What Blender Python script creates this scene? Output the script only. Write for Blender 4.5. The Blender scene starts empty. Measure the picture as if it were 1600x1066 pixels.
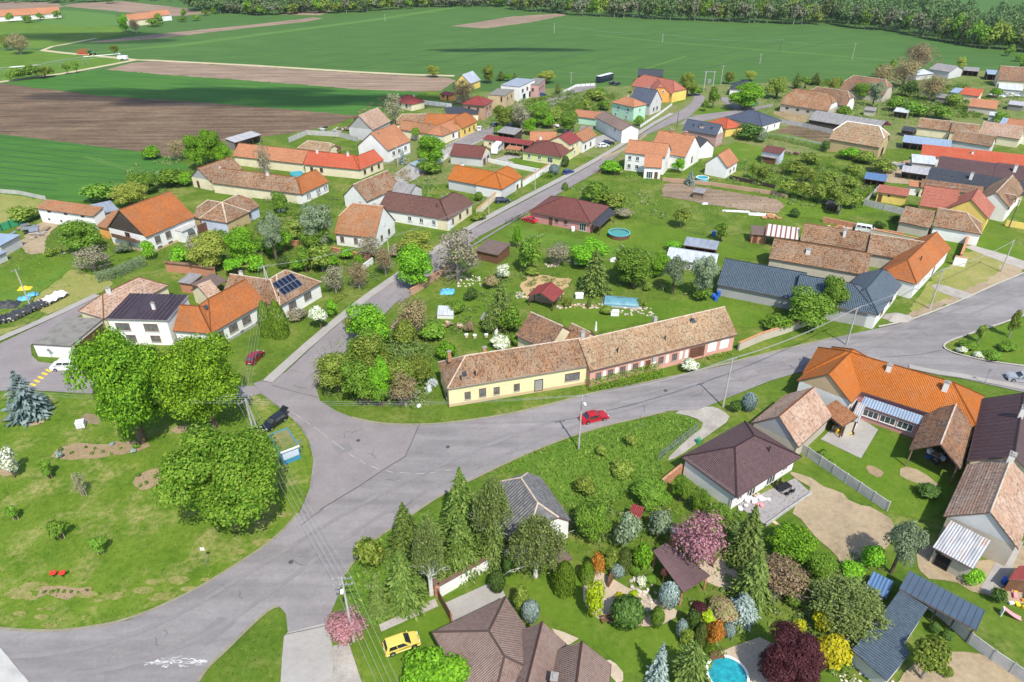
import bpy, bmesh, math, random
import numpy as np
from mathutils import Vector, Matrix
C = bpy.context.scene.collection
R = math.radians
PI = math.pi
random.seed(7)
# ------------------------------------------------------------------ camera, sky, sun, exposure
F, PITCH, H = 1067.0, R(31.5), 66.7          # survey camera: focal length in photo pixels, tilt, flying height
cam = bpy.data.cameras.new('camera'); camo = bpy.data.objects.new('camera', cam); C.objects.link(camo)
cam.sensor_width = 36; cam.lens = 36 * F / 1600; cam.clip_start = 1; cam.clip_end = 6000
camo.location = (0, 0, H); camo.rotation_euler = (PI / 2 - PITCH, 0, 0)
S = bpy.context.scene; S.camera = camo
SUN_EL, SUN_DIR = 54.0, Vector((0.34, -0.94, 0)).normalized()      # horizontal direction towards the sun
W = bpy.data.worlds.new('World'); S.world = W; W.use_nodes = True
_n = W.node_tree.nodes; _bg = _n['Background']; _sk = _n.new('ShaderNodeTexSky')
_sk.sky_type = 'NISHITA'; _sk.sun_disc = False; _sk.sun_elevation = R(SUN_EL)
_sk.sun_rotation = math.atan2(SUN_DIR.x, SUN_DIR.y); _sk.altitude = 200
W.node_tree.links.new(_sk.outputs[0], _bg.inputs[0]); _bg.inputs[1].default_value = 0.15
sl = bpy.data.lights.new('sun', 'SUN'); sl.energy = 3.6; sl.angle = R(0.5); sl.color = (1, .95, .85)
so = bpy.data.objects.new('sun', sl); C.objects.link(so)
_sd = Vector((SUN_DIR.x * math.cos(R(SUN_EL)), SUN_DIR.y * math.cos(R(SUN_EL)), math.sin(R(SUN_EL))))
so.rotation_euler = _sd.to_track_quat('Z', 'Y').to_euler()
S.view_settings.view_transform = 'Standard'; S.view_settings.look = 'None'
S.view_settings.exposure = 0.6; S.view_settings.gamma = 1
S.cycles.max_bounces = 5; S.cycles.diffuse_bounces = 3; S.cycles.transparent_max_bounces = 6
# ------------------------------------------------------------------ survey: photo pixel -> place on the ground
_cp, _sp = math.cos(PITCH), math.sin(PITCH)
def G(p, z=0.0):
    dx = (p[0] - 800) / F; dy = (533 - p[1]) / F
    t = (z - H) / (-_sp + dy * _cp)
    return Vector((dx * t, (_cp + dy * _sp) * t, z))
def depth(v): return v.y * _cp - (v.z - H) * _sp
def hgt(b, top):
    v = G(b); lo, hi = 0, 40
    for _ in range(40):
        m = (lo + hi) / 2; z = m - H
        y = 533 - F * (v.y * _sp + z * _cp) / (v.y * _cp - z * _sp)
        if y > top: lo = m
        else: hi = m
    return lo
# ------------------------------------------------------------------ objects, tags
def link(o, parent=None):
    C.objects.link(o)
    if parent is not None: o.parent = parent
    return o
def tag(o, label=None, cat=None, group=None, kind=None):
    if label: o['label'] = label
    if cat: o['category'] = cat
    if group: o['group'] = group
    if kind: o['kind'] = kind
    return o
LAND = []      # landmarks: (phrase, x, y)
PEND = []      # objects whose label is worked out at the end: (object, phrase, x, y)
def thing(name, loc, label=None, cat=None, group=None, rz=0, auto=None, land=None):
    o = bpy.data.objects.new(name, None); o.empty_display_size = .3
    o.location = loc; o.rotation_euler.z = rz; link(o)
    return regs(o, loc, label, cat, group, auto, land)
def regs(o, loc, label=None, cat=None, group=None, auto=None, land=None):
    tag(o, label, cat, group)
    if auto: PEND.append((o, auto, loc[0], loc[1]))
    if land: LAND.append((land, loc[0], loc[1]))
    return o
class MB:
    def __init__(s): s.v, s.f, s.m, s.uv = [], [], [], []
    def poly(s, pts, mi=0, uv=None):
        i = len(s.v); s.v += [tuple(p) for p in pts]
        s.f.append(tuple(range(i, i + len(pts)))); s.m.append(mi)
        s.uv.append(uv if uv else [(p[0], p[1]) for p in pts])
    def box(s, x0, x1, y0, y1, z0, z1, mi=0, M=None):
        p = [(x, y, z) for z in (z0, z1) for x, y in ((x0, y0), (x1, y0), (x1, y1), (x0, y1))]
        if M is not None: p = [tuple(M @ Vector(q)) for q in p]
        i = len(s.v); s.v += p
        ux, uy, uz = x1 - x0, y1 - y0, z1 - z0
        for a, (du, dv) in (((0, 3, 2, 1), (ux, uy)), ((4, 5, 6, 7), (ux, uy)), ((0, 1, 5, 4), (ux, uz)), ((1, 2, 6, 5), (uy, uz)), ((2, 3, 7, 6), (ux, uz)), ((3, 0, 4, 7), (uy, uz))):
            s.f.append(tuple(i + k for k in a)); s.m.append(mi); s.uv.append([(0, 0), (du, 0), (du, dv), (0, dv)])
    def tube(s, pts, rad, n=6, mi=0, caps=True):
        pts = [Vector(p) for p in pts]; rings = []
        for k, p in enumerate(pts):
            d = (pts[min(k + 1, len(pts) - 1)] - pts[max(k - 1, 0)])
            d = d.normalized() if d.length > 1e-6 else Vector((0, 0, 1))
            a = d.orthogonal().normalized(); b = d.cross(a); r = rad[k] if isinstance(rad, (list, tuple)) else rad
            i = len(s.v); rings.append(i)
            for q in range(n):
                t = 2 * PI * q / n; s.v.append(tuple(p + (a * math.cos(t) + b * math.sin(t)) * r))
        for k in range(len(rings) - 1):
            for q in range(n):
                a, b = rings[k], rings[k + 1]; q2 = (q + 1) % n
                s.f.append((a + q, a + q2, b + q2, b + q)); s.m.append(mi); s.uv.append([(0, 0), (1, 0), (1, 1), (0, 1)])
        if caps:
            for i, rev in ((rings[0], True), (rings[-1], False)):
                l = [i + q for q in range(n)]; l = l[::-1] if rev else l
                s.f.append(tuple(l)); s.m.append(mi); s.uv.append([(0, 0)] * n)
    def lathe(s, prof, n=16, mi=0, at=(0, 0, 0), caps=True):
        base = len(s.v)
        for r, z in prof:
            for q in range(n):
                t = 2 * PI * q / n; s.v.append((at[0] + r * math.cos(t), at[1] + r * math.sin(t), at[2] + z))
        for k in range(len(prof) - 1):
            for q in range(n):
                a, b = base + k * n, base + (k + 1) * n; q2 = (q + 1) % n
                s.f.append((a + q, a + q2, b + q2, b + q)); s.m.append(mi); s.uv.append([(0, 0), (1, 0), (1, 1), (0, 1)])
        if not caps: return
        s.f.append(tuple(base + q for q in range(n))[::-1]); s.m.append(mi); s.uv.append([(0, 0)] * n)
        s.f.append(tuple(base + (len(prof) - 1) * n + q for q in range(n))); s.m.append(mi); s.uv.append([(0, 0)] * n)
    def ball(s, c, r, n=8, sq=(1, 1, 1), mi=0, jit=0):
        base = len(s.v); m = max(3, n // 2)
        for k in range(m + 1):
            th = PI * k / m
            for q in range(n):
                t = 2 * PI * q / n; j = 1 + random.uniform(-jit, jit)
                s.v.append((c[0] + r * sq[0] * j * math.sin(th) * math.cos(t), c[1] + r * sq[1] * j * math.sin(th) * math.sin(t), c[2] + r * sq[2] * j * math.cos(th)))
        for k in range(m):
            for q in range(n):
                a, b = base + k * n, base + (k + 1) * n; q2 = (q + 1) % n
                s.f.append((a + q, b + q, b + q2, a + q2)); s.m.append(mi); s.uv.append([(0, 0), (1, 0), (1, 1), (0, 1)])
    def mesh(s, name, mats, smooth=False):
        me = bpy.data.meshes.new(name); me.from_pydata(s.v, [], s.f)
        for m in (mats if isinstance(mats, (list, tuple)) else [mats]): me.materials.append(m)
        me.polygons.foreach_set('material_index', s.m)
        if smooth: me.polygons.foreach_set('use_smooth', [True] * len(s.f))
        l = me.uv_layers.new(name='UVMap'); l.data.foreach_set('uv', [c for u in s.uv for q in u for c in q])
        me.update(); return me
    def build(s, name, mats, parent=None, loc=(0, 0, 0), rz=0, smooth=False):
        o = bpy.data.objects.new(name, s.mesh(name, mats, smooth)); o.location = loc; o.rotation_euler.z = rz
        return link(o, parent)
def inst(name, me, parent=None, loc=(0, 0, 0), rz=0, scale=None):
    o = bpy.data.objects.new(name, me); o.location = loc; o.rotation_euler.z = rz
    if scale: o.scale = scale
    return link(o, parent)
def copy_tree(o, parent=None):
    c = o.copy(); C.objects.link(c)
    if parent is not None: c.parent = parent
    for ch in [x for x in C.objects if x.parent == o]: copy_tree(ch, c)
    return c
# ------------------------------------------------------------------ materials
class NT:
    def __init__(s, name):
        s.mat = bpy.data.materials.new(name); s.mat.use_nodes = True
        s.t = s.mat.node_tree; s.b = s.t.nodes['Principled BSDF']
    def n(s, typ, **k):
        d = s.t.nodes.new('ShaderNode' + typ)
        for a, v in k.items(): setattr(d, a, v)
        return d
    def l(s, a, b): s.t.links.new(a, b)
    def pos(s, w=True):
        if w: return s.n('NewGeometry').outputs['Position']
        return s.n('TexCoord').outputs['Object']
    def uv(s): return s.n('TexCoord').outputs['UV']
    def noise(s, vec, scale, det=3, rough=.55, stretch=None):
        if stretch:
            m = s.n('Mapping'); m.inputs['Scale'].default_value = stretch[0]
            if len(stretch) > 1: m.inputs['Rotation'].default_value = (0, 0, stretch[1])
            s.l(vec, m.inputs[0]); vec = m.outputs[0]
        d = s.n('TexNoise'); d.inputs['Scale'].default_value = scale; d.inputs['Detail'].default_value = det; d.inputs['Roughness'].default_value = rough
        s.l(vec, d.inputs['Vector']); return d.outputs['Fac']
    def ramp(s, fac, stops, interp='LINEAR'):
        d = s.n('ValToRGB'); e = d.color_ramp.elements; d.color_ramp.interpolation = interp
        while len(e) < len(stops): e.new(.5)
        for q, (p, c) in zip(e, stops): q.position = p; q.color = (c[0], c[1], c[2], 1)
        s.l(fac, d.inputs[0]); return d.outputs[0]
    def mix(s, fac, a, b, mode='MIX'):
        d = s.n('MixRGB', blend_type=mode)
        for i, x in ((0, fac), (1, a), (2, b)):
            if isinstance(x, (int, float)): d.inputs[i].default_value = x if i == 0 else (x, x, x, 1)
            elif isinstance(x, tuple): d.inputs[i].default_value = (*x, 1)
            else: s.l(x, d.inputs[i])
        return d.outputs[0]
    def math(s, op, a, b=0.0):
        d = s.n('Math', operation=op)
        for i, x in ((0, a), (1, b)):
            if isinstance(x, (int, float)): d.inputs[i].default_value = x
            else: s.l(x, d.inputs[i])
        return d.outputs[0]
    def bump(s, h, dist, strength=1.0):
        d = s.n('Bump'); d.inputs['Distance'].default_value = dist; d.inputs['Strength'].default_value = strength
        s.l(h, d.inputs['Height']); s.l(d.outputs[0], s.b.inputs['Normal'])
    def out(s, col, rough=.85, spec=.25, metal=0):
        if isinstance(col, tuple): s.b.inputs['Base Color'].default_value = (*col, 1)
        else: s.l(col, s.b.inputs['Base Color'])
        s.b.inputs['Roughness'].default_value = rough; s.b.inputs['Specular IOR Level'].default_value = spec
        s.b.inputs['Metallic'].default_value = metal
        return s.mat
def mul(c, k): return tuple(min(1, x * k) for x in c)
def plain(name, c, rough=.8, var=.25, scale=.8, spec=.25, metal=0, c2=None, world=True, bump=0):
    t = NT(name); p = t.pos(world); f = t.noise(p, scale, 4)
    col = t.ramp(f, [(.3, mul(c, 1 - var)), (.5, c), (.72, c2 or mul(c, 1 + var * .6))])
    if bump: t.bump(t.noise(p, scale * 6, 3), bump)
    return t.out(col, rough, spec, metal)
def plaster(name, c, dirt=(.3, .25, .2), amt=.35):
    t = NT(name); p = t.pos(); f = t.noise(p, .9, 5, .65); g = t.noise(p, .22, 3)
    col = t.ramp(g, [(.3, mul(c, .86)), (.6, c)]); m = t.ramp(f, [(.52, (0, 0, 0)), (.75, (amt, amt, amt))])
    col = t.mix(m, col, dirt); t.bump(f, .03)
    return t.out(col, .9, .15)
def tiles(name, cols, tw=.22, th=.34, patch=None, patch_amt=.5, rough=.8, bump=.05, spec=.2, blotch=.35, wave=True):
    """roof tiles: one random colour per tile from the UV cell (metres), blotches, curved tile relief"""
    t = NT(name); uv = t.uv(); sx = t.n('SeparateXYZ'); t.l(uv, sx.inputs[0])
    cu = t.math('FLOOR', t.math('DIVIDE', sx.outputs[0], tw)); cv = t.math('FLOOR', t.math('DIVIDE', sx.outputs[1], th))
    cx = t.n('CombineXYZ'); t.l(cu, cx.inputs[0]); t.l(cv, cx.inputs[1])
    wn = t.n('TexWhiteNoise', noise_dimensions='3D'); t.l(cx.outputs[0], wn.inputs['Vector'])
    big = t.noise(uv, .35, 4, .6); mid = t.noise(uv, 2.6, 3, .65)
    f = t.math('ADD', t.math('MULTIPLY', wn.outputs['Value'], .55), t.math('MULTIPLY', mid, .45))
    n = len(cols); col = t.ramp(f, [(.2 + .6 * i / max(1, n - 1), c) for i, c in enumerate(cols)])
    if patch:
        m = t.ramp(big, [(.42, (0, 0, 0)), (.66, (patch_amt,) * 3)]); m = t.mix(.5, m, t.mix(1, m, wn.outputs['Value'], 'MULTIPLY'))
        col = t.mix(m, col, patch)
    k = t.ramp(t.noise(uv, .12, 3), [(.3, (1 - blotch,) * 3), (.65, (1, 1, 1))]); col = t.mix(1, col, k, 'MULTIPLY')
    if wave:
        w = t.math('SINE', t.math('MULTIPLY', sx.outputs[0], 2 * PI / tw)); t.bump(w, bump)
    return t.out(col, rough, spec)
def sheet(name, c, step=.5, rough=.45, metal=.3, dirt=.25, c2=None):
    """metal sheet with narrow profile relief along the slope"""
    t = NT(name); uv = t.uv(); sx = t.n('SeparateXYZ'); t.l(uv, sx.inputs[0])
    w = t.math('SINE', t.math('MULTIPLY', sx.outputs[0], 2 * PI / step))
    g = t.noise(uv, .5, 4, .65, stretch=((2.5, .5, 1),)); col = t.ramp(g, [(.3, mul(c, 1 - dirt)), (.55, c), (.75, c2 or mul(c, 1.12))])
    t.bump(w, step * .12); return t.out(col, rough, .3, metal)
def leaf(name, cols, trans=.3, rough=.6, hue=.02, var=1):
    cols = [mul(c, 1.75) for c in cols]
    t = NT(name); g = t.n('NewGeometry'); oi = t.n('ObjectInfo')
    f = t.math('ADD', t.math('MULTIPLY', g.outputs['Random Per Island'], 1 - .2 * var), t.math('MULTIPLY', oi.outputs['Random'], .2 * var))
    col = t.ramp(f, [(.08 + .84 * i / max(1, len(cols) - 1), c) for i, c in enumerate(cols)])
    hs = t.n('HueSaturation'); t.l(col, hs.inputs['Color'])
    t.l(t.math('ADD', t.math('MULTIPLY', oi.outputs['Random'], hue), .5 - hue / 2), hs.inputs['Hue'])
    t.l(t.math('ADD', t.math('MULTIPLY', oi.outputs['Random'], .24 * var), 1 - .12 * var), hs.inputs['Value'])
    col = hs.outputs[0]; t.out(col, rough, .2)
    tr = t.n('BsdfTranslucent'); t.l(col, tr.inputs[0]); mx = t.n('MixShader'); mx.inputs[0].default_value = trans
    t.l(t.b.outputs[0], mx.inputs[1]); t.l(tr.outputs[0], mx.inputs[2]); t.l(mx.outputs[0], t.t.nodes['Material Output'].inputs['Surface'])
    return t.mat
def ground_mat(name, cols, fine=1.3, mid=.16, dry=None, dry_amt=.6, rough=.95, bump=.05, streak=None, wl=.03, dsc=.09):
    t = NT(name); p = t.pos(); a = t.noise(p, fine, 5, .7); b = t.noise(p, mid, 4, .6); c = t.noise(p, wl, 2)
    f = t.math('ADD', t.math('MULTIPLY', a, .42), t.math('ADD', t.math('MULTIPLY', b, .4), t.math('MULTIPLY', c, .18)))
    n = len(cols); col = t.ramp(f, [(.32 + .36 * i / max(1, n - 1), q) for i, q in enumerate(cols)])
    if dry:
        m = t.math('MULTIPLY', t.ramp(t.noise(p, dsc, 4, .65), [(.5, (0, 0, 0)), (.68, (1, 1, 1))]), t.ramp(a, [(.35, (.1, .1, .1)), (.6, (1, 1, 1))]))
        col = t.mix(t.math('MULTIPLY', m, dry_amt), col, dry)
    if streak:
        s_ = t.noise(p, streak[1], 3, .6, stretch=(streak[2], streak[3])); k = t.ramp(s_, [(.35, (1 - streak[0],) * 3), (.65, (1 + streak[0] * .5,) * 3)])
        col = t.mix(1, col, k, 'MULTIPLY')
    if bump: t.bump(a, bump)
    return t.out(col, rough, .12)
# ------------------------------------------------------------------ material library
M = {}
M['grass'] = ground_mat('grass', [(0.035, 0.0739, 0.00825), (0.07, 0.128, 0.0132), (0.11, 0.167, 0.0206), (0.16, 0.197, 0.0371)], dry=(.34, .29, .11), dry_amt=.55, fine=1.1)
M['lawn'] = ground_mat('lawn', [(0.06, 0.124, 0.0099), (0.0951, 0.167, 0.0149), (0.14, 0.197, 0.0248)], dry=(.25, .27, .06), dry_amt=.4)
M['park'] = ground_mat('park_grass', [(0.045, 0.0986, 0.00825), (0.0853, 0.153, 0.0132), (0.135, 0.197, 0.0231), (0.2, 0.227, 0.0495)], dry=(.36, .3, .13), dry_amt=.85, dsc=.16, mid=.22)
M['lush'] = ground_mat('lush_grass', [(0.0595, 0.119, 0.0146), (0.0952, 0.179, 0.0208), (0.143, 0.225, 0.0312)], dry=(.2, .2, .05), dry_amt=.3)
M['drygrass'] = ground_mat('dry_grass', [(.12, .17, .025), (.24, .24, .07), (.36, .3, .13)])
M['garden'] = ground_mat('garden_ground', [(.05, .1, .015), (.1, .17, .03), (.2, .19, .08), (.28, .23, .13)], mid=.3)
M['straw'] = ground_mat('straw_grass', [(0.088, 0.145, 0.016), (0.16, 0.178, 0.04), (0.272, 0.246, 0.096), (0.304, 0.281, 0.136)], fine=1.8, mid=.5)
M['t_mix'] = tiles('mixed_tiles', [(.2, .11, .07), (.38, .18, .085), (.46, .23, .11), (.42, .28, .18)], patch=(.46, .33, .22), patch_amt=.7, blotch=.3)
M['wheat'] = ground_mat('wheat_green', [(0.0531, 0.119, 0.0275), (0.0658, 0.14, 0.0323), (0.086, 0.162, 0.0388)], fine=.9, mid=.05, wl=.008, bump=.04, streak=(.16, 1.0, (.02, .3, 1), R(-12)))
M['wheat2'] = ground_mat('barley_green', [(0.0403, 0.119, 0.0209), (0.0552, 0.151, 0.0247), (0.0759, 0.178, 0.0304)], fine=.9, mid=.05, wl=.01, streak=(.16, 1.0, (.02, .3, 1), R(12)))
M['wheat3'] = ground_mat('rye_green', [(.08, .17, .035), (.1, .19, .045)], fine=.9, mid=.05, wl=.01)
M['soil'] = ground_mat('ploughed_soil', [(0.102, 0.0698, 0.044), (0.153, 0.104, 0.068), (0.235, 0.167, 0.104)], fine=.5, mid=.06, wl=.012, bump=.2, streak=(.4, 1.0, (.03, .5, 1), R(12)))
M['soil2'] = ground_mat('dry_soil', [(.2, .145, .105), (.27, .195, .14), (.34, .25, .18)], fine=.6, mid=.06, wl=.012, bump=.1, streak=(.3, 1.0, (.03, .4, 1), R(10)))
M['sand'] = ground_mat('sandy_soil', [(.38, .26, .13), (.48, .34, .18)], fine=.7, mid=.1)
M['bed'] = ground_mat('bed_soil', [(.2, .145, .085), (.3, .22, .13), (.38, .29, .18)], fine=2.2)
M['dirt'] = ground_mat('bare_dirt', [(.2, .155, .1), (.34, .265, .17), (.43, .345, .23)], fine=1.6, mid=.25, bump=.06)
M['asphalt'] = ground_mat('asphalt', [(.195, .18, .18), (.235, .218, .218), (.275, .257, .255)], fine=2.5, mid=.3, bump=.015, rough=.9, streak=(.2, .6, (.06, .6, 1), R(25)), dry=(.29, .27, .255), dry_amt=.5, dsc=.25)
M['asphalt2'] = ground_mat('asphalt_pinkish', [(.2, .178, .178), (.24, .214, .214), (.275, .25, .248)], fine=2.5, mid=.25, bump=.015, rough=.9, streak=(.08, .5, (.3, .3, 1), 0))
M['asphalt3'] = ground_mat('asphalt_patch', [(.175, .162, .164), (.207, .192, .194), (.24, .224, .224)], fine=2.5, mid=.15, bump=.015)
M['pave'] = ground_mat('concrete_pavement', [(.27, .25, .235), (.33, .31, .285), (.38, .36, .33)], fine=2, mid=.3, bump=.01)
M['worn'] = ground_mat('worn_asphalt', [(.185, .171, .172), (.222, .206, .207), (.26, .243, .242)], fine=2.5, mid=.4, bump=.01)
M['verge'] = ground_mat('worn_verge', [(.17, .16, .1), (.25, .225, .16), (.3, .28, .2)], fine=2.5, mid=.5)
M['tram'] = plain('tramline_soil', (.03, .085, .03), .95, .2, .3)
M['kerb'] = plain('kerb_stone', (.4, .37, .33), .9, .2, 1.5)
M['gravel'] = ground_mat('gravel', [(.22, .2, .18), (.36, .33, .29), (.5, .46, .41)], fine=5, mid=.4, bump=.08)
M['gravelb'] = ground_mat('beige_gravel', [(.34, .26, .18), (.47, .38, .28), (.58, .5, .4)], fine=5, mid=.4, bump=.06)
M['track'] = ground_mat('dirt_track', [(.4, .34, .2), (.52, .45, .3)], fine=.8, mid=.1)
M['line'] = plain('road_paint', (.36, .34, .335), .8, .4, 3)
M['yline'] = plain('yellow_paint', (.75, .5, .03), .7, .25, 3)
M['spill'] = plain('white_paint_spill', (.72, .72, .72), .7, .2, 4)
M['crack'] = plain('asphalt_crack', (.075, .07, .072), .9, .2, 2)
# walls
WC = dict(white=(.8, .79, .76), cream=(.74, .66, .46), yellow=(.78, .58, .16), paleyellow=(.76, .68, .4), pink=(.62, .34, .27), mint=(.45, .68, .52), beige=(.56, .42, .25), ochre=(.5, .38, .2), grey=(.36, .36, .35),
          lgrey=(.55, .55, .54), bluewhite=(.52, .57, .68), brick=(.48, .22, .13), palebrick=(.46, .29, .2), brownwood=(.16, .08, .045), darkwood=(.07, .055, .045), greywood=(.24, .22, .2), orange=(.75, .36, .1), green=(.62, .68, .3), pinkish=(.55, .26, .25), rose=(.5, .3, .28), stone=(.5, .45, .37))
for k, c in WC.items(): M[k] = plaster('wall_' + k, c, amt=.3 if k in ('beige', 'ochre', 'stone', 'brick', 'cream', 'yellow', 'pink') else .16)
# roofs
M['t_orange'] = tiles('orange_tiles', [(.4, .125, .035), (.47, .15, .045), (.53, .19, .06), (.44, .14, .04)], blotch=.22, patch=(.36, .2, .11), patch_amt=.5)
M['t_orange2'] = tiles('worn_orange_tiles', [(.34, .14, .065), (.43, .18, .08), (.5, .24, .115), (.39, .19, .1)], patch=(.4, .29, .19), patch_amt=.65, blotch=.2)
M['t_bright'] = tiles('bright_orange_tiles', [(.47, .135, .022), (.55, .165, .03), (.5, .15, .026), (.58, .2, .05)], blotch=.16, patch=(.42, .2, .1), patch_amt=.35)
M['t_salmon'] = tiles('salmon_tiles', [(.45, .19, .1), (.53, .23, .12), (.58, .28, .15)], blotch=.18)
M['t_old'] = tiles('old_tiles', [(0.122, 0.0662, 0.0403), (0.287, 0.148, 0.0807), (0.386, 0.219, 0.121), (0.463, 0.295, 0.179), (0.342, 0.152, 0.0717)], tw=.2, th=.3, patch=(.4, .32, .23), patch_amt=.8, blotch=.3)
M['t_old2'] = tiles('old_brown_tiles', [(0.12, 0.0752, 0.0528), (0.24, 0.141, 0.0968), (0.33, 0.207, 0.141), (0.4, 0.282, 0.194)], patch=(.42, .2, .09), patch_amt=.8, blotch=.3)
M['t_beige'] = tiles('lichen_tiles', [(0.209, 0.136, 0.0864), (0.394, 0.271, 0.162), (0.51, 0.373, 0.227), (0.58, 0.452, 0.302), (0.383, 0.215, 0.119)], tw=.2, th=.3, patch=(.45, .22, .11), patch_amt=.6, blotch=.25)
M['t_pale'] = tiles('pale_tiles', [(.3, .19, .14), (.5, .34, .25), (.58, .42, .32), (.62, .47, .37)], patch=(.5, .25, .14), patch_amt=.6, blotch=.2)
M['t_red'] = tiles('red_tiles', [(.5, .1, .05), (.56, .12, .06), (.6, .14, .07)], blotch=.12, patch=(.52, .2, .12), patch_amt=.4)
M['t_brick'] = tiles('brick_red_tiles', [(.4, .13, .09), (.46, .16, .11), (.5, .2, .14)], blotch=.15)
M['t_brown'] = tiles('brown_tiles', [(.13, .065, .052), (.165, .083, .066), (.19, .1, .08)], blotch=.12, rough=.6, tw=.3)
M['t_wine'] = tiles('wine_tiles', [(.17, .06, .05), (.2, .075, .062), (.23, .09, .075)], blotch=.12, rough=.6)
M['t_maroon'] = tiles('maroon_tiles', [(.27, .05, .045), (.31, .06, .055), (.35, .08, .07)], blotch=.12, rough=.6)
M['t_hip'] = tiles('plum_tiles', [(.105, .062, .065), (.125, .075, .078), (.145, .09, .09)], blotch=.14, rough=.55, tw=.25, bump=.045)
M['plumfelt'] = tiles('plum_felt', [(.14, .085, .09), (.16, .1, .1)], tw=.3, bump=.012)
M['t_navy'] = tiles('navy_tiles', [(0.0938, 0.129, 0.165), (0.112, 0.151, 0.189), (0.131, 0.174, 0.213)], blotch=.1, rough=.45, tw=.32, bump=.1)
M['t_slate'] = tiles('slate_tiles', [(.055, .06, .075), (.07, .078, .095), (.085, .095, .115)], blotch=.1, rough=.5)
M['t_blueslate'] = tiles('blue_slate_tiles', [(.075, .09, .13), (.095, .115, .16), (.11, .13, .18)], blotch=.1, rough=.5)
M['t_grey'] = tiles('grey_tiles', [(.12, .12, .12), (.17, .168, .165), (.21, .205, .2)], blotch=.15, tw=.4, th=.4)
M['t_taupe'] = tiles('taupe_tiles', [(.21, .14, .115), (.25, .17, .14), (.29, .2, .168), (.23, .16, .135)], blotch=.22, rough=.7, tw=.22, bump=.035, patch=(.3, .24, .2), patch_amt=.4)
M['s_navy'] = plain('navy_sheet', (.085, .12, .165), .4, .12, .5, .35, .2)
M['s_plum'] = sheet('plum_sheet', (.11, .065, .07), .35, .4, .25, .15)
M['s_purple'] = sheet('purple_sheet', (.085, .06, .075), .9, .4, .3, .3, (.12, .07, .075))
M['s_zinc'] = sheet('zinc_sheet', (.42, .45, .5), .3, .4, .4, .25)
M['s_white'] = sheet('pale_sheet', (.62, .66, .7), .25, .5, .2, .3)
M['s_bluegrey'] = sheet('blue_grey_sheet', (.36, .45, .56), .4, .45, .3, .15)
M['s_rust'] = sheet('patchy_sheet', (.5, .5, .51), .3, .6, .2, .4, (.45, .28, .18))
M['s_grey'] = sheet('grey_cement_sheet', (.27, .26, .26), .2, .85, 0, .3, (.33, .31, .29))
M['s_felt'] = plain('roof_felt', (.2, .19, .17), .95, .3, .7, bump=.05)
M['s_brownfelt'] = plain('brown_felt', (.14, .1, .085), .9, .2, 1)
M['s_blue'] = sheet('blue_sheet', (.12, .22, .4), .4, .45, .2, .2)
M['s_dark'] = sheet('dark_sheet', (.06, .06, .07), .4, .5, .2, .2)
M['ridge'] = plain('ridge_mortar', (.5, .4, .31), .9, .3, 1.2)
M['ridge_white'] = plain('white_ridge', (.72, .68, .62), .9, .2, 1.2)
M['fascia'] = plain('fascia_wood', (.16, .1, .07), .8, .2, 1)
M['fasciaw'] = plain('white_fascia', (.7, .68, .64), .7, .1, 1)
M['gutter'] = plain('gutter_metal', (.12, .085, .075), .45, .1, 1, .4, .3)
# openings and fittings
M['frame_white'] = plain('white_frame', (.8, .8, .79), .4, .05, 1)
M['frame_brown'] = plain('brown_frame', (.17, .085, .05), .5, .15, 1)
M['frame_dark'] = plain('dark_frame', (.05, .05, .055), .4, .1, 1)
def _glass():
    t = NT('window_glass'); p = t.pos(); f = t.noise(p, .5, 2)
    return t.out(t.ramp(f, [(.4, (.018, .022, .026)), (.62, (.06, .07, .08))]), .06, .8)
M['glass'] = _glass()
M['curtain'] = plain('curtained_glass', (.14, .145, .15), .2, .5, 1.2, .6)
M['door_brown'] = plain('brown_door', (.14, .065, .045), .55, .2, 1)
M['door_grey'] = plain('grey_door', (.3, .29, .28), .6, .2, 1)
M['door_white'] = plain('white_door', (.75, .74, .72), .5, .06, 1)
M['chim_white'] = plaster('chimney_white', (.74, .72, .68), amt=.3)
M['chim_brick'] = plain('chimney_brick', (.42, .2, .11), .9, .3, 3)
M['chim_yellow'] = plaster('chimney_yellow', (.62, .42, .18))
M['cap'] = plain('chimney_cap', (.3, .28, .26), .9, .2, 2)
M['black'] = plain('black_opening', (.012, .012, .013), .9, .1, 1)  # inner shade of open doorways and bays, painted flat black
M['metal'] = plain('grey_metal', (.38, .39, .4), .4, .15, 2, .4, .6)
M['steel'] = plain('galvanised_steel', (.5, .52, .54), .35, .12, 2, .5, .7)
M['darkmetal'] = plain('dark_metal', (.05, .05, .052), .45, .15, 2, .4, .4)
M['concrete'] = plain('concrete', (.42, .41, .39), .9, .18, .9, bump=.01)
M['concrete_panel'] = plain('concrete_panel', (.44, .43, .41), .92, .22, .7)
M['pole'] = plain('concrete_pole', (.42, .4, .36), .9, .2, 1)
M['woodpole'] = plain('wooden_pole', (.13, .1, .075), .9, .25, 2)
M['cable'] = plain('aluminium_cable', (.34, .34, .35), .5, .05, 1)
M['ceramic'] = plain('insulator', (.45, .4, .38), .25, .1, 1, .5)
M['lampglass'] = plain('lamp_glass', (.75, .75, .72), .3, .05, 1)
M['deck'] = plain('grey_deck', (.3, .28, .27), .85, .25, 2)
M['wood'] = plain('weathered_wood', (.26, .19, .13), .85, .3, 2)
M['wood2'] = plain('brown_wood', (.15, .08, .045), .75, .3, 2)
M['darkwood2'] = plain('dark_stained_wood', (.055, .038, .03), .7, .3, 2)
M['plank'] = plain('pale_plank', (.5, .4, .26), .8, .25, 2)
M['brickm'] = plain('red_brick', (.45, .2, .11), .9, .35, 3.5, c2=(.55, .36, .25))
M['coping'] = plain('coping_tile', (.5, .24, .12), .85, .3, 2.5)
M['rock'] = plain('rock', (.42, .37, .31), .95, .35, 1.6, bump=.05)
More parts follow.
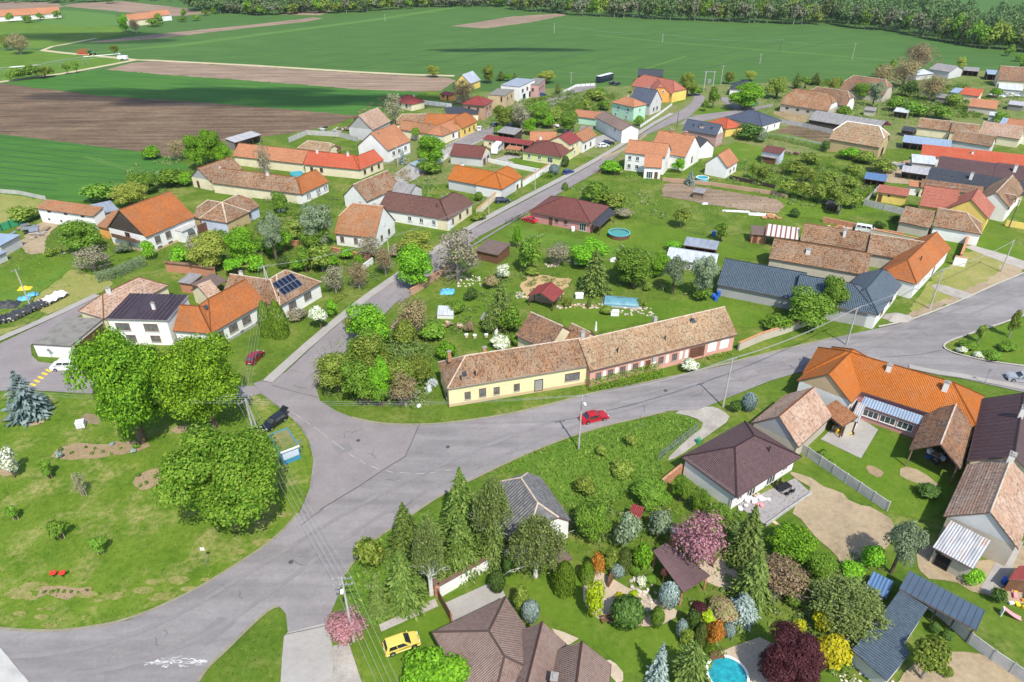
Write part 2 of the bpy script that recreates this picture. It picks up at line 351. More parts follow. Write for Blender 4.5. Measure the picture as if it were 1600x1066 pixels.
M['rockw'] = plain('pale_rock', (.6, .53, .45), .95, .3, 1.8, bump=.05)
M['plastic_white'] = plain('white_plastic', (.8, .8, .8), .4, .06, 1)
M['plastic_blue'] = plain('blue_plastic', (.03, .12, .48), .4, .1, 1)
M['plastic_green'] = plain('green_plastic', (.05, .3, .14), .4, .1, 1)
M['plastic_red'] = plain('red_plastic', (.6, .05, .03), .4, .1, 1)
M['plastic_orange'] = plain('orange_plastic', (.8, .25, .02), .4, .1, 1)
M['plastic_yellow'] = plain('yellow_plastic', (.8, .52, .03), .4, .1, 1)
M['plastic_pink'] = plain('pink_plastic', (.75, .3, .33), .4, .1, 1)
M['plastic_black'] = plain('black_plastic', (.02, .02, .022), .5, .1, 1)
M['tarp_blue'] = plain('blue_tarpaulin', (.12, .4, .65), .5, .25, 2, bump=.05)
M['tarp_black'] = plain('black_tarpaulin', (.05, .052, .056), .45, .35, 1.5, bump=.06)
M['tarp_white'] = plain('white_tarpaulin', (.68, .66, .68), .6, .2, 1.5, bump=.05)
def _water(n, c):
    t = NT(n); p = t.pos(); f = t.noise(p, 2.2, 3, .6); t.bump(f, .05); return t.out(t.ramp(f, [(.35, mul(c, .75)), (.65, mul(c, 1.15))]), .06, .6)
M['water'] = _water('pool_water', (.02, .3, .36))
M['water2'] = NT('green_pool_water').out((.06, .26, .22), .05, .6)
M['liner'] = plain('pool_liner', (.1, .45, .55), .5, .08, 1)
M['poolcover'] = plain('pool_cover', (.12, .27, .32), .35, .35, .8, .4)
M['solar'] = NT('solar_cell').out((.008, .012, .03), .12, .6)
M['bark'] = plain('bark', (.14, .1, .07), .95, .3, 3, bump=.04)
M['bark_grey'] = plain('grey_bark', (.27, .23, .2), .95, .3, 3)
M['bark_white'] = plain('birch_bark', (.62, .6, .55), .9, .3, 4)
M['rubber'] = plain('rubber', (.015, .015, .016), .8, .1, 2)
M['rim'] = plain('wheel_rim', (.5, .5, .52), .3, .1, 2, .5, .7)
M['lamp_red'] = plain('tail_lamp', (.35, .01, .01), .25, .05, 1, .5)
M['lamp_clear'] = plain('head_lamp', (.7, .72, .74), .15, .05, 1, .6)
M['plate'] = plain('number_plate', (.75, .75, .72), .5, .05, 1)
def paint(n, c):
    t = NT('car_paint_' + n); t.b.inputs['Coat Weight'].default_value = .6; t.b.inputs['Coat Roughness'].default_value = .05
    return t.out(c, .35, .5)
for n_, c_ in dict(red=(.42, .006, .012), yellow=(.66, .52, .11), black=(.012, .013, .016), crimson=(.2, .008, .016), white=(.78, .79, .8), blue=(.012, .04, .2), navy=(.012, .018, .05), silver=(.3, .32, .35), brightred=(.55, .01, .02), teal=(.05, .24, .38), cream=(.7, .68, .62), tractor=(.03, .12, .05)).items(): M['p_' + n_] = paint(n_, c_)
# foliage
M['l_bright'] = leaf('leaf_bright', [(0.0375, 0.0945, 0.006), (0.075, 0.179, 0.01), (0.125, 0.263, 0.014), (0.188, 0.336, 0.02)], .35)
M['l_mid'] = leaf('leaf_mid', [(0.0375, 0.0788, 0.008), (0.0688, 0.137, 0.012), (0.106, 0.189, 0.018), (0.15, 0.231, 0.03)])
M['l_olive'] = leaf('leaf_olive', [(0.0475, 0.0698, 0.01), (0.0851, 0.13, 0.015), (0.143, 0.19, 0.025), (0.209, 0.239, 0.05)])
M['l_yellowgreen'] = leaf('leaf_yellow_green', [(.11, .15, .02), (.18, .22, .03), (.26, .27, .06)])
M['l_lime'] = leaf('leaf_lime', [(0.128, 0.192, 0.0064), (0.224, 0.304, 0.0096), (0.32, 0.384, 0.016)])
M['l_yellow'] = leaf('leaf_yellow', [(0.248, 0.211, 0.0062), (0.341, 0.31, 0.0093), (0.186, 0.198, 0.0124)])
M['l_dark'] = leaf('leaf_dark', [(0.0225, 0.0473, 0.01), (0.0438, 0.084, 0.014), (0.0688, 0.116, 0.02)], .2)
M['l_needle'] = leaf('needle_green', [(.045, .075, .016), (.075, .11, .022), (.115, .15, .032)], .12)
M['l_blue'] = leaf('needle_blue', [(0.088, 0.123, 0.106), (0.15, 0.197, 0.175), (0.22, 0.262, 0.243)], .12)
M['l_greyneedle'] = leaf('needle_grey', [(.06, .09, .085), (.1, .14, .135), (.16, .2, .2)], .12)
M['l_sage'] = leaf('leaf_sage', [(.08, .11, .06), (.13, .17, .09), (.19, .23, .14)])
M['l_grey'] = leaf('leaf_greyish', [(.12, .11, .07), (.19, .17, .11), (.26, .24, .17), (.14, .16, .05)])
M['l_brown'] = leaf('leaf_brownish', [(.12, .085, .05), (.18, .13, .07), (.24, .19, .11), (.14, .15, .04)])
M['l_pink'] = leaf('blossom_pink', [(.17, .07, .08), (.26, .115, .135), (.33, .18, .2), (.15, .08, .06)], .3)
M['l_white'] = leaf('blossom_white', [(.7, .68, .62), (.55, .56, .42), (.12, .18, .03), (.8, .78, .74)], .3)
M['l_purple'] = leaf('leaf_purple', [(0.0186, 0.0056, 0.0084), (0.0372, 0.0098, 0.014), (0.062, 0.0175, 0.021)], .25)
M['l_orange'] = leaf('leaf_orange', [(0.245, 0.091, 0.014), (0.35, 0.154, 0.021), (0.175, 0.105, 0.021)], .3)
M['l_birch'] = leaf('leaf_birch', [(.07, .1, .025), (.115, .155, .04), (.17, .2, .065)])
M['l_larch'] = leaf('leaf_larch', [(0.0425, 0.0765, 0.0136), (0.068, 0.113, 0.0187), (0.0978, 0.149, 0.0255), (0.128, 0.171, 0.0382)], .25)
M['l_maple'] = leaf('leaf_maple', [(0.053, 0.117, 0.009), (0.0972, 0.192, 0.0144), (0.141, 0.245, 0.0216), (0.194, 0.266, 0.0405)], .5, var=0)
M['l_chestnut'] = leaf('leaf_chestnut', [(0.0455, 0.101, 0.006), (0.078, 0.168, 0.008), (0.124, 0.235, 0.012), (0.182, 0.302, 0.02)], .4, var=0)
M['l_scrub'] = leaf('leaf_scrub', [(0.036, 0.084, 0.012), (0.0675, 0.131, 0.018), (0.099, 0.163, 0.03), (0.144, 0.179, 0.06), (0.18, 0.189, 0.1)], .3)
M['l_thuja'] = leaf('leaf_thuja', [(.045, .09, .008), (.08, .14, .012), (.13, .19, .02)], .15)
M['l_forest'] = leaf('leaf_forest', [(0.0312, 0.06, 0.021), (0.0507, 0.088, 0.027), (0.078, 0.116, 0.0375), (0.117, 0.136, 0.0525)], .25, hue=.06)
M['l_forestgrey'] = leaf('leaf_forest_grey', [(0.0744, 0.0858, 0.048), (0.124, 0.132, 0.084), (0.0868, 0.106, 0.042)], .25, hue=.06)
M['blade'] = leaf('grass_blade', [(.04, .08, .01), (.065, .12, .014), (.1, .155, .022), (.17, .19, .05)], .3)
M['weed'] = leaf('weed_leaf', [(0.0536, 0.106, 0.0125), (0.0833, 0.148, 0.0187), (0.131, 0.19, 0.0312), (0.178, 0.225, 0.0468)], .3)
def _stripes():
    t = NT('striped_sheet'); uv = t.uv(); sx = t.n('SeparateXYZ'); t.l(uv, sx.inputs[0]); w = t.math('SINE', t.math('MULTIPLY', sx.outputs[0], 2 * PI / 1.1))
    return t.out(t.ramp(w, [(.49, (.62, .55, .52)), (.51, (.22, .09, .07))]), .6, .3)
M['stripes'] = _stripes()
def _cloud():
    t = NT('cloud_puff'); t.out((.85, .86, .88), 1, 0); lw = t.n('LayerWeight'); lw.inputs[0].default_value = .35
    tr = t.n('BsdfTransparent'); mx = t.n('MixShader'); t.l(t.ramp(lw.outputs['Facing'], [(.1, (.5, .5, .5)), (.7, (1, 1, 1))]), mx.inputs[0]); t.l(t.b.outputs[0], mx.inputs[1]); t.l(tr.outputs[0], mx.inputs[2]); t.l(mx.outputs[0], t.t.nodes['Material Output'].inputs['Surface']); return t.mat
M['cloud'] = _cloud()
# ------------------------------------------------------------------ plants: shared crown meshes of unit size, many leaf-sized faces
rng = np.random.default_rng(11)
def leaves_mesh(name, P, N, sx, sy, T=None, fold=.25):
    """diamond leaves at P with normals N, half length sx, half width sy, direction T (or random in plane)"""
    n = len(P); N = N / (np.linalg.norm(N, axis=1, keepdims=True) + 1e-9)
    if T is None: T = rng.normal(size=(n, 3))
    T = T - N * (T * N).sum(1, keepdims=True); T /= (np.linalg.norm(T, axis=1, keepdims=True) + 1e-9)
    B = np.cross(N, T); sx = np.broadcast_to(np.asarray(sx, float), (n,))[:, None]; sy = np.broadcast_to(np.asarray(sy, float), (n,))[:, None]
    V = np.empty((n, 4, 3)); V[:, 0] = P - T * sx; V[:, 1] = P + B * sy + N * sy * fold; V[:, 2] = P + T * sx; V[:, 3] = P - B * sy + N * sy * fold
    return quads_mesh(name, V.reshape(-1, 3), 4)
def quads_mesh(name, V, k):
    n = len(V) // k; me = bpy.data.meshes.new(name)
    me.vertices.add(n * k); me.vertices.foreach_set('co', V.astype(np.float32).ravel())
    me.loops.add(n * k); me.loops.foreach_set('vertex_index', np.arange(n * k, dtype=np.int32))
    me.polygons.add(n); me.polygons.foreach_set('loop_start', np.arange(0, n * k, k, dtype=np.int32)); me.polygons.foreach_set('loop_total', np.full(n, k, dtype=np.int32))
    me.update(calc_edges=True); return me
def sph(n):
    v = rng.normal(size=(n, 3)); return v / np.linalg.norm(v, axis=1, keepdims=True)
def crown_leafy(name, n, K, ls, seedr=(.2, .34), spread=.34, asp=.6, up=.35):
    """lumpy crown: K leaf-covered lobes spread through a half-metre ellipsoid (x, y in -.5...5, z in 0..1)"""
    c = sph(K) * (rng.random((K, 1)) ** .45) * spread; c[:, 2] = c[:, 2] * 1.05 + .5
    r = rng.uniform(*seedr, K) * .72
    k = rng.choice(K, n, p=r ** 2 / (r ** 2).sum()); d = sph(n); d[:, 2] = np.where(d[:, 2] < -.35, -d[:, 2] * .6, d[:, 2])
    P = c[k] + d * r[k][:, None] * rng.uniform(.72, 1.06, (n, 1))
    N = d * 1.15 + sph(n) * .6 + np.array([0, 0, up]); s = ls * rng.uniform(.65, 1.35, n)
    return leaves_mesh(name, P, N, s, s * asp)
def crown_conifer(name, tiers, m, s, droop=.12, ls=.05, narrow=1.0, fat=.36):
    Ps, Ns, Ts, L = [], [], [], []
    for i in range(tiers):
        f = i / (tiers - 1); z = .03 + .93 * f; rad = .5 * narrow * (1 - f) ** .8 + .012; mm = max(5, int(m * (1 - f * .7)))
        for j in range(mm):
            a = 2 * PI * (j + rng.random()) / mm; rr = rad * rng.uniform(.7, 1.08); d = np.array([math.cos(a), math.sin(a), 0]); q = np.array([-d[1], d[0], 0])
            for k in range(s):
                t = (k + 1) / s; p = d * rr * t + np.array([0, 0, z - droop * rr * 2 * t ** 1.4 + rng.normal() * .008])
                for sd in ((-1, 1) if k < s - 1 else (0,)):
                    Ps.append(p + q * sd * rr * .12 * (1.2 - t * .6)); Ts.append(d + q * sd * .75 + np.array([0, 0, -.25])); Ns.append(np.array([0, 0, 1.0]) + rng.normal(size=3) * .32 + d * .25); L.append(ls * rng.uniform(.7, 1.25) * (1.15 - f * .5))
    L = np.array(L); return leaves_mesh(name, np.array(Ps), np.array(Ns), L, L * fat, np.array(Ts))
def crown_column(name, n, ls, prof):
    z = rng.random(n) ** .9; a = rng.random(n) * 2 * PI; r = np.interp(z, [p[0] for p in prof], [p[1] for p in prof]) * rng.uniform(.8, 1.05, n)
    d = np.stack([np.cos(a), np.sin(a), np.full(n, .25)], 1); P = np.stack([np.cos(a) * r, np.sin(a) * r, z], 1)
    T = np.stack([np.cos(a) * .25, np.sin(a) * .25, np.ones(n)], 1) + rng.normal(size=(n, 3)) * .25; s = ls * rng.uniform(.7, 1.3, n)
    return leaves_mesh(name, P, d + rng.normal(size=(n, 3)) * .45, s, s * .45, T)
def crown_ball(name, n, ls, asp=.55, jit=.1):
    d = sph(n); d[:, 2] = np.abs(d[:, 2]) * np.where(rng.random(n) < .75, 1, -1); P = d * .5 * rng.uniform(1 - jit * 2, 1.03, (n, 1)); P[:, 2] = P[:, 2] + .5
    s = ls * rng.uniform(.7, 1.3, n); return leaves_mesh(name, P, d + sph(n) * .55, s, s * asp)
def crown_weeping(name, n, K, ls):
    Ps, Ts = [], []
    for k in range(K):
        d = sph(1)[0]; d[2] = abs(d[2]); p = np.array([d[0] * .42, d[1] * .42, .55 + d[2] * .42]) * np.array([rng.uniform(.3, 1), rng.uniform(.3, 1), 1]); ln = rng.uniform(.18, .5) * (p[2]); m = n // K
        out = np.array([d[0], d[1], 0]) * .1
        for j in range(m):
            t = j / m; Ps.append(p + out * t ** .6 + np.array([0, 0, -ln * t]) + rng.normal(size=3) * .022); Ts.append(np.array([0, 0, -1.0]) + rng.normal(size=3) * .5)
    Ps = np.array(Ps); s = ls * rng.uniform(.6, 1.3, len(Ps)); return leaves_mesh(name, Ps, sph(len(Ps)) + np.array([0, 0, .3]), s, s * .5, np.array(Ts))
def branches_mesh(name, seed, n1=9, n2=5, n3=4, r=.012, droop=0, mat='bark_grey', z0=.0, up=.8):
    rd = random.Random(seed); b = MB()
    def seg(p, d, ln, rr, lvl):
        q = p + d * ln; mid = p + d * ln * .5 + Vector((rd.gauss(0, .02), rd.gauss(0, .02), .01)) * (1 if lvl < 2 else .5)
        b.tube([p, mid, q], [rr, rr * .75, rr * .45], 4 if lvl < 2 else 3, caps=False)
        if lvl >= 3: return
        for i in range(n2 if lvl == 1 else n3):
            t = rd.uniform(.35, 1); s = p + d * ln * t
            nd = (d + Vector((rd.gauss(0, .6), rd.gauss(0, .6), rd.gauss(.12, .35) - droop))).normalized(); seg(s, nd, ln * rd.uniform(.45, .7), rr * .5, lvl + 1)
    for i in range(n1):
        a = 2 * PI * i / n1 + rd.uniform(-.3, .3); d = Vector((math.cos(a), math.sin(a), rd.uniform(.3, 1.6) * up)).normalized(); seg(Vector((0, 0, z0 + rd.uniform(0, .12))), d, rd.uniform(.34, .46), r, 1)
    return b.mesh(name, M[mat])
def trunk_mesh(name, seed, limbs=4, r=.05, mat='bark', lean=.0):
    rd = random.Random(seed); b = MB(); pts = [Vector((0, 0, -.03)), Vector((lean * .3, 0, .3)), Vector((lean, 0, .62))]
    b.tube(pts, [r * 1.25, r, r * .75], 7)
    for i in range(limbs):
        a = 2 * PI * i / limbs + rd.uniform(-.4, .4); s = Vector((lean * .9, 0, .5 + rd.uniform(0, .1)))
        e = s + Vector((math.cos(a) * .2, math.sin(a) * .2, .12 + rd.uniform(0, .14))); b.tube([s, s.lerp(e, .5) + Vector((0, 0, .05)), e], [r * .6, r * .4, r * .18], 5)
    return b.mesh(name, M[mat])
TR = {m: [trunk_mesh('trunk_' + m, 5 + i, mat=m) for i in range(2)] for m in ('bark', 'bark_grey', 'bark_white')}
STEM = MB(); STEM.tube([(0, 0, -.02), (0, 0, .5), (0, 0, .97)], [.022, .014, .004], 6); STEM = STEM.mesh('conifer_stem', M['bark'])
big = [crown_leafy('crown_big', 46000, 72, .0145, (.13, .27), .38, asp=.58) for i in range(2)]
mid = [crown_leafy('crown_mid', 10000, 30, .025, (.15, .33), .36) for i in range(4)]
sml = [crown_leafy('crown_small', 2000, 15, .048, (.2, .38), .32) for i in range(4)]
fuzz = [crown_leafy('crown_airy', 3000, 34, .024, (.2, .34), .36) for i in range(3)]
sparse = [crown_leafy('crown_sparse', 1500, 34, .028, (.16, .3), .38) for i in range(3)]
pine = [crown_leafy('crown_pine', 5200, 30, .036, (.15, .26), .36, .28, .5) for i in range(2)]
con = [crown_conifer('crown_spruce', 19, 22, 7, ls=.05, fat=.42) for i in range(2)]
bcon = [crown_conifer('crown_blue_spruce', 12, 16, 6, .05, .07, 1.0, .42) for i in range(2)]
yew = [crown_conifer('crown_cypress', 20, 20, 4, -.35, .065, .95, .4) for i in range(2)]
col = [crown_column('crown_column', 3200, .04, [(0, .4), (.12, .48), (.45, .5), (.75, .36), (.92, .16), (1, .03)]) for i in range(2)]
ball = [crown_ball('crown_ball', 1500, .06) for i in range(2)]
bushm = [crown_leafy('bush_leaves', 1900, 13, .052, (.24, .42), .28) for i in range(3)]
bushs = [crown_leafy('bush_leaves_small', 260, 6, .13, (.3, .42), .24) for i in range(2)]
weep = [crown_weeping('crown_weeping', 7000, 330, .022) for i in range(2)]
far = [crown_leafy('crown_far', 700, 14, .06, (.22, .38), .32) for i in range(4)]
farc = [crown_leafy('crown_far_airy', 330, 16, .07, (.2, .34), .34) for i in range(2)]
BR = {'bare': [branches_mesh('bare_branches', 3 + i) for i in range(2)], 'white': [branches_mesh('birch_limbs', 9 + i, 7, 4, 2, .012, .1, 'bark_white', .1, 1.3) for i in range(2)]}
# kind: crown meshes, leaf material, trunk, height of trunk below crown, name, phrase, branches
TK = dict(
    big=(big, 'l_chestnut', 'bark', .1, 'chestnut_tree', 'big bright green broadleaf tree', None),
    broad=(mid, 'l_bright', 'bark', .06, 'broadleaf_tree', 'bright green leafy tree', None),
    green=(mid, 'l_mid', 'bark', .06, 'broadleaf_tree', 'mid green leafy tree', None),
    olive=(mid, 'l_olive', 'bark', .06, 'broadleaf_tree', 'olive green leafy tree', None),
    bigolive=(big, 'l_maple', 'bark', .1, 'maple_tree', 'big olive green broadleaf tree', None),
    ygreen=(mid, 'l_yellowgreen', 'bark', .1, 'flowering_tree', 'yellowish green spring tree', None),
    small=(sml, 'l_mid', 'bark', .18, 'fruit_tree', 'small green fruit tree', None),
    smallb=(sml, 'l_bright', 'bark', .18, 'fruit_tree', 'small bright green fruit tree', None),
    smallo=(sml, 'l_olive', 'bark_grey', .18, 'fruit_tree', 'small olive green fruit tree', None),
    grey=(fuzz, 'l_grey', 'bark_grey', .15, 'budding_tree', 'greyish budding tree with thin leaves', 'bare'),
    brown=(fuzz, 'l_brown', 'bark_grey', .13, 'budding_tree', 'brownish budding tree with thin leaves', 'bare'),
    bare=(sparse, 'l_grey', 'bark_grey', .15, 'budding_tree', 'nearly bare grey tree', 'bare'),
    pink=(fuzz, 'l_pink', 'bark', .12, 'blossom_tree', 'pink blossoming tree', None),
    white=(sml, 'l_white', 'bark', .12, 'blossom_tree', 'white blossoming tree', None),
    purple=(big, 'l_purple', 'bark', .1, 'copper_tree', 'dark purple leafed tree', None),
    pine=(pine, 'l_sage', 'bark', .12, 'pine_tree', 'grey green pine tree', None),
    spruce=(con, 'l_needle', None, .0, 'spruce_tree', 'dark green spruce tree', None),
    larch=(con, 'l_larch', None, .0, 'larch_tree', 'feathery bright green larch', None),
    cypress=(yew, 'l_needle', None, .0, 'cypress_tree', 'upright dark green conifer', None),
    bspruce=(bcon, 'l_blue', None, .0, 'blue_spruce', 'pale blue spruce', None),
    gspruce=(bcon, 'l_greyneedle', None, .0, 'blue_spruce', 'grey blue spruce', None),
    birch=(weep, 'l_birch', 'bark_white', .1, 'birch_tree', 'weeping birch with white limbs', 'white'),
    thuja=(col, 'l_thuja', None, .0, 'thuja', 'clipped green columnar thuja', None),
)
SK = dict(
    ball=(ball, 'l_dark', 'ball_shrub', 'rounded dark green shrub'), ballg=(ball, 'l_mid', 'ball_shrub', 'rounded green shrub'), ballb=(ball, 'l_greyneedle', 'ball_shrub', 'rounded blue green shrub'),
    bush=(bushm, 'l_mid', 'bush', 'green bush'), bushb=(bushm, 'l_bright', 'bush', 'bright green bush'), busho=(bushm, 'l_olive', 'bush', 'olive green bush'), bushd=(bushm, 'l_dark', 'bush', 'dark green bush'),
    bushs=(bushm, 'l_sage', 'bush', 'sage green bush'), lime=(bushm, 'l_lime', 'bush', 'lime yellow bush'), yellow=(bushm, 'l_yellow', 'bush', 'yellow bush'), orange=(bushm, 'l_orange', 'bush', 'orange leafed bush'),
    purpleb=(bushm, 'l_purple', 'bush', 'purple bush'), whiteb=(bushm, 'l_white', 'blossom_bush', 'white flowering bush'), pinkb=(bushm, 'l_pink', 'blossom_bush', 'pink flowering bush'), greyb=(bushm, 'l_grey', 'bush', 'greyish budding bush'), brownb=(bushm, 'l_brown', 'bush', 'brownish bush'),
    blueb=(ball, 'l_blue', 'ball_shrub', 'pale blue dwarf spruce'), tiny=(bushs, 'l_mid', 'small_plant', 'small green plant'), tinyd=(bushs, 'l_dark', 'small_plant', 'small dark plant'), tinyb=(bushs, 'l_blue', 'small_plant', 'small blue grey plant'), thujab=(col, 'l_thuja', 'thuja', 'clipped green thuja'), dthujab=(col, 'l_needle', 'thuja', 'dark green slim conifer'))
def setmat(o, m):
    if len(o.material_slots) == 0 and len(o.data.materials) == 0: o.data.materials.append(None)
    o.material_slots[0].link = 'OBJECT'; o.material_slots[0].material = m
def fit(box, t=.1):
    """crown box in the photo -> (ground point, crown width, crown height, trunk height)"""
    x0, y0, x1, y1 = box; cx, cy = (x0 + x1) / 2, (y0 + y1) / 2
    g = G((cx, cy)); c = 4.0
    for _ in range(12):
        zc = c * (t + .5); p = G((cx, cy), zc); d = depth(p); w = (x1 - x0) / F * d
        dep = math.atan2(H - zc, p.y); hh = (y1 - y0) / F * d / 2 / .98
        q = hh * hh - (w / 2 * math.sin(dep)) ** 2
        c = 2 * math.sqrt(q) / math.cos(dep) if q > 0 else 0
        c = min(max(c, .55 * w), 3.4 * w)
    return Vector((p.x, p.y, 0)), w, c, c * t
_ti = 0
def tree(kind, box, label=None, group=None, mat=None, land=None, phrase=None):
    global _ti; _ti += 1
    cm, lm, tm, t, nm, ph, br = TK[kind]; p, w, c, th = fit(box, t)
    o = thing(nm, p, label, 'tree', group, 0, None if label else (phrase or ph), land)
    rz = rng.random() * 6.28; me = cm[_ti % len(cm)]
    k_ = .92 if cm is big else .98; cr = inst('crown', me, o, (0, 0, th), rz, (w * k_, w * k_, c)); setmat(cr, M[mat or lm])
    if tm:
        k = c + th; inst('trunk', TR[tm][_ti % 2], o, (0, 0, 0), rz, (max(w * .9, k * .5) * .8, max(w * .9, k * .5) * .8, k * .95))
    else: inst('trunk', STEM, o, (0, 0, 0), 0, (c, c, c))
    if br: inst('branches', BR[br][_ti % 2], o, (0, 0, th * .8), rz, (w * .95, w * .95, c * .95))
    return o
def shrub(kind, box, label=None, group=None, land=None, phrase=None, mat=None):
    global _ti; _ti += 1
    cm, lm, nm, ph = SK[kind]; p, w, c, th = fit(box, 0)
    o = inst(nm, cm[_ti % len(cm)], None, p, rng.random() * 6.28, (w * 1.05, w * 1.05, c)); setmat(o, M[mat or lm])
    regs(o, p, label, 'shrub' if 'plant' not in nm else 'plant', group, None if label else (phrase or ph), land); return o
def hedge(pts, w, h, label, mat='l_mid', dens=55, kind='hedge'):
    """clipped hedge along photo points: leaves over a box body"""
    P, N = [], []; g = [G(p) for p in pts]; o0 = g[0]
    for a, b in zip(g, g[1:]):
        d = b - a; L = d.length; u = d / L; n = Vector((-u.y, u.x, 0)); m = int(L * (w + 2 * h) * dens)
        for i in range(m):
            s = rng.random() * L; q = rng.random() * (w + 2 * h)
            if q < h: lat, z, nn = -w / 2, q, -n
            elif q < h + w: lat, z, nn = q - h - w / 2, h, Vector((0, 0, 1))
            else: lat, z, nn = w / 2, q - h - w, n
            k = rng.normal() * .07; pp = a + u * s + n * lat + nn * k + Vector((0, 0, z)) - o0; P.append(pp); N.append(nn)
    P = np.array([tuple(p) for p in P]); N = np.array([tuple(p) for p in N]) + rng.normal(size=P.shape) * .6
    me = leaves_mesh('hedge_leaves', P, N, .13 * rng.uniform(.7, 1.3, len(P)), .08); me.materials.append(M[mat])
    o = inst(kind, me, None, o0); return regs(o, o0, label, 'hedge', None)
def inpoly(x, y, poly):
    r = np.zeros(len(x), bool); j = len(poly) - 1
    for i in range(len(poly)):
        xi, yi = poly[i]; xj, yj = poly[j]; c = ((yi > y) != (yj > y)) & (x < (xj - xi) * (y - yi) / (yj - yi + 1e-12) + xi); r ^= c; j = i
    return r
def tufts(name, polys, dens, h, mat, holes=()):
    """loose tufts of grass: upright blades over photo areas, one object"""
    V = []
    for pl in polys:
        g = [G(p) for p in pl]; xs = [q.x for q in g]; ys = [q.y for q in g]
        n = int((max(xs) - min(xs)) * (max(ys) - min(ys)) * dens); x = rng.uniform(min(xs), max(xs), n); y = rng.uniform(min(ys), max(ys), n)
        k = inpoly(x, y, [(q.x, q.y) for q in g])
        for hl in holes: k &= ~inpoly(x, y, [(q.x, q.y) for q in [G(p) for p in hl]])
        V.append(np.stack([x[k], y[k], np.zeros(k.sum())], 1))
    P = np.concatenate(V); n = len(P); a = rng.random(n) * 6.28; hh = h * rng.uniform(.4, 1.3, n); wd = h * rng.uniform(.2, .45, n); ln = rng.normal(size=(n, 2)) * hh[:, None] * .5
    T = np.empty((n, 3, 3)); dx = np.stack([np.cos(a), np.sin(a), np.zeros(n)], 1) * wd[:, None]
    T[:, 0] = P - dx; T[:, 1] = P + dx; T[:, 2] = P + np.stack([ln[:, 0], ln[:, 1], hh], 1)
    me = quads_mesh(name, T.reshape(-1, 3), 3); me.materials.append(M[mat]); o = inst(name, me); tag(o, kind='stuff'); return o

def scrub(name, polys, dens, r, mat='l_scrub', n=46, leaf_=.16):
    """low tangled growth nobody could count: many small leafy domes over photo areas, one object"""
    P, N = [], []
    for pl in polys:
        g = [G(p) for p in pl]; xs = [q.x for q in g]; ys = [q.y for q in g]; m = int((max(xs) - min(xs)) * (max(ys) - min(ys)) * dens); x = rng.uniform(min(xs), max(xs), m); y = rng.uniform(min(ys), max(ys), m)
        k = inpoly(x, y, [(q.x, q.y) for q in g])
        for a, b in zip(x[k], y[k]):
            d_ = sph(n); d_[:, 2] = np.abs(d_[:, 2]); rr = r * rng.uniform(.35, 1.5); P.append(d_ * rr * np.array([1.15, 1.15, rng.uniform(.6, 1.3)]) * rng.uniform(.6, 1.05, (n, 1)) + np.array([a, b, 0])); N.append(d_ + sph(n) * .6)
    P = np.concatenate(P); N = np.concatenate(N); s = leaf_ * rng.uniform(.6, 1.4, len(P)); me = leaves_mesh(name, P, N, s, s * .55); me.materials.append(M[mat]); o = inst(name, me); tag(o, kind='stuff'); return o
# ------------------------------------------------------------------ houses
LOG = []
def clip(poly, t0, t1):
    """part of a convex (s,t) polygon between t0 and t1"""
    for lim, sg in ((t0, 1), (t1, -1)):
        out = []
        for i in range(len(poly)):
            a, b = poly[i], poly[(i + 1) % len(poly)]; da, db = sg * (a[1] - lim), sg * (b[1] - lim)
            if da >= -1e-9: out.append(a)
            if (da > 1e-9 and db < -1e-9) or (da < -1e-9 and db > 1e-9):
                k = da / (da - db); out.append((a[0] + (b[0] - a[0]) * k, a[1] + (b[1] - a[1]) * k))
        poly = out
        if len(poly) < 3: return []
    return poly
def slope(b, pts, o, s, t, n, course, lift, rough, thick):
    """one roof slope: stepped tile courses on top, slab below. pts in (s,t)"""
    P3 = lambda q, k=0.0: o + s * q[0] + t * q[1] + n * k
    tm = max(p[1] for p in pts); off = random.uniform(0, 40)
    if course:
        nb = max(1, round(tm / course)); dt = tm / nb
        for i in range(nb):
            bp = clip(pts, i * dt, (i + 1) * dt)
            if not bp: continue
            jj = {}
            up = []
            for q in bp:
                f = 1 - (q[1] - i * dt) / dt; key = (round(q[0], 2), i, f > .5)
                jj.setdefault(key, random.uniform(-rough, rough)); up.append(P3(q, .02 + lift * f + jj[key]))
            b.poly(up, 0, [(q[0] + off, q[1] + off * 3) for q in bp])
            lo = [q for q in bp if abs(q[1] - i * dt) < 1e-6]
            if len(lo) >= 2:
                lo = [min(lo), max(lo)]
                b.poly([P3(lo[0]), P3(lo[1]), P3(lo[1], .02 + lift), P3(lo[0], .02 + lift)], 0, [(q[0] + off, q[1] + off * 3) for q in (lo[0], lo[1], lo[1], lo[0])])
    else: b.poly([P3(q, .02) for q in pts], 0, [(q[0] + off, q[1] + off * 3) for q in pts])
    dn = Vector((0, 0, -thick)); m = len(pts)
    b.poly([P3(q) + dn for q in pts[::-1]], 1)
    for i in range(m):
        a, c = P3(pts[i]), P3(pts[(i + 1) % m])
        if (a - c).length > .02: b.poly([a + dn, c + dn, c + Vector((0, 0, .02)), a + Vector((0, 0, .02))], 1)
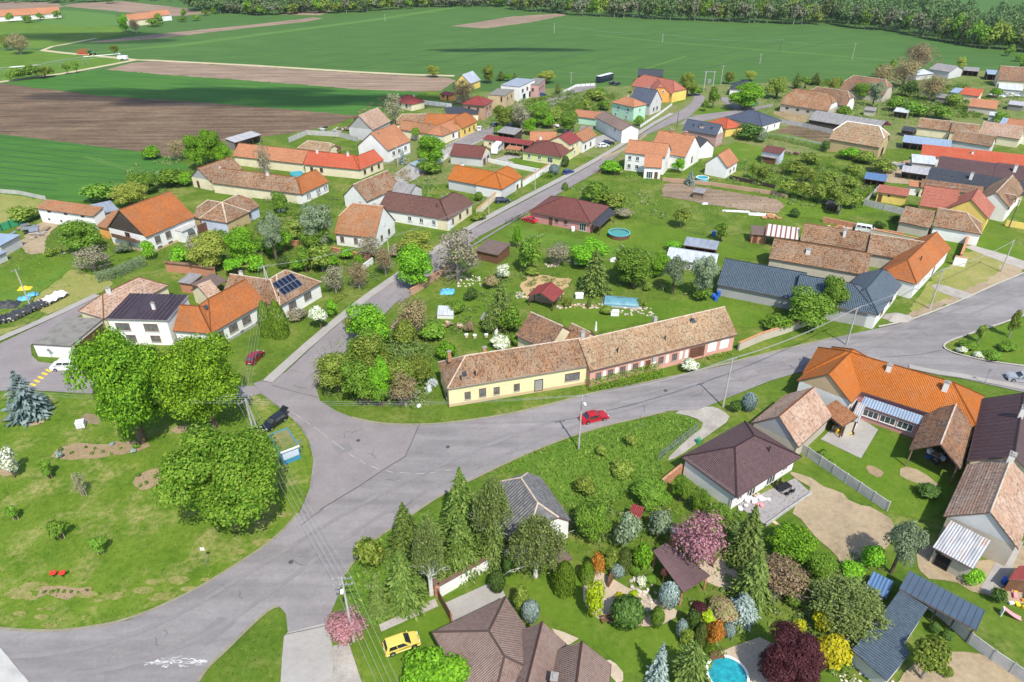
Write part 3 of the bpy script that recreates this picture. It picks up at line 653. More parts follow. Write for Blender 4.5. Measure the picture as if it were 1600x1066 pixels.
WK = dict(w=(1.05, 1.35, .95, 'frame_brown', 'glass'), W=(1.1, 1.35, .95, 'frame_white', 'glass'), l=(1.9, 1.35, .95, 'frame_white', 'glass'), L=(1.9, 1.3, .95, 'frame_brown', 'curtain'), s=(.55, .5, 1.9, 'frame_dark', 'glass'), b=(.7, .4, .25, 'frame_dark', 'glass'),
          a=(.9, .95, 0, 'frame_white', 'glass'), A=(.8, .9, 0, 'frame_brown', 'glass'), c=(1.0, 1.4, .95, 'frame_brown', 'curtain'), p=(1.9, 2.1, .12, 'frame_white', 'glass'), d=(1.0, 2.05, .1, 'frame_brown', 'door_brown'), D=(1.0, 2.05, .1, 'frame_white', 'door_white'),
          g=(2.5, 2.2, .03, 'frame_brown', 'door_brown'), G=(2.5, 2.2, .03, 'frame_white', 'door_white'), k=(2.6, 2.4, .03, 'darkwood2', 'black'), x=(2.3, 2.0, .03, 'frame_dark', 'door_grey'))  # k: open bay, its dark inside painted as a black panel
_wc = {}
def window(kind, parent, M4, w=None, h=None):
    ww, hh, z, fm, pm = WK[kind]; ww, hh = w or ww, h or hh; key = (kind, ww, hh)
    if key not in _wc:
        f = MB(); t = .09 if kind not in 'gGkx' else .12
        f.box(-ww / 2, -ww / 2 + t, -.07, 0, 0, hh); f.box(ww / 2 - t, ww / 2, -.07, 0, 0, hh); f.box(-ww / 2 + t, ww / 2 - t, -.07, 0, 0, t); f.box(-ww / 2 + t, ww / 2 - t, -.07, 0, hh - t, hh)
        if kind in 'wWlLcaAp':
            for q in range(1, 3 if ww > 1.6 else 2): x = -ww / 2 + ww * q / (3 if ww > 1.6 else 2); f.box(x - .035, x + .035, -.06, 0, t, hh - t)
        p = MB(); p.box(-ww / 2 + t, ww / 2 - t, -.025, .01, t, hh - t)
        sl_ = None
        if kind in 'wWlLcaA': sl_ = MB(); sl_.box(-ww / 2 - .08, ww / 2 + .08, -.16, 0, -.07, -.003); sl_ = sl_.mesh('window_sill', M['concrete'])
        if kind in 'gGx':
            for q in range(1, 5): p.box(-ww / 2 + t, ww / 2 - t, -.034, -.026, hh * q / 5 - .02, hh * q / 5 + .02)
        _wc[key] = (f.mesh('frame', M[fm]), p.mesh('pane', M[pm]), sl_)
    f, p, s_ = _wc[key]; door = kind in 'dDgGkx'
    o = inst('door' if door else 'window', f, parent); o.matrix_local = M4
    inst('door_leaf' if door else 'pane', p, o)
    if s_: inst('window_sill', s_, o)
    return o
def solve(A, B, he, Rp, pitch, W, typ):
    a, b = G(A, he), G(B, he); u = (b - a); u.z = 0; L = u.length; u /= L; n = Vector((-u.y, u.x, 0)); tp = math.tan(R(pitch))
    if W is None:
        def f(t): r = G(Rp, he + t * tp); return (r - a).dot(n) - t
        lo, hi = .2, 30; 
        if f(.2) < 0:
            a, b, u = b, a, -u; n = -n
        for _ in range(50):
            m = (lo + hi) / 2
            if f(m) > 0: lo = m
            else: hi = m
        W = lo * (1 if typ == 'shed' else 2)
    return a, u, n, L, W
def wing(root, A, B, he, Rp=None, pitch=38, W=None, typ='gable', ends=(0, 0), roof='t_orange', wall='white', ov=.35, og=.22, wins=(), plinth=None, chim=(), openw=False, ridge='auto', gut=True, nm='', gable=None, z0=0, cap=.12, fas='fascia', course=None, bays=3, seams=0, dom=()):
    if roof.startswith('s_') and course is None: course = 0
    if typ in ('shed', 'flat') and pitch == 38: pitch = 9 if typ == 'shed' else 1.2
    a, u, n, L, W = solve(A, B, he, Rp, pitch, W, 'gable' if typ == 'gable' else 'shed')
    c0 = a + u * L / 2 + n * W / 2; D = math.hypot(c0.x, c0.y); ang = math.atan2(u.y, u.x); tp = math.tan(R(pitch))
    if root is None: return c0
    base = root.location; loc = (a.x - base.x, a.y - base.y, 0); near = D < 175
    LOG.append('%s L=%.1f W=%.1f ridge=%.1f D=%.0f' % (nm or root.name, L, W, he + (W / 2 if typ == 'gable' else W) * tp, D))
    if course is None: course = .36 if D < 130 else .55 if D < 200 else .9 if D < 300 else 0
    old = roof in ('t_old', 't_old2', 't_beige', 't_pale'); lift = .045 if course else 0; rough = .03 if old else .004
    b = MB(); th = .16; X, Y, Z = Vector((1, 0, 0)), Vector((0, 1, 0)), Vector((0, 0, 1)); cs, sn = math.cos(R(pitch)), math.sin(R(pitch)); hr = he + W / 2 * tp; sl_ = W / 2 / cs
    fl, fr = ends; dl, dr = fl * W / 2, fr * W / 2; caps = []
    if typ == 'gable':
        if dl + dr > L: dl = dr = L / 2 * .999
        tl, tr_ = (1 - fl) * sl_, (1 - fr) * sl_
        pts = [(0, 0), (L, 0)] + ([(L, tr_)] if fr < 1 else []) + ([(L - dr, sl_)] if fr > 0 else []) + ([(dl, sl_)] if L - dr - dl > .02 or fr == 0 else []) + ([(0, tl)] if 0 < fl < 1 else [])
        pts = [p for i, p in enumerate(pts) if i == 0 or math.dist(p, pts[i - 1]) > .02]
        slope(b, pts, Vector((0, 0, he)), X, Y * cs + Z * sn, -Y * sn + Z * cs, course, lift, rough, th)
        pm = [(L - x, y) for x, y in pts][::-1]; pm = pm[-1:] + pm[:-1] if False else pm
        slope(b, pm, Vector((L, W, he)), -X, -Y * cs + Z * sn, Y * sn + Z * cs, course, lift, rough, th)
        for f, x, d, sg in ((fl, 0, dl, 1), (fr, L, dr, -1)):
            if f > 0:
                yk = W / 2 * (1 - f); zl = he + yk * tp; run = d; rise = hr - zl; hl = math.hypot(run, rise); ww = W - 2 * yk
                o = Vector((x, W - yk if sg > 0 else yk, zl)); sdir = -Y if sg > 0 else Y; td = (X * sg * run + Z * rise) / hl; nn = (Z * run - X * sg * rise) / hl
                slope(b, [(0, 0), (ww, 0), (ww / 2, hl)], o, sdir, td, nn, course, lift, rough, th)
                caps += [((x, yk, zl), (x + sg * d, W / 2, hr)), ((x, W - yk, zl), (x + sg * d, W / 2, hr))]
        if L - dl - dr > .1: caps.append(((dl, W / 2, hr), (L - dr, W / 2, hr)))
    else:
        W_ = W; sl_ = W / cs; hr = he + W * tp
        slope(b, [(0, 0), (L, 0), (L, sl_), (0, sl_)], Vector((0, 0, he)), X, Y * cs + Z * sn, -Y * sn + Z * cs, course, lift, rough, th)
        if seams:
            for q in range(seams + 1):
                x = min(max(L * q / seams, .04), L - .04); M4 = Matrix.Translation((x, 0, he + .02)) @ Matrix.Rotation(R(pitch), 4, 'X'); b.box(-.03, .03, 0, sl_, 0, .06, 0, M4)
    ro = b.build('roof', [M[roof], M[fas]], root, loc, ang)
    if caps and not (roof.startswith('s_') and not roof == 's_plum'):
        rc = MB(); rm = ridge if ridge != 'auto' else None
        for p, q in caps: rc.tube([Vector(p) + Z * .04, Vector(q) + Z * .04], cap if near else cap * 1.1, 6)
        rc.build('ridge_cap', M[rm] if rm else (M[roof] if not old else M['ridge']), ro)
    if near and gut and D < 140:
        gt = MB(); gt.tube([(0, -.06, he - .06), (L, -.06, he - .06)], .06, 6); gt.tube([(.1, -.06, he - .08), (.1, ov - .08, he - .5), (.1, ov - .08, z0 + .1)], .04, 5); gt.build('gutter', M['gutter'], root, loc, ang)
    # walls
    wt = he + ov * tp - th - .03; b = MB(); x0, x1, y0, y1 = og, L - og, ov, W - ov
    if typ != 'gable': y1 = W - .15
    if openw:
        nb = max(1, bays)
        for q in range(nb + 1):
            for yy, hh in ((y0, he + y0 * tp), (y1, he + (y1 * tp if typ != 'gable' else ov * tp))):
                if openw == 'front' and yy == y1: continue
                x = x0 + .1 + (x1 - x0 - .2) * q / nb; p = MB(); p.box(-.08, .08, -.08, .08, z0, hh - .12); p.build('post', M[gable or 'wood2'], root, Vector(loc) + Matrix.Rotation(ang, 3, 'Z') @ Vector((x, yy, 0)), ang)
        if openw == 'front':
            zt = he + y1 * tp - th - .03 if typ != 'gable' else wt
            w = MB(); w.box(x0, x1, y1 - .15, y1, z0, zt); w.box(x0, x0 + .15, y0 + .5, y1 - .15, z0, wt); w.box(x1 - .15, x1, y0 + .5, y1 - .15, z0, wt); w.build('wall', M[wall], root, loc, ang)
    else:
        zt2 = wt if typ == 'gable' else he + y1 * tp - th - .03
        q = lambda pts, mi=0: b.poly([Vector(p) for p in pts], mi)
        q([(x0, y0, z0), (x1, y0, z0), (x1, y0, wt), (x0, y0, wt)]); q([(x1, y1, z0), (x0, y1, z0), (x0, y1, zt2), (x1, y1, zt2)])
        for f, x, sg in ((fl, x0, -1), (fr, x1, 1)):
            if typ == 'gable':
                yk = min(max(W / 2 * (1 - f), ov), W / 2); zk = he + yk * tp - th - .03; top = [(x, y1, wt)] + ([(x, W - yk, zk), (x, yk, zk)] if yk > ov + .01 else []) + [(x, y0, wt)]
                low = [(x, y0, z0), (x, y1, z0), (x, y1, wt), (x, y0, wt)]
                if f == 0: top = [(x, y1, wt), (x, W / 2, hr - th - .03), (x, y0, wt)]
                q(low if sg > 0 else low[::-1])
                if f < 1: q(top if sg < 0 else top[::-1], 1)
            else:
                pp = [(x, y0, z0), (x, y1, z0), (x, y1, zt2), (x, y0, wt)]; q(pp if sg > 0 else pp[::-1])
        b.build('wall', [M[wall], M[gable or wall]], root, loc, ang)
        if plinth:
            p = MB(); p.box(x0 - .03, x1 + .03, y0 - .03, y1 + .03, z0, z0 + .55); p.build('plinth', M[plinth], root, loc, ang)
    Rz = Matrix.Translation(loc) @ Matrix.Rotation(ang, 4, 'Z')
    for spec in wins:
        sd, kind, fr_ = spec[:3]; zz = spec[3] if len(spec) > 3 else None; wh = spec[4] if len(spec) > 4 else (None, None)
        z = zz if zz is not None else (WK[kind][2] if kind not in 'aA' else he + .25)
        for f in fr_:
            if sd == 0: T = Matrix.Translation((x0 + (x1 - x0) * f, y0 - .003, z + z0))
            elif sd == 1: T = Matrix.Translation((x1 + .003, y0 + (y1 - y0) * f, z + z0)) @ Matrix.Rotation(PI / 2, 4, 'Z')
            elif sd == 2: T = Matrix.Translation((x1 - (x1 - x0) * f, y1 + .003, z + z0)) @ Matrix.Rotation(PI, 4, 'Z')
            else: T = Matrix.Translation((x0 - .003, y1 - (y1 - y0) * f, z + z0)) @ Matrix.Rotation(-PI / 2, 4, 'Z')
            window(kind, root, Rz @ T, *wh)
    for (fx, fy, w, hh, cm) in chim:
        zr = he + (min(fy, 1 - fy) * W * tp if typ == 'gable' else fy * W * tp); b = MB(); b.box(-w / 2, w / 2, -w * .38, w * .38, zr - .5, zr + hh)
        cp = Rz @ Vector((L * fx, W * fy, 0)); ch = b.build('chimney', M[cm], root, cp, ang); b = MB(); b.box(-w / 2 - .07, w / 2 + .07, -w * .38 - .07, w * .38 + .07, zr + hh, zr + hh + .1)
        b.box(-w * .3, w * .3, -w * .2, w * .2, zr + hh + .1, zr + hh + .25); b.build('chimney_cap', M['cap'], ch)
    for (fx, fy, kind) in dom:      # skylight or dormer on the near slope
        y = W * fy * (.5 if typ == 'gable' else 1); zr = he + y * tp; p = Rz @ Vector((L * fx, y, zr))
        if kind == 'sky':
            b = MB(); b.box(-.35, .35, 0, .9, .03, .1); q_ = b.build('skylight', M['glass'], root, p, 0); q_.rotation_euler = (R(pitch), 0, ang)
        elif kind == 'pipe':
            b = MB(); b.tube([(0, 0, -.2), (0, 0, .75)], .11, 8); b.tube([(0, 0, .75), (0, 0, .9)], .17, 8); b.build('flue', M['darkmetal'], root, p)
        elif kind == 'dormer':
            b = MB(); b.box(-.8, .8, 0, 1.6, -.1, 1.1); q_ = b.build('dormer', M[wall], root, p, ang); b = MB(); b.poly([(-1, -.2, 1.1), (0, -.2, 1.6), (0, 2.4, 1.6), (-1, 2.4, 1.1)]); b.poly([(0, -.2, 1.6), (1, -.2, 1.1), (1, 2.4, 1.1), (0, 2.4, 1.6)]); b.poly([(-1, -.2, 1.1), (1, -.2, 1.1), (0, -.2, 1.6)]); b.build('dormer_roof', M[roof], q_)
            window('a', q_, Matrix.Translation((0, -.004, .1))); 
    return dict(a=a, u=u, n=n, L=L, W=W, he=he, hr=hr, ang=ang, Rz=Rz, tp=tp, pitch=pitch, root=root)
def house(short, label, wings, name='house', cat='house', group=None):
    """wings: list of keyword dicts for wing(); the first sets the base point"""
    k = dict(wings[0]); c = wing(None, **k); o = thing(name, (c.x, c.y, 0), label, cat, group, land=short)
    o['_w'] = 0; del o['_w']; return o, [wing(o, **dict(w, nm=short)) for w in wings]
def hut(label, A, B, he, Rp=None, name='shed', cat='shed', **k): return house(None, label, [dict(A=A, B=B, he=he, Rp=Rp, **k)], name, cat)
def on_roof(w, fx, fy):
    """local matrix (house frame) of a point on the near slope, x along the eave, y up the slope"""
    y = w['W'] * .5 * fy; return w['Rz'] @ Matrix.Translation((w['L'] * fx, y, w['he'] + y * w['tp'])) @ Matrix.Rotation(R(w['pitch']), 4, 'X')
def slab(label, pts, z, roof, name='canopy', cat='canopy', thick=.14, posts='wood2', wall=None, wallz=0, short=None, tilt=0):
    """roof of free outline: top sheet, edge board, posts or walls under it"""
    g = [G(p, z) for p in pts]; c = sum(g, Vector()) / len(g); o = thing(name, (c.x, c.y, 0), label, cat, land=short); q = [p - Vector((c.x, c.y, 0)) for p in g]
    if sum(a.x * b.y - a.y * b.x for a, b in zip(q, q[1:] + q[:1])) < 0: q = q[::-1]
    u = (q[1] - q[0]); u.z = 0; u.normalize(); v = Vector((-u.y, u.x, 0)); b = MB(); m = len(q)
    b.poly(q, 0, [(p.dot(u), p.dot(v)) for p in q]); dn = Vector((0, 0, -thick)); b.poly([p + dn for p in q[::-1]], 1)
    for i in range(m): b.poly([q[i] + dn, q[(i + 1) % m] + dn, q[(i + 1) % m], q[i]], 1)
    b.build('roof', [M[roof], M['fascia']], o); k = [p * .9 for p in q]
    if wall:
        b = MB()
        for i in range(m): a, d = k[i], k[(i + 1) % m]; b.poly([(a.x, a.y, wallz), (d.x, d.y, wallz), (d.x, d.y, z - thick), (a.x, a.y, z - thick)])
        b.build('wall', M[wall], o)
    elif posts:
        for p in k: b = MB(); b.box(-.09, .09, -.09, .09, 0, z - thick - .003); b.build('post', M[posts], o, (p.x, p.y, 0))
    return o
# ------------------------------------------------------------------ walls and fences
def wall(pts, h, t, mat, label=None, coping=None, name='garden_wall', cat='wall', cw=.08, auto=None, ch=.08):
    g = [G(p) for p in pts]; o0 = g[len(g) // 2].copy(); o = thing(name, o0, label, cat, auto=auto); b = MB(); c = MB()
    for a, d in zip(g, g[1:]):
        v = d - a; L = v.length; M4 = Matrix.Translation(a - o0) @ Matrix.Rotation(math.atan2(v.y, v.x), 4, 'Z'); b.box(0, L, -t / 2, t / 2, -.05, h, 0, M4)
        c.box(-.03, L + .03, -t / 2 - cw, t / 2 + cw, h + .002, h + ch, 0, M4)
    b.build('wall', M[mat], o)
    if coping: c.build('coping', M[coping], o)
    return o
_pc = {}
def panel_fence(pts, label=None, h=1.7, pl=2.0, kind='concrete', mat='concrete_panel', post='concrete', name='panel_fence', auto=None):
    g = [G(p) for p in pts]; o0 = g[0].copy(); o = thing(name, o0, label, 'fence', auto=auto)
    for a, d in zip(g, g[1:]):
        v = d - a; L = v.length; k = max(1, round(L / pl)); s = L / k; ang = math.atan2(v.y, v.x); u = v / L
        for i in range(k):
            key = (kind, mat, h, round(s, 2))
            if key not in _pc:
                b = MB(); w = s - .14
                if kind == 'concrete':            # five boards with recessed joints, one profile
                    n = 5; bh = h / n; prof = []
                    for q in range(n): prof += [(-.03, q * bh), (-.055, q * bh + .03), (-.055, (q + 1) * bh - .03), (-.03, (q + 1) * bh)]
                    prof = [(y, z) for y, z in prof] + [(-y, z) for y, z in prof[::-1]]
                    A_ = [(-w / 2, y, z) for y, z in prof]; B_ = [(w / 2, y, z) for y, z in prof]; m = len(prof)
                    for q in range(m): b.poly([A_[q], A_[(q + 1) % m], B_[(q + 1) % m], B_[q]][::-1])
                    b.poly(A_); b.poly(B_[::-1])
                elif kind == 'solid': b.box(-w / 2, w / 2, -.03, .03, .03, h)
                elif kind == 'mesh':
                    for q in range(int(w / .22) + 1): b.box(-w / 2 + q * .22 - .012, -w / 2 + q * .22 + .012, -.012, .012, .05, h)
                    for z in (.1, h * .5, h - .05): b.box(-w / 2, w / 2, -.018, .018, z - .018, z + .018)
                elif kind == 'slat':
                    for q in range(int(w / .14)): b.box(-w / 2 + q * .14, -w / 2 + q * .14 + .1, -.015, .015, .06, h)
                    for z in (.3, h - .3): b.box(-w / 2, w / 2, .016, .06, z - .04, z + .04)
                _pc[key] = b.mesh('panel', M[mat])
            p = a + u * (s * (i + .5)) - o0; pn = inst('panel' if kind != 'slat' else 'picket_panel', _pc[key], o, p, ang)
            if kind in ('mesh', 'slat'): pn['kind'] = 'stuff'
        pk = ('post', post, h, kind)
        if pk not in _pc:
            b = MB(); r = .09 if kind in ('concrete', 'solid') else .04; b.box(-r, r, -r, r, -.1, h + .06); _pc[pk] = b.mesh('post', M[post])
        for i in range(k + 1): inst('post', _pc[pk], o, a + u * (s * i) - o0, ang)
    return o
# ------------------------------------------------------------------ cars
def car_proto(name, kind, pm, L=4.2, Wd=1.74, Hh=1.48):
    """nose at +x. body loft, cabin glass, roof, wheels, lamps"""
    o = bpy.data.objects.new(name, None); C.objects.link(o); hw = Wd / 2
    van = kind == 'van'; z1 = .92 if kind in ('suv', 'van') else .84
    prof = dict(hatch=[(-.5, .5), (-.49, .86), (-.4, .95), (.12, .94), (.3, .9), (.44, .78), (.49, .62), (.5, .45)], sedan=[(-.5, .5), (-.495, .84), (-.44, .93), (-.3, .95), (.12, .93), (.3, .88), (.45, .74), (.495, .6), (.5, .45)],
                suv=[(-.5, .55), (-.495, .92), (-.42, 1.02), (.1, 1.02), (.28, .98), (.44, .88), (.49, .72), (.5, .5)], van=[(-.5, .55), (-.5, 1.0), (-.49, 1.06), (.2, 1.06), (.34, 1.0), (.45, .86), (.495, .7), (.5, .5)])[kind]
    pts = [(x * L, z * Hh / 1.48) for x, z in prof]; low = [(L * .47, .26), (-L * .47, .26)]; ring = pts + low; cx = 0
    b = MB(); sec = [(-hw + .04, .93, .03), (-hw, .985, 0), (-hw * .75, 1, 0), (hw * .75, 1, 0), (hw, .985, 0), (hw - .04, .93, .03)]; m = len(ring); rows = []
    for y, k, dz in sec:
        i = len(b.v); rows.append(i)
        for x, z in ring: b.v.append((x * (k + (1 - k) * .4), y * (1 - .14 * (abs(x) / (L / 2)) ** 4), .26 + (z - .26) * (k if z > .6 else 1) + dz * (z < .3)))
    for r0, r1 in zip(rows, rows[1:]):
        for q in range(m): q2 = (q + 1) % m; b.f.append((r0 + q, r1 + q, r1 + q2, r0 + q2)); b.m.append(0); b.uv.append([(0, 0)] * 4)
    b.f.append(tuple(rows[0] + q for q in range(m))); b.f.append(tuple(rows[-1] + q for q in range(m))[::-1]); b.m += [0, 0]; b.uv += [[(0, 0)] * m] * 2
    b.build('body', M[pm], o, smooth=False)
    zb = .93 * Hh / 1.48 * (1.06 if kind in ('suv', 'van') else 1)
    xr0, xr1, xt0, xt1 = dict(hatch=(-.475, .25, -.4, .06), sedan=(-.36, .2, -.22, .04), suv=(-.47, .2, -.33, .04), van=(-.49, .33, -.47, .2))[kind]
    zb = max(zb, .88); zt = Hh; bw, tw = hw * .95, hw * .76
    def lerp(k): return (xr0 + (xt0 - xr0) * k) * L, (xr1 + (xt1 - xr1) * k) * L, bw + (tw - bw) * k, zb + (zt - zb) * k
    b0, b1, wb, z0 = lerp(0); t0, t1, wt, z1 = lerp(.93); fr = MB()   # pillars: a slightly smaller painted cabin under the glass
    lo = [(b0, -wb, z0 - .06), (b1, -wb, z0 - .06), (b1, wb, z0 - .06), (b0, wb, z0 - .06)]; hi = [(t0, -wt, z1), (t1, -wt, z1), (t1, wt, z1), (t0, wt, z1)]
    for q in range(4): fr.poly([lo[q], lo[(q + 1) % 4], hi[(q + 1) % 4], hi[q]])
    fr.poly(hi); fr.build('cabin', M[pm], o)
    rf = MB(); e = .03; rr = [(t0 - .02, -wt + e, z1), (t1 + .05, -wt + e, z1), (t1 + .05, wt - e, z1), (t0 - .02, wt - e, z1)]; rt = [(t0 + .12, -wt + .14, zt), (t1 - .06, -wt + .14, zt), (t1 - .06, wt - .14, zt), (t0 + .12, wt - .14, zt)]
    for q in range(4): rf.poly([rr[q], rr[(q + 1) % 4], rt[(q + 1) % 4], rt[q]])
    rf.poly(rt); rf.build('roof', M[pm], o)
    def pane(name, P, out):
        g = MB(); c = sum((Vector(p) for p in P), Vector()) / len(P); g.poly([Vector(p) + Vector(out) * .012 for p in P]); return g.build(name, M['glass'], o)
    def quad(f0, f1, side, k0=.1, k1=.88):
        r = []
        for k, f in ((k0, f0), (k0, f1), (k1, f1), (k1, f0)):
            a, c, w, z = lerp(k); x = a + (c - a) * f; r.append((x, side * w, z))
        return r if side < 0 else r[::-1]
    nb = 3 if van else 2
    cuts = [.1, .48, .9] if kind != 'van' else [.03, .3, .62, .93]
    for sd in (-1, 1):
        for i in range(nb): pane('side_window', quad(cuts[i] + .015, cuts[i + 1] - .015, sd), (0, sd, .2))
    def endq(front):
        r = []
        for k, s in ((.08, -1), (.08, 1), (.9, 1), (.9, -1)):
            a, c, w, z = lerp(k); r.append((c if front else a, s * (w - .1), z))
        return r if front else r[::-1]
    pane('windscreen', endq(True), (.8, 0, .6)); pane('rear_window', endq(False), (-.8, 0, .6))
    tyre = MB(); tyre.lathe([(.2, -.1), (.3, -.1), (.325, -.06), (.325, .06), (.3, .1), (.2, .1)], 14, caps=False); tyre = tyre.mesh('tyre', M['rubber']); rim = MB(); rim.lathe([(.05, -.085), (.205, -.09), (.205, .09), (.05, .085)], 10); rim = rim.mesh('rim', M['rim'])
    for x in (-.3 * L, .31 * L):
        for y in (-1, 1):
            w = inst('wheel', tyre, o, (x, y * (hw - .09), .325)); w.rotation_euler = (PI / 2, 0, 0); inst('rim', rim, w)
    for nm_, x, mt in (('headlight', L * .478, 'lamp_clear'), ('tail_light', -L * .491, 'lamp_red')):
        for y in (-1, 1): q = MB(); q.box(-.05, .025, -.15, .15, -.05, .05); q.build(nm_, M[mt], o, (x, y * (hw - .32), .72 * Hh / 1.48 + (.06 if 'tail' in nm_ else 0)))
    for x, sg in ((L * .5, 1), (-L * .5, -1)): q = MB(); q.box(-.01, .012, -.26, .26, -.055, .055); q.build('number_plate', M['plate'], o, (x + sg * .006, 0, .46))
    for y in (-1, 1): q = MB(); q.box(-.06, .08, -.09, .09, -.06, .06); q.build('mirror', M[pm], o, (b1 * .82, y * (hw + .06), z0 + .05))
    for sg in (-1, 1): q = MB(); q.box(-.05, .05, -hw * .88, hw * .88, -.09, .09); q.build('bumper', M['plastic_black' if kind in ('suv', 'van') else pm], o, (sg * L * .485, 0, .38))
    return o
CARS = 'cars in the village'
def car(kind, pm, rear, front, label, L=4.2, Wd=1.74, Hh=1.48, name='parked_car', cat='car', group=CARS):
    o = car_proto(name, kind, pm, L, Wd, Hh); a, b = G(rear), G(front); c = (a + b) / 2; d = b - a; o.location = (c.x, c.y, .012); o.rotation_euler.z = math.atan2(d.y, d.x); tag(o, label, cat, group); LAND.append((None, c.x, c.y)); return o
# ------------------------------------------------------------------ poles and lines
POLES = {}
def pole(key, base, top=None, h=None, arm=1.6, label=None, lamp=False, mat='pole', ang=0, r=.16, double=False, auto=None, n=3, arms=1):
    h = h or min(max(hgt(base, top), 5), 13); p = G(base); o = thing('utility_pole', p, label, 'pole', 'utility poles along the streets', ang, auto=auto)
    b = MB(); b.tube([(0, 0, -.1), (0, 0, h)], [r, r * .62], 10); b.build('shaft', M[mat], o)
    if double: b = MB(); b.tube([(1.1, 0, -.1), (.12, 0, h - .3)], [r, r * .62], 10); b.build('shaft', M[mat], o)
    pts = []
    for q in range(arms):
        z = h - .25 - q * .9; b = MB(); b.box(-arm / 2, arm / 2, -.05, .05, z - .05, z + .05); b.build('crossarm', M['metal'], o)
        for i in range(n):
            x = -arm / 2 + .08 + (arm - .16) * i / max(1, n - 1); b = MB(); b.tube([(x, 0, z + .05), (x, 0, z + .13), (x, 0, z + .26)], [.03, .07, .05], 6); b.build('insulator', M['ceramic'], o); pts.append(Vector((x, 0, z + .26)))
    if lamp:
        b = MB(); b.tube([(0, 0, h - 1.0), (0, -.5, h - .7), (0, -1.0, h - .62)], .035, 5); la = b.build('lamp_arm', M['metal'], o); b = MB(); b.box(-.16, .16, -1.5, -.95, h - .68, h - .56); b.build('lamp_head', M['lampglass'], la)
    Rz = Matrix.Rotation(ang, 3, 'Z'); POLES[key] = [p + Rz @ q for q in pts]; return o
def line(k0, k1, label, sag=.9, m=None, r=.02, end=None):
    A_ = POLES[k0]; B_ = POLES[k1] if end is None else [end + (q - A_[0]) for q in A_]; n = m or min(len(A_), len(B_)); c = A_[0].lerp(B_[0], .5); o = thing('power_line', (c.x, c.y, 0), label, 'power line', 'overhead power lines')
    if (A_[-1] - A_[0]).dot(B_[-1] - B_[0]) < 0: B_ = B_[::-1]
    for a, b_ in zip(A_[:n], B_[:n]):
        w = MB(); pts = []
        for i in range(15):
            t = i / 14; q = a.lerp(b_, t); q.z -= 4 * sag * t * (1 - t); pts.append(q - Vector((c.x, c.y, 0)))
        w.tube(pts, r, 4); w.build('cable', M['cable'], o)
    return o
# ------------------------------------------------------------------ flat ground sheets
LV = 0
def smooth_pts(g, it=2):
    for _ in range(it):
        q = []
        for a, b in zip(g, g[1:] + g[:1]): q += [a.lerp(b, .25), a.lerp(b, .75)]
        g = q
    return g
NATURAL = {'dirt', 'bed', 'gravelb', 'lush', 'park', 'lawn', 'drygrass', 'soil2', 'sand', 'garden', 'track', 'soil', 'wheat2'}
def ragged(g, step=1.1):
    rr = random.Random(len(g)); out = []
    for a, b in zip(g, g[1:] + g[:1]):
        n = max(1, min(30, int((b - a).length / step))); k = .28 if n < 30 else .6
        out += [a.lerp(b, i / n) + Vector((rr.gauss(0, k), rr.gauss(0, k), 0)) * (1 if i else .5) for i in range(n)]
    return out
_nz = 0
def sheet_poly(name, mat, pts, lv=1, smooth=0, kind='structure'):
    g = [G(p) for p in pts]
    if smooth: g = smooth_pts(g, smooth)
    if mat in NATURAL: g = ragged(g)
    global _nz; _nz += 1; z = .014 * lv + (_nz % 30) * .0004; c = sum(g, Vector()) / len(g); bm = bmesh.new(); f = bm.faces.new([bm.verts.new((q.x - c.x, q.y - c.y, 0)) for q in g]); bm.normal_update()
    if f.normal.z < 0: f.normal_flip()
    bmesh.ops.triangulate(bm, faces=[f]); me = bpy.data.meshes.new(name); bm.to_mesh(me); bm.free(); me.materials.append(M[mat]); o = bpy.data.objects.new(name, me); o.location = (c.x, c.y, z); C.objects.link(o); o['kind'] = kind; return o
def ribbon(name, mat, pts, w, lv=3, kind='structure', smooth=0, z=None, h=0, world=False):
    """strip of width w along photo points; with h it is a raised kerb"""
    g = list(pts) if world else [G(p) for p in pts]
    for _ in range(smooth): g = [g[0]] + [q for a, b in zip(g, g[1:]) for q in (a.lerp(b, .25), a.lerp(b, .75))] + [g[-1]]
    global _nz; _nz += 1; c = g[0].copy(); zz = .014 * lv + (_nz % 30) * .0004; b = MB(); l, r_ = [], []
    for i, p in enumerate(g):
        d = g[min(i + 1, len(g) - 1)] - g[max(i - 1, 0)]; d.z = 0; d.normalize(); n = Vector((-d.y, d.x, 0)); l.append(p - c + n * w / 2); r_.append(p - c - n * w / 2)
    up = Vector((0, 0, h))
    for i in range(len(g) - 1):
        b.poly([r_[i] + up, r_[i + 1] + up, l[i + 1] + up, l[i] + up])
        if h: b.poly([r_[i], r_[i + 1], r_[i + 1] + up, r_[i] + up]); b.poly([l[i + 1], l[i], l[i] + up, l[i + 1] + up])
    o = b.build(name, M[mat], None, (c.x, c.y, zz)); o['kind'] = kind; return o
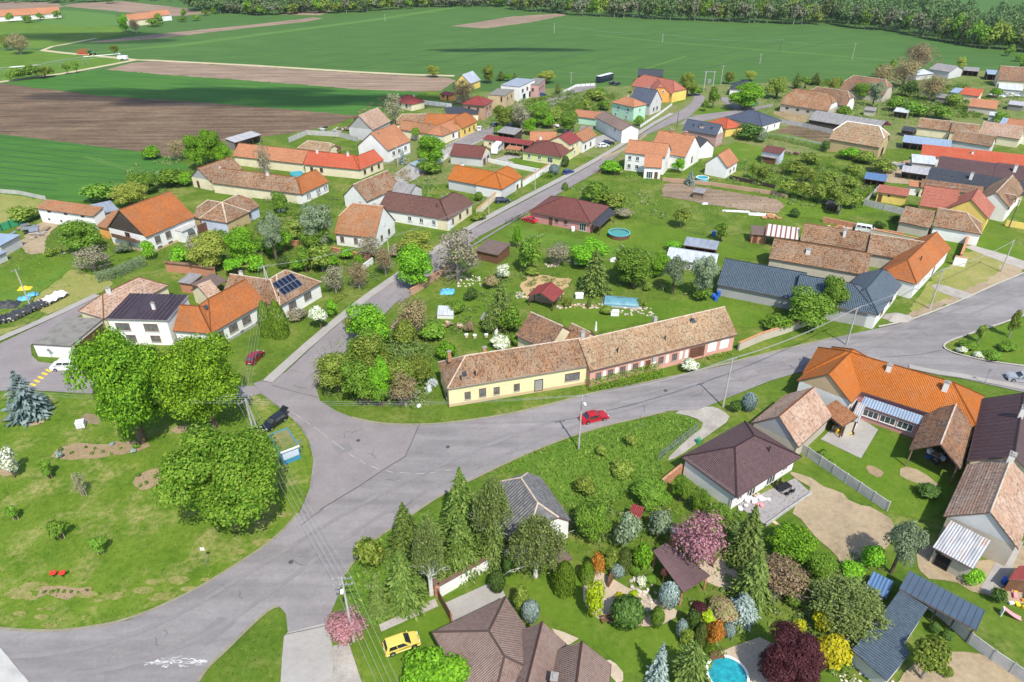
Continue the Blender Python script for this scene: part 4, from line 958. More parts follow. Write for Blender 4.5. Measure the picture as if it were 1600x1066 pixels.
# ================================================================== THE SETTING
def field(name, mat, pts, lv): return sheet_poly(name, mat, pts, lv)
b = MB(); b.poly([(-2600, -400, 0), (2600, -400, 0), (2600, 4200, 0), (-2600, 4200, 0)]); tag(b.build('ground', M['grass']), kind='structure')
b = MB(); b.poly([(-900, 330, .006), (1200, 330, .006), (2000, 2600, .006), (-2000, 2600, .006)]); tag(b.build('wheat_field', M['wheat']), kind='structure')
sheet_poly('garden_land', 'garden', [(560, 260), (640, 190), (690, 150), (820, 140), (960, 135), (1140, 132), (1330, 125), (1440, 110), (1640, 112), (1640, 230), (1400, 232), (1290, 240), (1180, 235), (1060, 215), (980, 260), (900, 240), (700, 300)], 2, 1)
sheet_poly('barley_field', 'wheat2', [(-140, 200), (0, 210), (100, 222), (210, 236), (270, 248), (300, 262), (230, 290), (120, 316), (60, 311), (0, 301), (-140, 290)], 2)
sheet_poly('ploughed_field', 'soil', [(-160, 122), (0, 131), (30, 134), (150, 149), (300, 159), (400, 167), (545, 178), (560, 181), (520, 196), (470, 206), (420, 213), (330, 224), (270, 246), (210, 236), (100, 222), (0, 210), (-140, 200)], 3)
sheet_poly('barley_field', 'wheat2', [(10, 130), (100, 117), (172, 107.5), (260, 117), (400, 127), (560, 140), (640, 143), (668, 146), (640, 156), (610, 171), (560, 181), (400, 167), (300, 159), (150, 149), (30, 134)], 4)
sheet_poly('fallow_field', 'soil2', [(165, 109), (205, 99), (232, 96), (400, 104.5), (560, 115), (700, 122), (712, 126), (690, 142), (650, 143.5), (560, 140), (400, 127), (260, 117)], 5)
for pts in ([(138, 66.5), (145, 65), (250, 53), (400, 38), (490, 27.5), (505, 29), (480, 34), (400, 42.5), (250, 60), (170, 66)], [(704, 41), (740, 36), (800, 26), (880, 21), (884, 24), (830, 35), (760, 44.5)], [(60, 22), (110, 6), (190, 2), (330, 17.5), (325, 22), (265, 26), (100, 10)], [(-60, 20), (-40, 2), (88, 4), (100, 11), (60, 14)], [(435, 23), (455, 18), (520, 17), (500, 24)]): field('fallow_field', 'soil2', pts, 2)
field('rye_field', 'wheat3', [(148, 83), (155, 81), (300, 66), (400, 53), (560, 33), (700, 12), (720, 12), (600, 31), (400, 57), (300, 71)], 3)
field('rye_field', 'wheat3', [(60, 36), (100, 16), (180, 23), (186, 40), (120, 41)], 3)
field('meadow', 'lush', [(-120, 30), (60, 36), (180, 41), (200, 52), (150, 62), (60, 76), (-120, 70)], 2)
field('meadow', 'lush', [(-140, 80), (62, 79), (180, 88), (208, 94), (100, 116), (0, 128), (-140, 128)], 2)
field('tan_field', 'drygrass', [(1300, 30), (1310, 18), (1325, 5), (1332, 6), (1322, 24)], 3)
sheet_poly('pasture', 'drygrass', [(-140, 296), (0, 303), (60, 311), (95, 322), (62, 333), (40, 345), (-10, 358), (-140, 380)], 3)
for pts, w in (([(-60, 133.5), (0, 128.5), (100, 115), (170, 102), (212, 94), (235, 94.5), (400, 103), (560, 113), (640, 117), (710, 119)], 4), ([(66, 79), (100, 83), (150, 87.5), (212, 94)], 4), ([(66, 79), (82, 73), (100, 70), (150, 60)], 3), ([(770, 112), (940, 55), (1040, 66), (1200, 79), (1400, 97)], .01)):
    if w > 1: ribbon('dirt_track', 'track', pts, w, 6)
ribbon('field_path', 'wheat3', [(1005, 109), (1072, 88)], 2, 4); ribbon('field_path', 'wheat3', [(930, 55), (1040, 66), (1200, 79), (1300, 87), (1420, 98)], 4, 4)
# ------------------------------------------------------------------ roads
main = [(-60, 975), (0, 982), (50, 987), (110, 986), (200, 971), (300, 926), (370, 883), (430, 843), (468, 803), (484, 765), (490, 720), (483, 690), (468, 666), (446, 645), (405, 613), (396, 600), (430, 588), (520, 560), (500, 590), (494, 606), (500, 627), (525, 643), (550, 653), (587, 661.5), (625, 664), (662, 664), (700, 661.5), (750, 655), (800, 646.5), (850, 635), (900, 622), (950, 609), (1012, 598), (1075, 584), (1125, 573.5), (1200, 552.5), (1300, 529), (1372, 514), (1417, 504), (1460, 489), (1512, 467), (1550, 449.5), (1600, 429), (1680, 392),
        (1720, 440), (1660, 470), (1600, 493), (1550, 510.5), (1495, 528), (1476, 536), (1472, 545), (1490, 554), (1540, 566), (1600, 574), (1700, 588), (1700, 640), (1600, 614), (1550, 603), (1500, 592), (1462, 586.5), (1425, 578), (1360, 567), (1300, 571), (1247, 583), (1200, 597), (1137, 622.5), (1110, 634), (1090, 641), (1040, 643.5), (1012, 651), (950, 665), (900, 680), (850, 698.5), (800, 720), (745, 746.5), (687, 775), (657, 795), (625, 818), (590, 840), (570, 858.5), (550, 881), (539, 899), (526, 938), (510, 975), (450, 990), (449, 978), (447, 960), (437, 949), (425, 951), (400, 971), (350, 1021), (325, 1044), (310, 1066), (290, 1110), (-60, 1110)]
sheet_poly('road', 'asphalt', main, 8)
sheet_poly('lane', 'pave', [(444, 996), (449, 990), (511, 974), (521, 1015), (519, 1110), (436, 1110), (441, 1030)], 9)
sheet_poly('street', 'asphalt2', [(396, 601), (432, 596), (500, 532), (570, 473.5), (617, 438.5), (680, 396), (732, 362), (800, 325.5), (900, 272), (975, 229.5), (1015, 202), (1062, 174.5), (1080, 162), (1084, 152), (1075, 148), (1090, 146), (1102, 152), (1098, 163), (1076, 184), (1050, 194), (997, 217), (935, 268), (870, 305), (800, 343.5), (747, 371), (642, 452), (575, 517), (530, 553), (497, 588), (494, 606), (500, 627), (470, 640), (430, 628)], 9)
sheet_poly('junction_asphalt', 'asphalt2', [(398, 606), (430, 620), (500, 629), (525, 644), (550, 654), (587, 662.5), (625, 665), (652, 664.5), (645, 690), (634, 714), (560, 762), (500, 798), (478, 812), (488, 765), (494, 720), (487, 690), (471, 666), (449, 645)], 10)
sheet_poly('lane', 'asphalt2', [(168, 462), (128, 492), (62, 530), (48, 541), (50, 556), (60, 566), (115, 573), (250, 600), (400, 604), (408, 616), (385, 622), (250, 622), (115, 614), (50, 611), (-80, 612), (-80, 566), (0, 538), (100, 490), (150, 466)], 7)
ribbon('pavement', 'pave', [(-30, 545), (0, 531), (60, 505), (110, 482), (152, 462)], 1.7, 10, h=.08)
ribbon('pavement', 'pave', [(418, 598), (450, 569), (491, 532), (566, 470), (621, 432), (672, 397), (728, 360), (800, 320.5), (900, 268.5), (972, 227), (1012, 199), (1050, 178)], 1.9, 11, smooth=1, h=.1)
ribbon('pavement', 'pave', [(1420, 574), (1462, 583.5), (1500, 588.5), (1550, 598), (1600, 608), (1680, 626)], 1.3, 11, smooth=1, h=.1)
ribbon('kerb', 'kerb', [(1372, 512), (1417, 502.5), (1460, 487.5), (1512, 465.5), (1550, 448), (1600, 427.5), (1680, 391)], .35, 11, smooth=1, h=.12)
ribbon('kerb', 'kerb', [(1660, 471), (1600, 494), (1550, 511.5), (1495, 529.5), (1477, 537), (1473, 544.5), (1490, 553), (1540, 565), (1600, 573), (1700, 586.5)], .3, 11, smooth=1, h=.12)
edge = [(-60, 977), (0, 983), (50, 987), (110, 986), (200, 971), (300, 926), (370, 883), (430, 843), (466, 803)]
ribbon('road_shoulder', 'verge', edge, .35, 10, smooth=2); ribbon('road_shoulder', 'verge', [(539, 899), (550, 881), (570, 858.5), (590, 840), (625, 818), (687, 775), (745, 746.5), (800, 720), (850, 698.5), (900, 680), (950, 665), (1012, 651), (1040, 644)], .35, 10, smooth=1)
ribbon('road_shoulder', 'verge', [(550, 653.5), (587, 662), (625, 664.5), (662, 664.5), (700, 662), (750, 655.5), (800, 647), (850, 635.5), (900, 622), (950, 609), (1012, 598), (1075, 584), (1200, 552.5), (1300, 529)], .45, 11, smooth=1)
ribbon('road_shoulder', 'verge', [(310, 1066), (325, 1043), (350, 1020.5), (400, 970.5), (425, 950.5), (437, 948)], .4, 11, smooth=1)
# darker wheel tracks of the main road, patches, seams, paint
rs = random.Random(8)
for pts in ([(600, 800), (625, 785), (650, 790), (622, 806)], [(300, 1000), (345, 965), (368, 975), (320, 1012)], [(1180, 580), (1225, 568), (1235, 574), (1190, 587)], [(520, 700), (545, 692), (552, 704), (530, 712)], [(760, 690), (800, 676), (812, 682), (770, 698)], [(1440, 520), (1490, 502), (1500, 508), (1450, 526)], [(620, 470), (640, 455), (646, 459), (627, 474)]): sheet_poly('asphalt_patch', 'asphalt3', pts, 12)
for i in range(34):
    t = rs.random(); q = [(150 + 480 * t + rs.gauss(0, 12), 1035 - 250 * t + rs.gauss(0, 14)), (640 + 560 * t, 760 - 175 * t + rs.gauss(0, 8)), (520 + 120 * t + rs.gauss(0, 10), 660 + 80 * t + rs.gauss(0, 12)), (450 + 300 * t, 600 - 240 * t + rs.gauss(0, 4))][i % 4]
    a = rs.uniform(0, 6.28); pts = [q]
    for k in range(4): a += rs.gauss(0, .6); l = rs.uniform(3, 9); pts.append((pts[-1][0] + l * math.cos(a), pts[-1][1] + l * .6 * math.sin(a)))
    ribbon('asphalt_crack', 'crack' if i % 3 else 'asphalt3', pts, rs.uniform(.025, .05), 13)
for i in range(12):
    x = 260 + i * 75; ribbon('tramline', 'tram', [(x, 101 + i * .9), (x + 240, 66 - i * .6), (x + 400, 46 - i * .3)], .9, 2)
for i in range(9): y = 214 + i * 9.5; ribbon('tramline', 'tram', [(-120, y - 9), (0, y), (120, y + 14), (200, y + 21)] if y < 262 else [(-120, y - 6), (0, y), (90, y + 8)], .5, 4)
for i in range(4): ribbon('tramline', 'tram', [(60 + i * 30, 129 - i * 5), (300, 146 - i * 6.5), (620, 168 - i * 6.3)], .5, 6)
for q in ([(128, 246), (150, 250), (168, 258), (200, 266), (215, 264)], [(134, 245), (156, 249), (175, 257), (205, 263)]): ribbon('tramline', 'wheat3', q, .7, 5, smooth=2)
for pts, w in (([(633, 715), (656, 664)], .09), ([(633, 715), (600, 735), (560, 762), (500, 798)], .11), ([(425, 603), (462, 614), (497, 622)], .07), ([(460, 602), (463, 606), (480, 608)], .06), ([(447, 993), (511, 979)], .08), ([(1472, 548), (1440, 555), (1375, 560)], .06), ([(470, 823), (484, 812), (505, 797)], .06)): ribbon('asphalt_seam', 'crack', pts, w, 13)
for x0, y0, x1, y1 in ((436, 634, 447, 640), (455, 645, 473, 656), (478, 660, 486, 666), (491, 669, 512, 685), (518, 690, 538, 704), (546, 711, 556, 717), (563, 721, 571, 726), (581, 730, 592, 735), (603, 737, 614, 740), (624, 740, 640, 741), (648, 741.5, 663, 741.5), (670, 741, 684, 739), (695, 737, 706, 735.5)): ribbon('road_marking', 'line', [(x0, y0), (x1, y1)], .12, 13)
for x, y in ((30, 628), (38, 622), (46, 616), (52, 602), (58, 596.5), (64, 591), (70, 585), (76, 580)):
    ribbon('yellow_road_marking', 'yline', [(x - 4, y - 1.6), (x + 4, y + 1.6)], .42, 9)
rs = random.Random(3)
for i in range(80):
    t = rs.random(); x = 229 + 96 * t; y = 1036 + rs.gauss(0, 4.2) * (1 - abs(t - .45)) + (4 if .3 < t < .6 else 0) * rs.gauss(0, 1.1); a = rs.uniform(-.3, .3); l = rs.uniform(1, 6); w = rs.uniform(.015, .06)
    ribbon('paint_spill', 'spill', [(x - l, y + l * a + rs.gauss(0, .6)), (x, y + rs.gauss(0, .8)), (x + l, y - l * a)], w, 14 + (i % 6) * .5)
# ------------------------------------------------------------------ yards, beds, paths
Z = sheet_poly
Z('park_lawn', 'park', [(-60, 620), (60, 614), (115, 616), (250, 624), (385, 624), (400, 616), (444, 646), (466, 667), (481, 690), (488, 720), (482, 765), (466, 803), (430, 842), (370, 882), (300, 925), (200, 970), (110, 985), (50, 986), (-60, 976)], 3)
Z('lush_lawn', 'lush', [(745, 750), (800, 722), (850, 700), (900, 682), (950, 667), (1012, 653), (1045, 645), (1080, 652), (1100, 668), (1070, 690), (1030, 722), (1040, 740), (990, 770), (930, 800), (890, 800), (850, 745), (815, 732), (775, 742)], 3, 1)
Z('grass_verge', 'lush', [(541, 900), (552, 882), (572, 860), (592, 842), (627, 820), (660, 800), (760, 830), (800, 860), (780, 885), (690, 930), (680, 938), (590, 978), (545, 960)], 3)
Z('lawn', 'lawn', [(820, 905), (905, 890), (950, 975), (1030, 985), (1085, 950), (1100, 980), (1060, 1010), (1000, 1066), (930, 1010), (880, 980), (830, 950), (780, 900)], 4, 1)
Z('lawn', 'lawn', [(575, 1000), (690, 950), (705, 985), (685, 995), (720, 1066), (580, 1090), (560, 1040)], 4, 1)
Z('lawn', 'lawn', [(1345, 717), (1372, 672), (1420, 690), (1425, 720), (1500, 740), (1470, 800), (1440, 815), (1385, 800), (1280, 715), (1262, 712), (1282, 688)], 4)
Z('lawn', 'lawn', [(870, 480), (960, 475), (1060, 470), (1120, 462), (1200, 490), (1215, 505), (1150, 515), (1100, 490), (1000, 505), (930, 520), (880, 510)], 4, 1)
Z('lawn', 'lawn', [(935, 360), (990, 345), (1060, 360), (1180, 395), (1190, 405), (1060, 400), (980, 390), (900, 375)], 4, 1)
Z('meadow_strip', 'lush', [(790, 355), (900, 372), (1030, 400), (1030, 410), (940, 405), (800, 378)], 4, 1)
Z('lawn', 'lawn', [(0, 425), (60, 400), (110, 390), (220, 395), (225, 420), (180, 440), (140, 432), (60, 460), (0, 470)], 4)
Z('meadow_strip', 'lush', [(-30, 470), (60, 440), (100, 415), (105, 425), (45, 470), (-30, 500)], 5)
Z('mown_strip', 'drygrass', [(-30, 560), (0, 524), (60, 500), (110, 478), (150, 460), (175, 445), (170, 435), (110, 422), (50, 470), (75, 500), (0, 515)], 4)
Z('lawn', 'lawn', [(1360, 345), (1500, 352), (1560, 375), (1600, 385), (1640, 400), (1600, 420), (1540, 400), (1490, 400)], 4)
Z('mown_lawn', 'drygrass', [(1480, 420), (1510, 388), (1560, 405), (1590, 418), (1560, 440), (1500, 465), (1430, 492), (1420, 480), (1460, 430)], 4, 1)
Z('lawn', 'lawn', [(1230, 262), (1350, 300), (1380, 330), (1300, 345), (1220, 335), (1215, 305)], 4)
Z('lawn', 'lawn', [(1480, 540), (1500, 532), (1550, 514), (1610, 495), (1680, 480), (1680, 578), (1600, 570), (1540, 561), (1492, 550)], 4)
Z('lawn', 'lawn', [(700, 470), (745, 430), (800, 440), (790, 500), (680, 510)], 4, 1)
Z('yard_dirt', 'dirt', [(1232, 735), (1272, 752), (1390, 806), (1398, 830), (1370, 872), (1325, 895), (1285, 850), (1255, 815), (1235, 800), (1270, 770), (1240, 745)], 5, 1)
Z('driveway', 'gravel', [(1045, 645), (1108, 634), (1130, 642), (1143, 655), (1110, 678), (1060, 715), (1038, 722), (1070, 690), (1103, 665), (1085, 652)], 6, 1)
Z('courtyard_paving', 'pave', [(1372, 672), (1345, 717), (1282, 687), (1320, 652), (1345, 655)], 6)
Z('bare_patch', 'bed', [(1352, 731), (1360, 726), (1383, 738), (1380, 747), (1362, 744)], 6, 1)
Z('bare_patch', 'dirt', [(1405, 735), (1420, 728), (1462, 752), (1470, 765), (1440, 760), (1408, 748)], 6, 1)
Z('vegetable_plot', 'soil2', [(1035, 290), (1050, 285), (1215, 312), (1226, 322), (1215, 334), (1150, 327), (1034, 307)], 5)
Z('sandy_plot', 'sand', [(812, 446), (832, 428), (893, 437), (878, 462), (862, 475), (825, 470)], 5)
Z('garden_plot', 'soil', [(1205, 208), (1240, 194), (1300, 210), (1290, 223), (1225, 208)], 5)
Z('yard_dirt', 'bed', [(1203, 174), (1225, 175), (1264, 181), (1260, 194), (1222, 186)], 5, 1)
Z('gravel_path', 'gravel', [(1505, 386), (1520, 384), (1570, 398), (1610, 412), (1600, 422), (1545, 402)], 6)
Z('gravel_path', 'gravel', [(1452, 448), (1465, 443), (1530, 463), (1512, 470), (1480, 462)], 6, 1)
Z('gravel_path', 'dirt', [(1560, 410), (1585, 408), (1600, 418), (1590, 432), (1500, 468), (1420, 502), (1400, 498), (1490, 462), (1560, 430)], 5, 1)
Z('gravel_bed', 'gravelb', [(908, 905), (925, 888), (950, 900), (1000, 930), (1064, 953), (1050, 968), (1025, 982), (985, 982), (940, 972), (914, 950)], 6, 1)
Z('gravel_bed', 'gravelb', [(862, 985), (905, 998), (880, 1012)], 6); Z('gravel_bed', 'gravelb', [(938, 1040), (955, 1032), (978, 1058), (965, 1075)], 6, 1)
Z('gravel_bed', 'gravelb', [(1080, 895), (1110, 870), (1140, 880), (1165, 905), (1150, 930), (1110, 915)], 5, 1)
Z('gravel_bed', 'gravelb', [(1100, 1040), (1150, 1000), (1230, 1010), (1220, 1066), (1120, 1090)], 5, 1)
Z('yard_dirt', 'dirt', [(1395, 1075), (1425, 1040), (1470, 1008), (1530, 1022), (1620, 1058), (1620, 1110), (1390, 1110)], 5)
Z('yard_dirt', 'dirt', [(1430, 860), (1460, 850), (1520, 885), (1600, 840), (1640, 880), (1640, 950), (1560, 940), (1480, 905), (1440, 905)], 4, 1)
Z('concrete_path', 'pave', [(1580, 860), (1600, 845), (1580, 890), (1560, 935), (1530, 922), (1555, 880)], 6)
Z('court_paving', 'pave', [(693, 944), (778, 906), (790, 932), (706, 974)], 6); Z('gravel_path', 'gravel', [(592, 977), (680, 936), (685, 948), (596, 988)], 6)
Z('cobbled_strip', 'gravel', [(521, 1010), (545, 1005), (565, 1066), (570, 1110), (519, 1110)], 6)
Z('concrete_apron', 'concrete', [(-30, 1000), (0, 1012), (45, 1066), (60, 1110), (-30, 1110)], 13)
Z('flower_bed', 'bed', [(80, 712), (92, 700), (120, 694), (200, 689), (230, 692), (232, 700), (215, 708), (125, 719), (85, 718)], 5, 1)
Z('flower_bed', 'bed', [(205, 752), (218, 742), (246, 729), (252, 748), (248, 760), (225, 767), (210, 763)], 5, 1); Z('flower_bed', 'bed', [(65, 918), (146, 917), (138, 933), (58, 933)], 5)
Z('bare_patch', 'dirt', [(22, 660), (60, 652), (72, 662), (40, 668)], 5, 1); Z('bare_patch', 'bed', [(-5, 735), (25, 725), (28, 740), (0, 748)], 5, 1); Z('bare_patch', 'bed', [(265, 670), (300, 664), (302, 674), (270, 680)], 5, 1)
Z('yard_dirt', 'dirt', [(30, 380), (60, 345), (95, 345), (70, 375), (75, 395), (40, 400)], 5, 1); Z('yard_dirt', 'dirt', [(1360, 265), (1460, 240), (1465, 262), (1440, 290), (1375, 285)], 4, 1)
Z('yard_paving', 'pave', [(575, 300), (640, 256), (680, 236), (730, 210), (770, 196), (792, 200), (765, 215), (715, 238), (655, 276), (620, 300)], 5)
Z('street', 'asphalt2', [(690, 232), (735, 210), (775, 194), (836, 168), (868, 148), (897, 134.5), (932, 133), (928, 140), (906, 143.5), (880, 157), (858, 168), (790, 203), (735, 226)], 7)
Z('lane', 'asphalt2', [(1076, 184), (1098, 179), (1150, 173), (1205, 163), (1210, 166), (1160, 177), (1098, 190), (1060, 196)], 7); Z('lane', 'asphalt2', [(1122, 153), (1135, 152), (1160, 170), (1150, 174)], 7)
Z('yard_paving', 'pave', [(770, 250), (795, 242), (820, 246), (800, 256)], 6); Z('yard_paving', 'pave', [(930, 215), (960, 205), (975, 210), (955, 225), (930, 232)], 6)
Z('lawn', 'lawn', [(792, 251), (805, 246), (858, 259), (845, 266)], 6); Z('lawn', 'lawn', [(1075, 178), (1100, 162), (1145, 172), (1120, 180)], 5); Z('lawn', 'lawn', [(1070, 158), (1050, 165), (1062, 150), (1078, 148)], 5)
Z('lawn', 'lawn', [(1110, 235), (1150, 222), (1200, 232), (1250, 255), (1190, 262), (1120, 248)], 5)
Z('terrace_deck', 'deck', [(1196, 821), (1268, 772), (1242, 748), (1150, 790)], 7)

rs = random.Random(12)
for i in range(26):
    t = rs.random(); x = 15 + 440 * t; y = float(np.interp(x, [0, 50, 110, 200, 300, 370, 430, 466], [983, 987, 986, 971, 926, 883, 843, 803])) - rs.uniform(8, 75) * (1 - .6 * t); s_ = rs.uniform(6, 26)
    sheet_poly('dry_patch', 'straw', [(x - s_, y), (x - s_ * .4, y - s_ * .3), (x + s_ * .6, y - s_ * .28), (x + s_, y), (x + s_ * .3, y + s_ * .3), (x - s_ * .5, y + s_ * .26)], 4, 1)
for q in ([(-40, 1030), (120, 1022), (260, 975), (400, 890), (560, 790), (700, 722), (850, 662), (1000, 617), (1150, 582), (1300, 548), (1460, 500), (1600, 442)], [(-40, 1062), (160, 1056), (320, 1000), (440, 915), (580, 812), (720, 742), (870, 676), (1010, 630), (1160, 592), (1300, 560), (1470, 512), (1600, 458)], [(450, 625), (520, 550), (600, 470), (690, 402), (800, 335), (900, 281)], [(470, 625), (540, 545), (625, 465), (710, 402), (820, 335), (915, 276)]): ribbon('wheel_track', 'worn', q, .6, 12, smooth=2)
for x, y in ((560, 690), (700, 700), (455, 880), (520, 600), (1040, 612)):
    p = G((x, y)); b = MB(); b.lathe([(.3, 0), (.3, .006)], 14); o = b.build('manhole_cover', M['crack'], None, (p.x, p.y, .22)); o['kind'] = 'structure'
# ================================================================== HOUSES (photo survey: A-B near eave, Rp a point of the ridge)
H_ = {}
def HS(key, short, label, *wings, **k): H_[key] = house(short, label, list(wings), **k); return H_[key]
d = dict
# --- street front in the middle
HS('yellow', 'yellow street house', 'long low yellow house with patchy old tile roof on the street corner', d(A=(699, 607.5), B=(921, 571.5), he=3.9, Rp=(800, 545), ends=(1, 0), roof='t_old', wall='paleyellow', plinth='beige', ridge='ridge',
   wins=[(0, 'c', (.13, .335, .48), 1.0), (0, 'c', (.235,), 1.0, (1.15, 1.6)), (0, 'L', (.89,), 1.25, (2.6, 1.5)), (0, 'x', (.64,), .25, (1.5, 2.3)), (3, 'w', (.72,), .7, (1.2, 1.0))], chim=((.06, .62, .5, 1.4, 'chim_brick'), (.3, .56, .6, 1.1, 'chim_brick')), dom=((.13, .3, 'sky'), (.1, .2, 'pipe'), (.2, .28, 'pipe')), fas='fasciaw'))
HS('pink', 'pink street house', 'long pink house with white arched panels and brown gateway under old beige tiles', d(A=(922, 580), B=(1152, 523), he=3.5, Rp=(1000, 510), roof='t_beige', wall='pink', plinth='pink', ridge='ridge',
   wins=[(0, 'c', (.055, .135, .215, .3, .475, .57), 1.1), (0, 'd', (.385,), .3, (1.0, 2.2)), (0, 'g', (.73,), .05, (3.2, 2.7))], chim=((.03, .55, .65, 1.6, 'concrete'), (.52, .6, .65, 1.2, 'concrete')), dom=((.75, .7, 'sky'), (.2, .35, 'pipe'), (.52, .38, 'pipe'), (.73, .75, 'pipe'))))
w = H_['pink'][1][0]
for f in (.095, .175, .26, .345, .43, .52, .615, .655, .84, .93):
    b = MB(); n = 10; ww, hh = (.32, 1.7) if f < .8 else (.95, 2.0); ring = [(ww * math.cos(PI * q / n), hh - .3 + .3 * math.sin(PI * q / n)) for q in range(n + 1)]; ring = [(ww, 0)] + ring + [(-ww, 0)]
    b.poly([(x, -.025, z) for x, z in ring][::-1]); 
    for a, c in zip(ring, ring[1:] + ring[:1]): b.poly([(a[0], 0, a[1]), (c[0], 0, c[1]), (c[0], -.025, c[1]), (a[0], -.025, a[1])])
    q = b.build('arched_panel', M['white'], H_['pink'][0]); q.matrix_local = w['Rz'] @ Matrix.Translation((.22 + (w['L'] - .44) * f, .35, .95))
b = MB(); b.box(-.4, .4, -.3, -.004, 0, .6); q = b.build('air_conditioner', M['concrete'], H_['pink'][0]); q.matrix_local = w['Rz'] @ Matrix.Translation((w['L'] * .425, .35, 2.3))
HS('yardwing', 'old tiled back wing', 'old tiled back wing behind the yellow street house, gable towards the lawn', d(A=(805.6, 524), B=(856, 548), he=2.9, Rp=(858, 500.5), roof='t_old2', wall='cream', ridge='ridge'), d(A=(878, 527), B=(908, 542), he=2.9, Rp=(908, 512.5), roof='t_old', wall='cream', ridge='ridge'), name='outbuilding', cat='outbuilding')
# --- west cluster by the chestnuts
HS('purple', 'white house with purple roof', 'white two storey house with flat dark purple metal roof beside the chestnuts', d(A=(165, 498.5), B=(261, 501), he=5.4, Rp=(250, 459.5), typ='shed', pitch=4, roof='s_purple', wall='white', seams=14, ov=.2, wins=[(0, 'L', (.22, .7), 3.0, (2.6, 1.5)), (0, 'L', (.3, .72), .7, (1.8, 1.3))], chim=((.64, .4, .55, 1.3, 'chim_white'),), fas='fasciaw'))
HS('rusty', 'rusty tiled lane house', 'pale terracotta tiled hip roof along the narrow lane behind the purple roof', d(A=(162, 498), B=(264, 446), he=3.0, Rp=(200, 441), ends=(1, 1), roof='t_pale', wall='cream', ridge='t_orange2', chim=((.3, .45, .7, 1.2, 'chim_white'),)))
HS('garage', 'row of garages', 'low white garage row with grey felt roof and brown doors by the lane', d(A=(49.5, 537.5), B=(110, 541), he=2.7, Rp=(140, 497), typ='flat', roof='s_felt', wall='white', ov=.1, og=.1, wins=[(1, 'g', (.2, .42, .66, .86), .05, (2.2, 2.1))]), name='garage', cat='garage')
HS('orange', 'white house with orange roof by the thuja', 'white street house with steep orange roof beside the tall clipped thujas', d(A=(330, 521), B=(416, 471.5), he=3.7, Rp=(345, 457), roof='t_orange', wall='white', plinth='grey', pitch=40, ends=(1, 0), wins=[(0, 'L', (.12, .37, .62), 1.35, (2.0, 1.5)), (0, 'b', (.2, .5, .8))], dom=((.22, .72, 'sky'),)),
   d(A=(270, 517), B=(331, 521.5), he=3.7, Rp=(295, 477.5), roof='t_orange', wall='white', pitch=40, ends=(0, 1)))
HS('solar', 'white house with solar panels', 'white street house with old tiles and ten dark solar panels on the roof', d(A=(437.5, 478.5), B=(502.5, 441), he=3.4, Rp=(435, 428), ends=(1, 1), roof='t_old', wall='white', ridge='ridge', wins=[(0, 'L', (.28, .66), 1.2, (2.0, 1.5))], dom=((.12, .3, 'pipe'), (.42, .28, 'pipe'))),
   d(A=(345, 464), B=(437, 478), he=3.3, Rp=(385, 432), roof='t_old', wall='cream', ridge='ridge', ends=(0, 1), chim=((.15, .6, .6, 1.1, 'chim_white'),)))
w = H_['solar'][1][0]; o = H_['solar'][0]
pn = MB(); pn.box(0, .98, 0, 1.62, .1, .15); pn = pn.mesh('solar_panel', M['solar']); pf = MB()
for q in ((0, .98, 0, .05), (0, .98, 1.57, 1.62), (0, .04, .05, 1.57), (.94, .98, .05, 1.57)): pf.box(*q, .152, .165)
pf = pf.mesh('panel_frame', M['steel'])
for i in range(5):
    for j in range(2):
        q = inst('solar_panel', pn, o); q.matrix_local = on_roof(w, .2, .24) @ Matrix.Translation((i * 1.06, j * 1.7, .05)); inst('panel_frame', pf, q)
HS('courtyard', 'tiled courtyard wing', 'small weathered tiled wing between the orange roof and the courtyard', d(A=(325, 466), B=(346, 457), he=2.8, W=6, Rp=(350, 428), roof='t_pale', wall='cream', ridge='ridge', pitch=32), name='outbuilding', cat='outbuilding')
hut('small dark brown canopy roof in the courtyard behind the orange roof', (299, 444), (322, 456), 2.5, (331, 441), 'canopy', 'canopy', typ='shed', pitch=8, W=5, roof='s_brownfelt', openw='all', bays=2)
hut('flat grey roofed lean-to beside the courtyard brick wall', (277, 441), (298, 444), 2.5, (308, 433), 'shed', 'shed', typ='shed', pitch=5, W=4, roof='s_grey', wall='brick')
HS('balcony', 'white house with balcony gable', 'big white house with orange roof and dark wooden balcony gable', d(A=(228, 371), B=(305, 338.5), he=4.3, Rp=(230, 312), roof='t_orange', wall='white', gable='darkwood', pitch=40, ridge='t_orange2', plinth='beige', wins=[(0, 'L', (.2, .42), 1.7, (1.5, 1.7)), (0, 'b', (.2, .42), .35, (1.2, .5)), (3, 'w', (.5,), 3.0, (1.6, 1.3))], chim=((.42, .8, .9, 1.5, 'chim_yellow'),)),
   d(A=(150, 353.5), B=(170, 358), he=3.1, Rp=(170, 327), typ='shed', roof='t_orange2', wall='orange', pitch=20))
w = H_['balcony'][1][0]; o = H_['balcony'][0]
b = MB(); b.box(.3 - 1.2, .24, w['W'] * .2, w['W'] * .82, 2.75, 2.9); b.box(-.95, -.88, w['W'] * .2, w['W'] * .82, 2.9, 3.75); q = b.build('balcony', M['wood2'], o); q.matrix_local = w['Rz']
b = MB(); b.box(0, 4.4, -2.0, .3, 2.9, 3.05); q = b.build('porch_roof', M['concrete'], o); q.matrix_local = w['Rz'] @ Matrix.Translation((w['L'] * .56, 0, 0)); b = MB(); b.box(.1, 1.8, -1.7, .3, 0, 2.88); b.box(4.0, 4.3, -1.9, -1.6, 0, 2.88); r = b.build('porch_wall', M['white'], q)
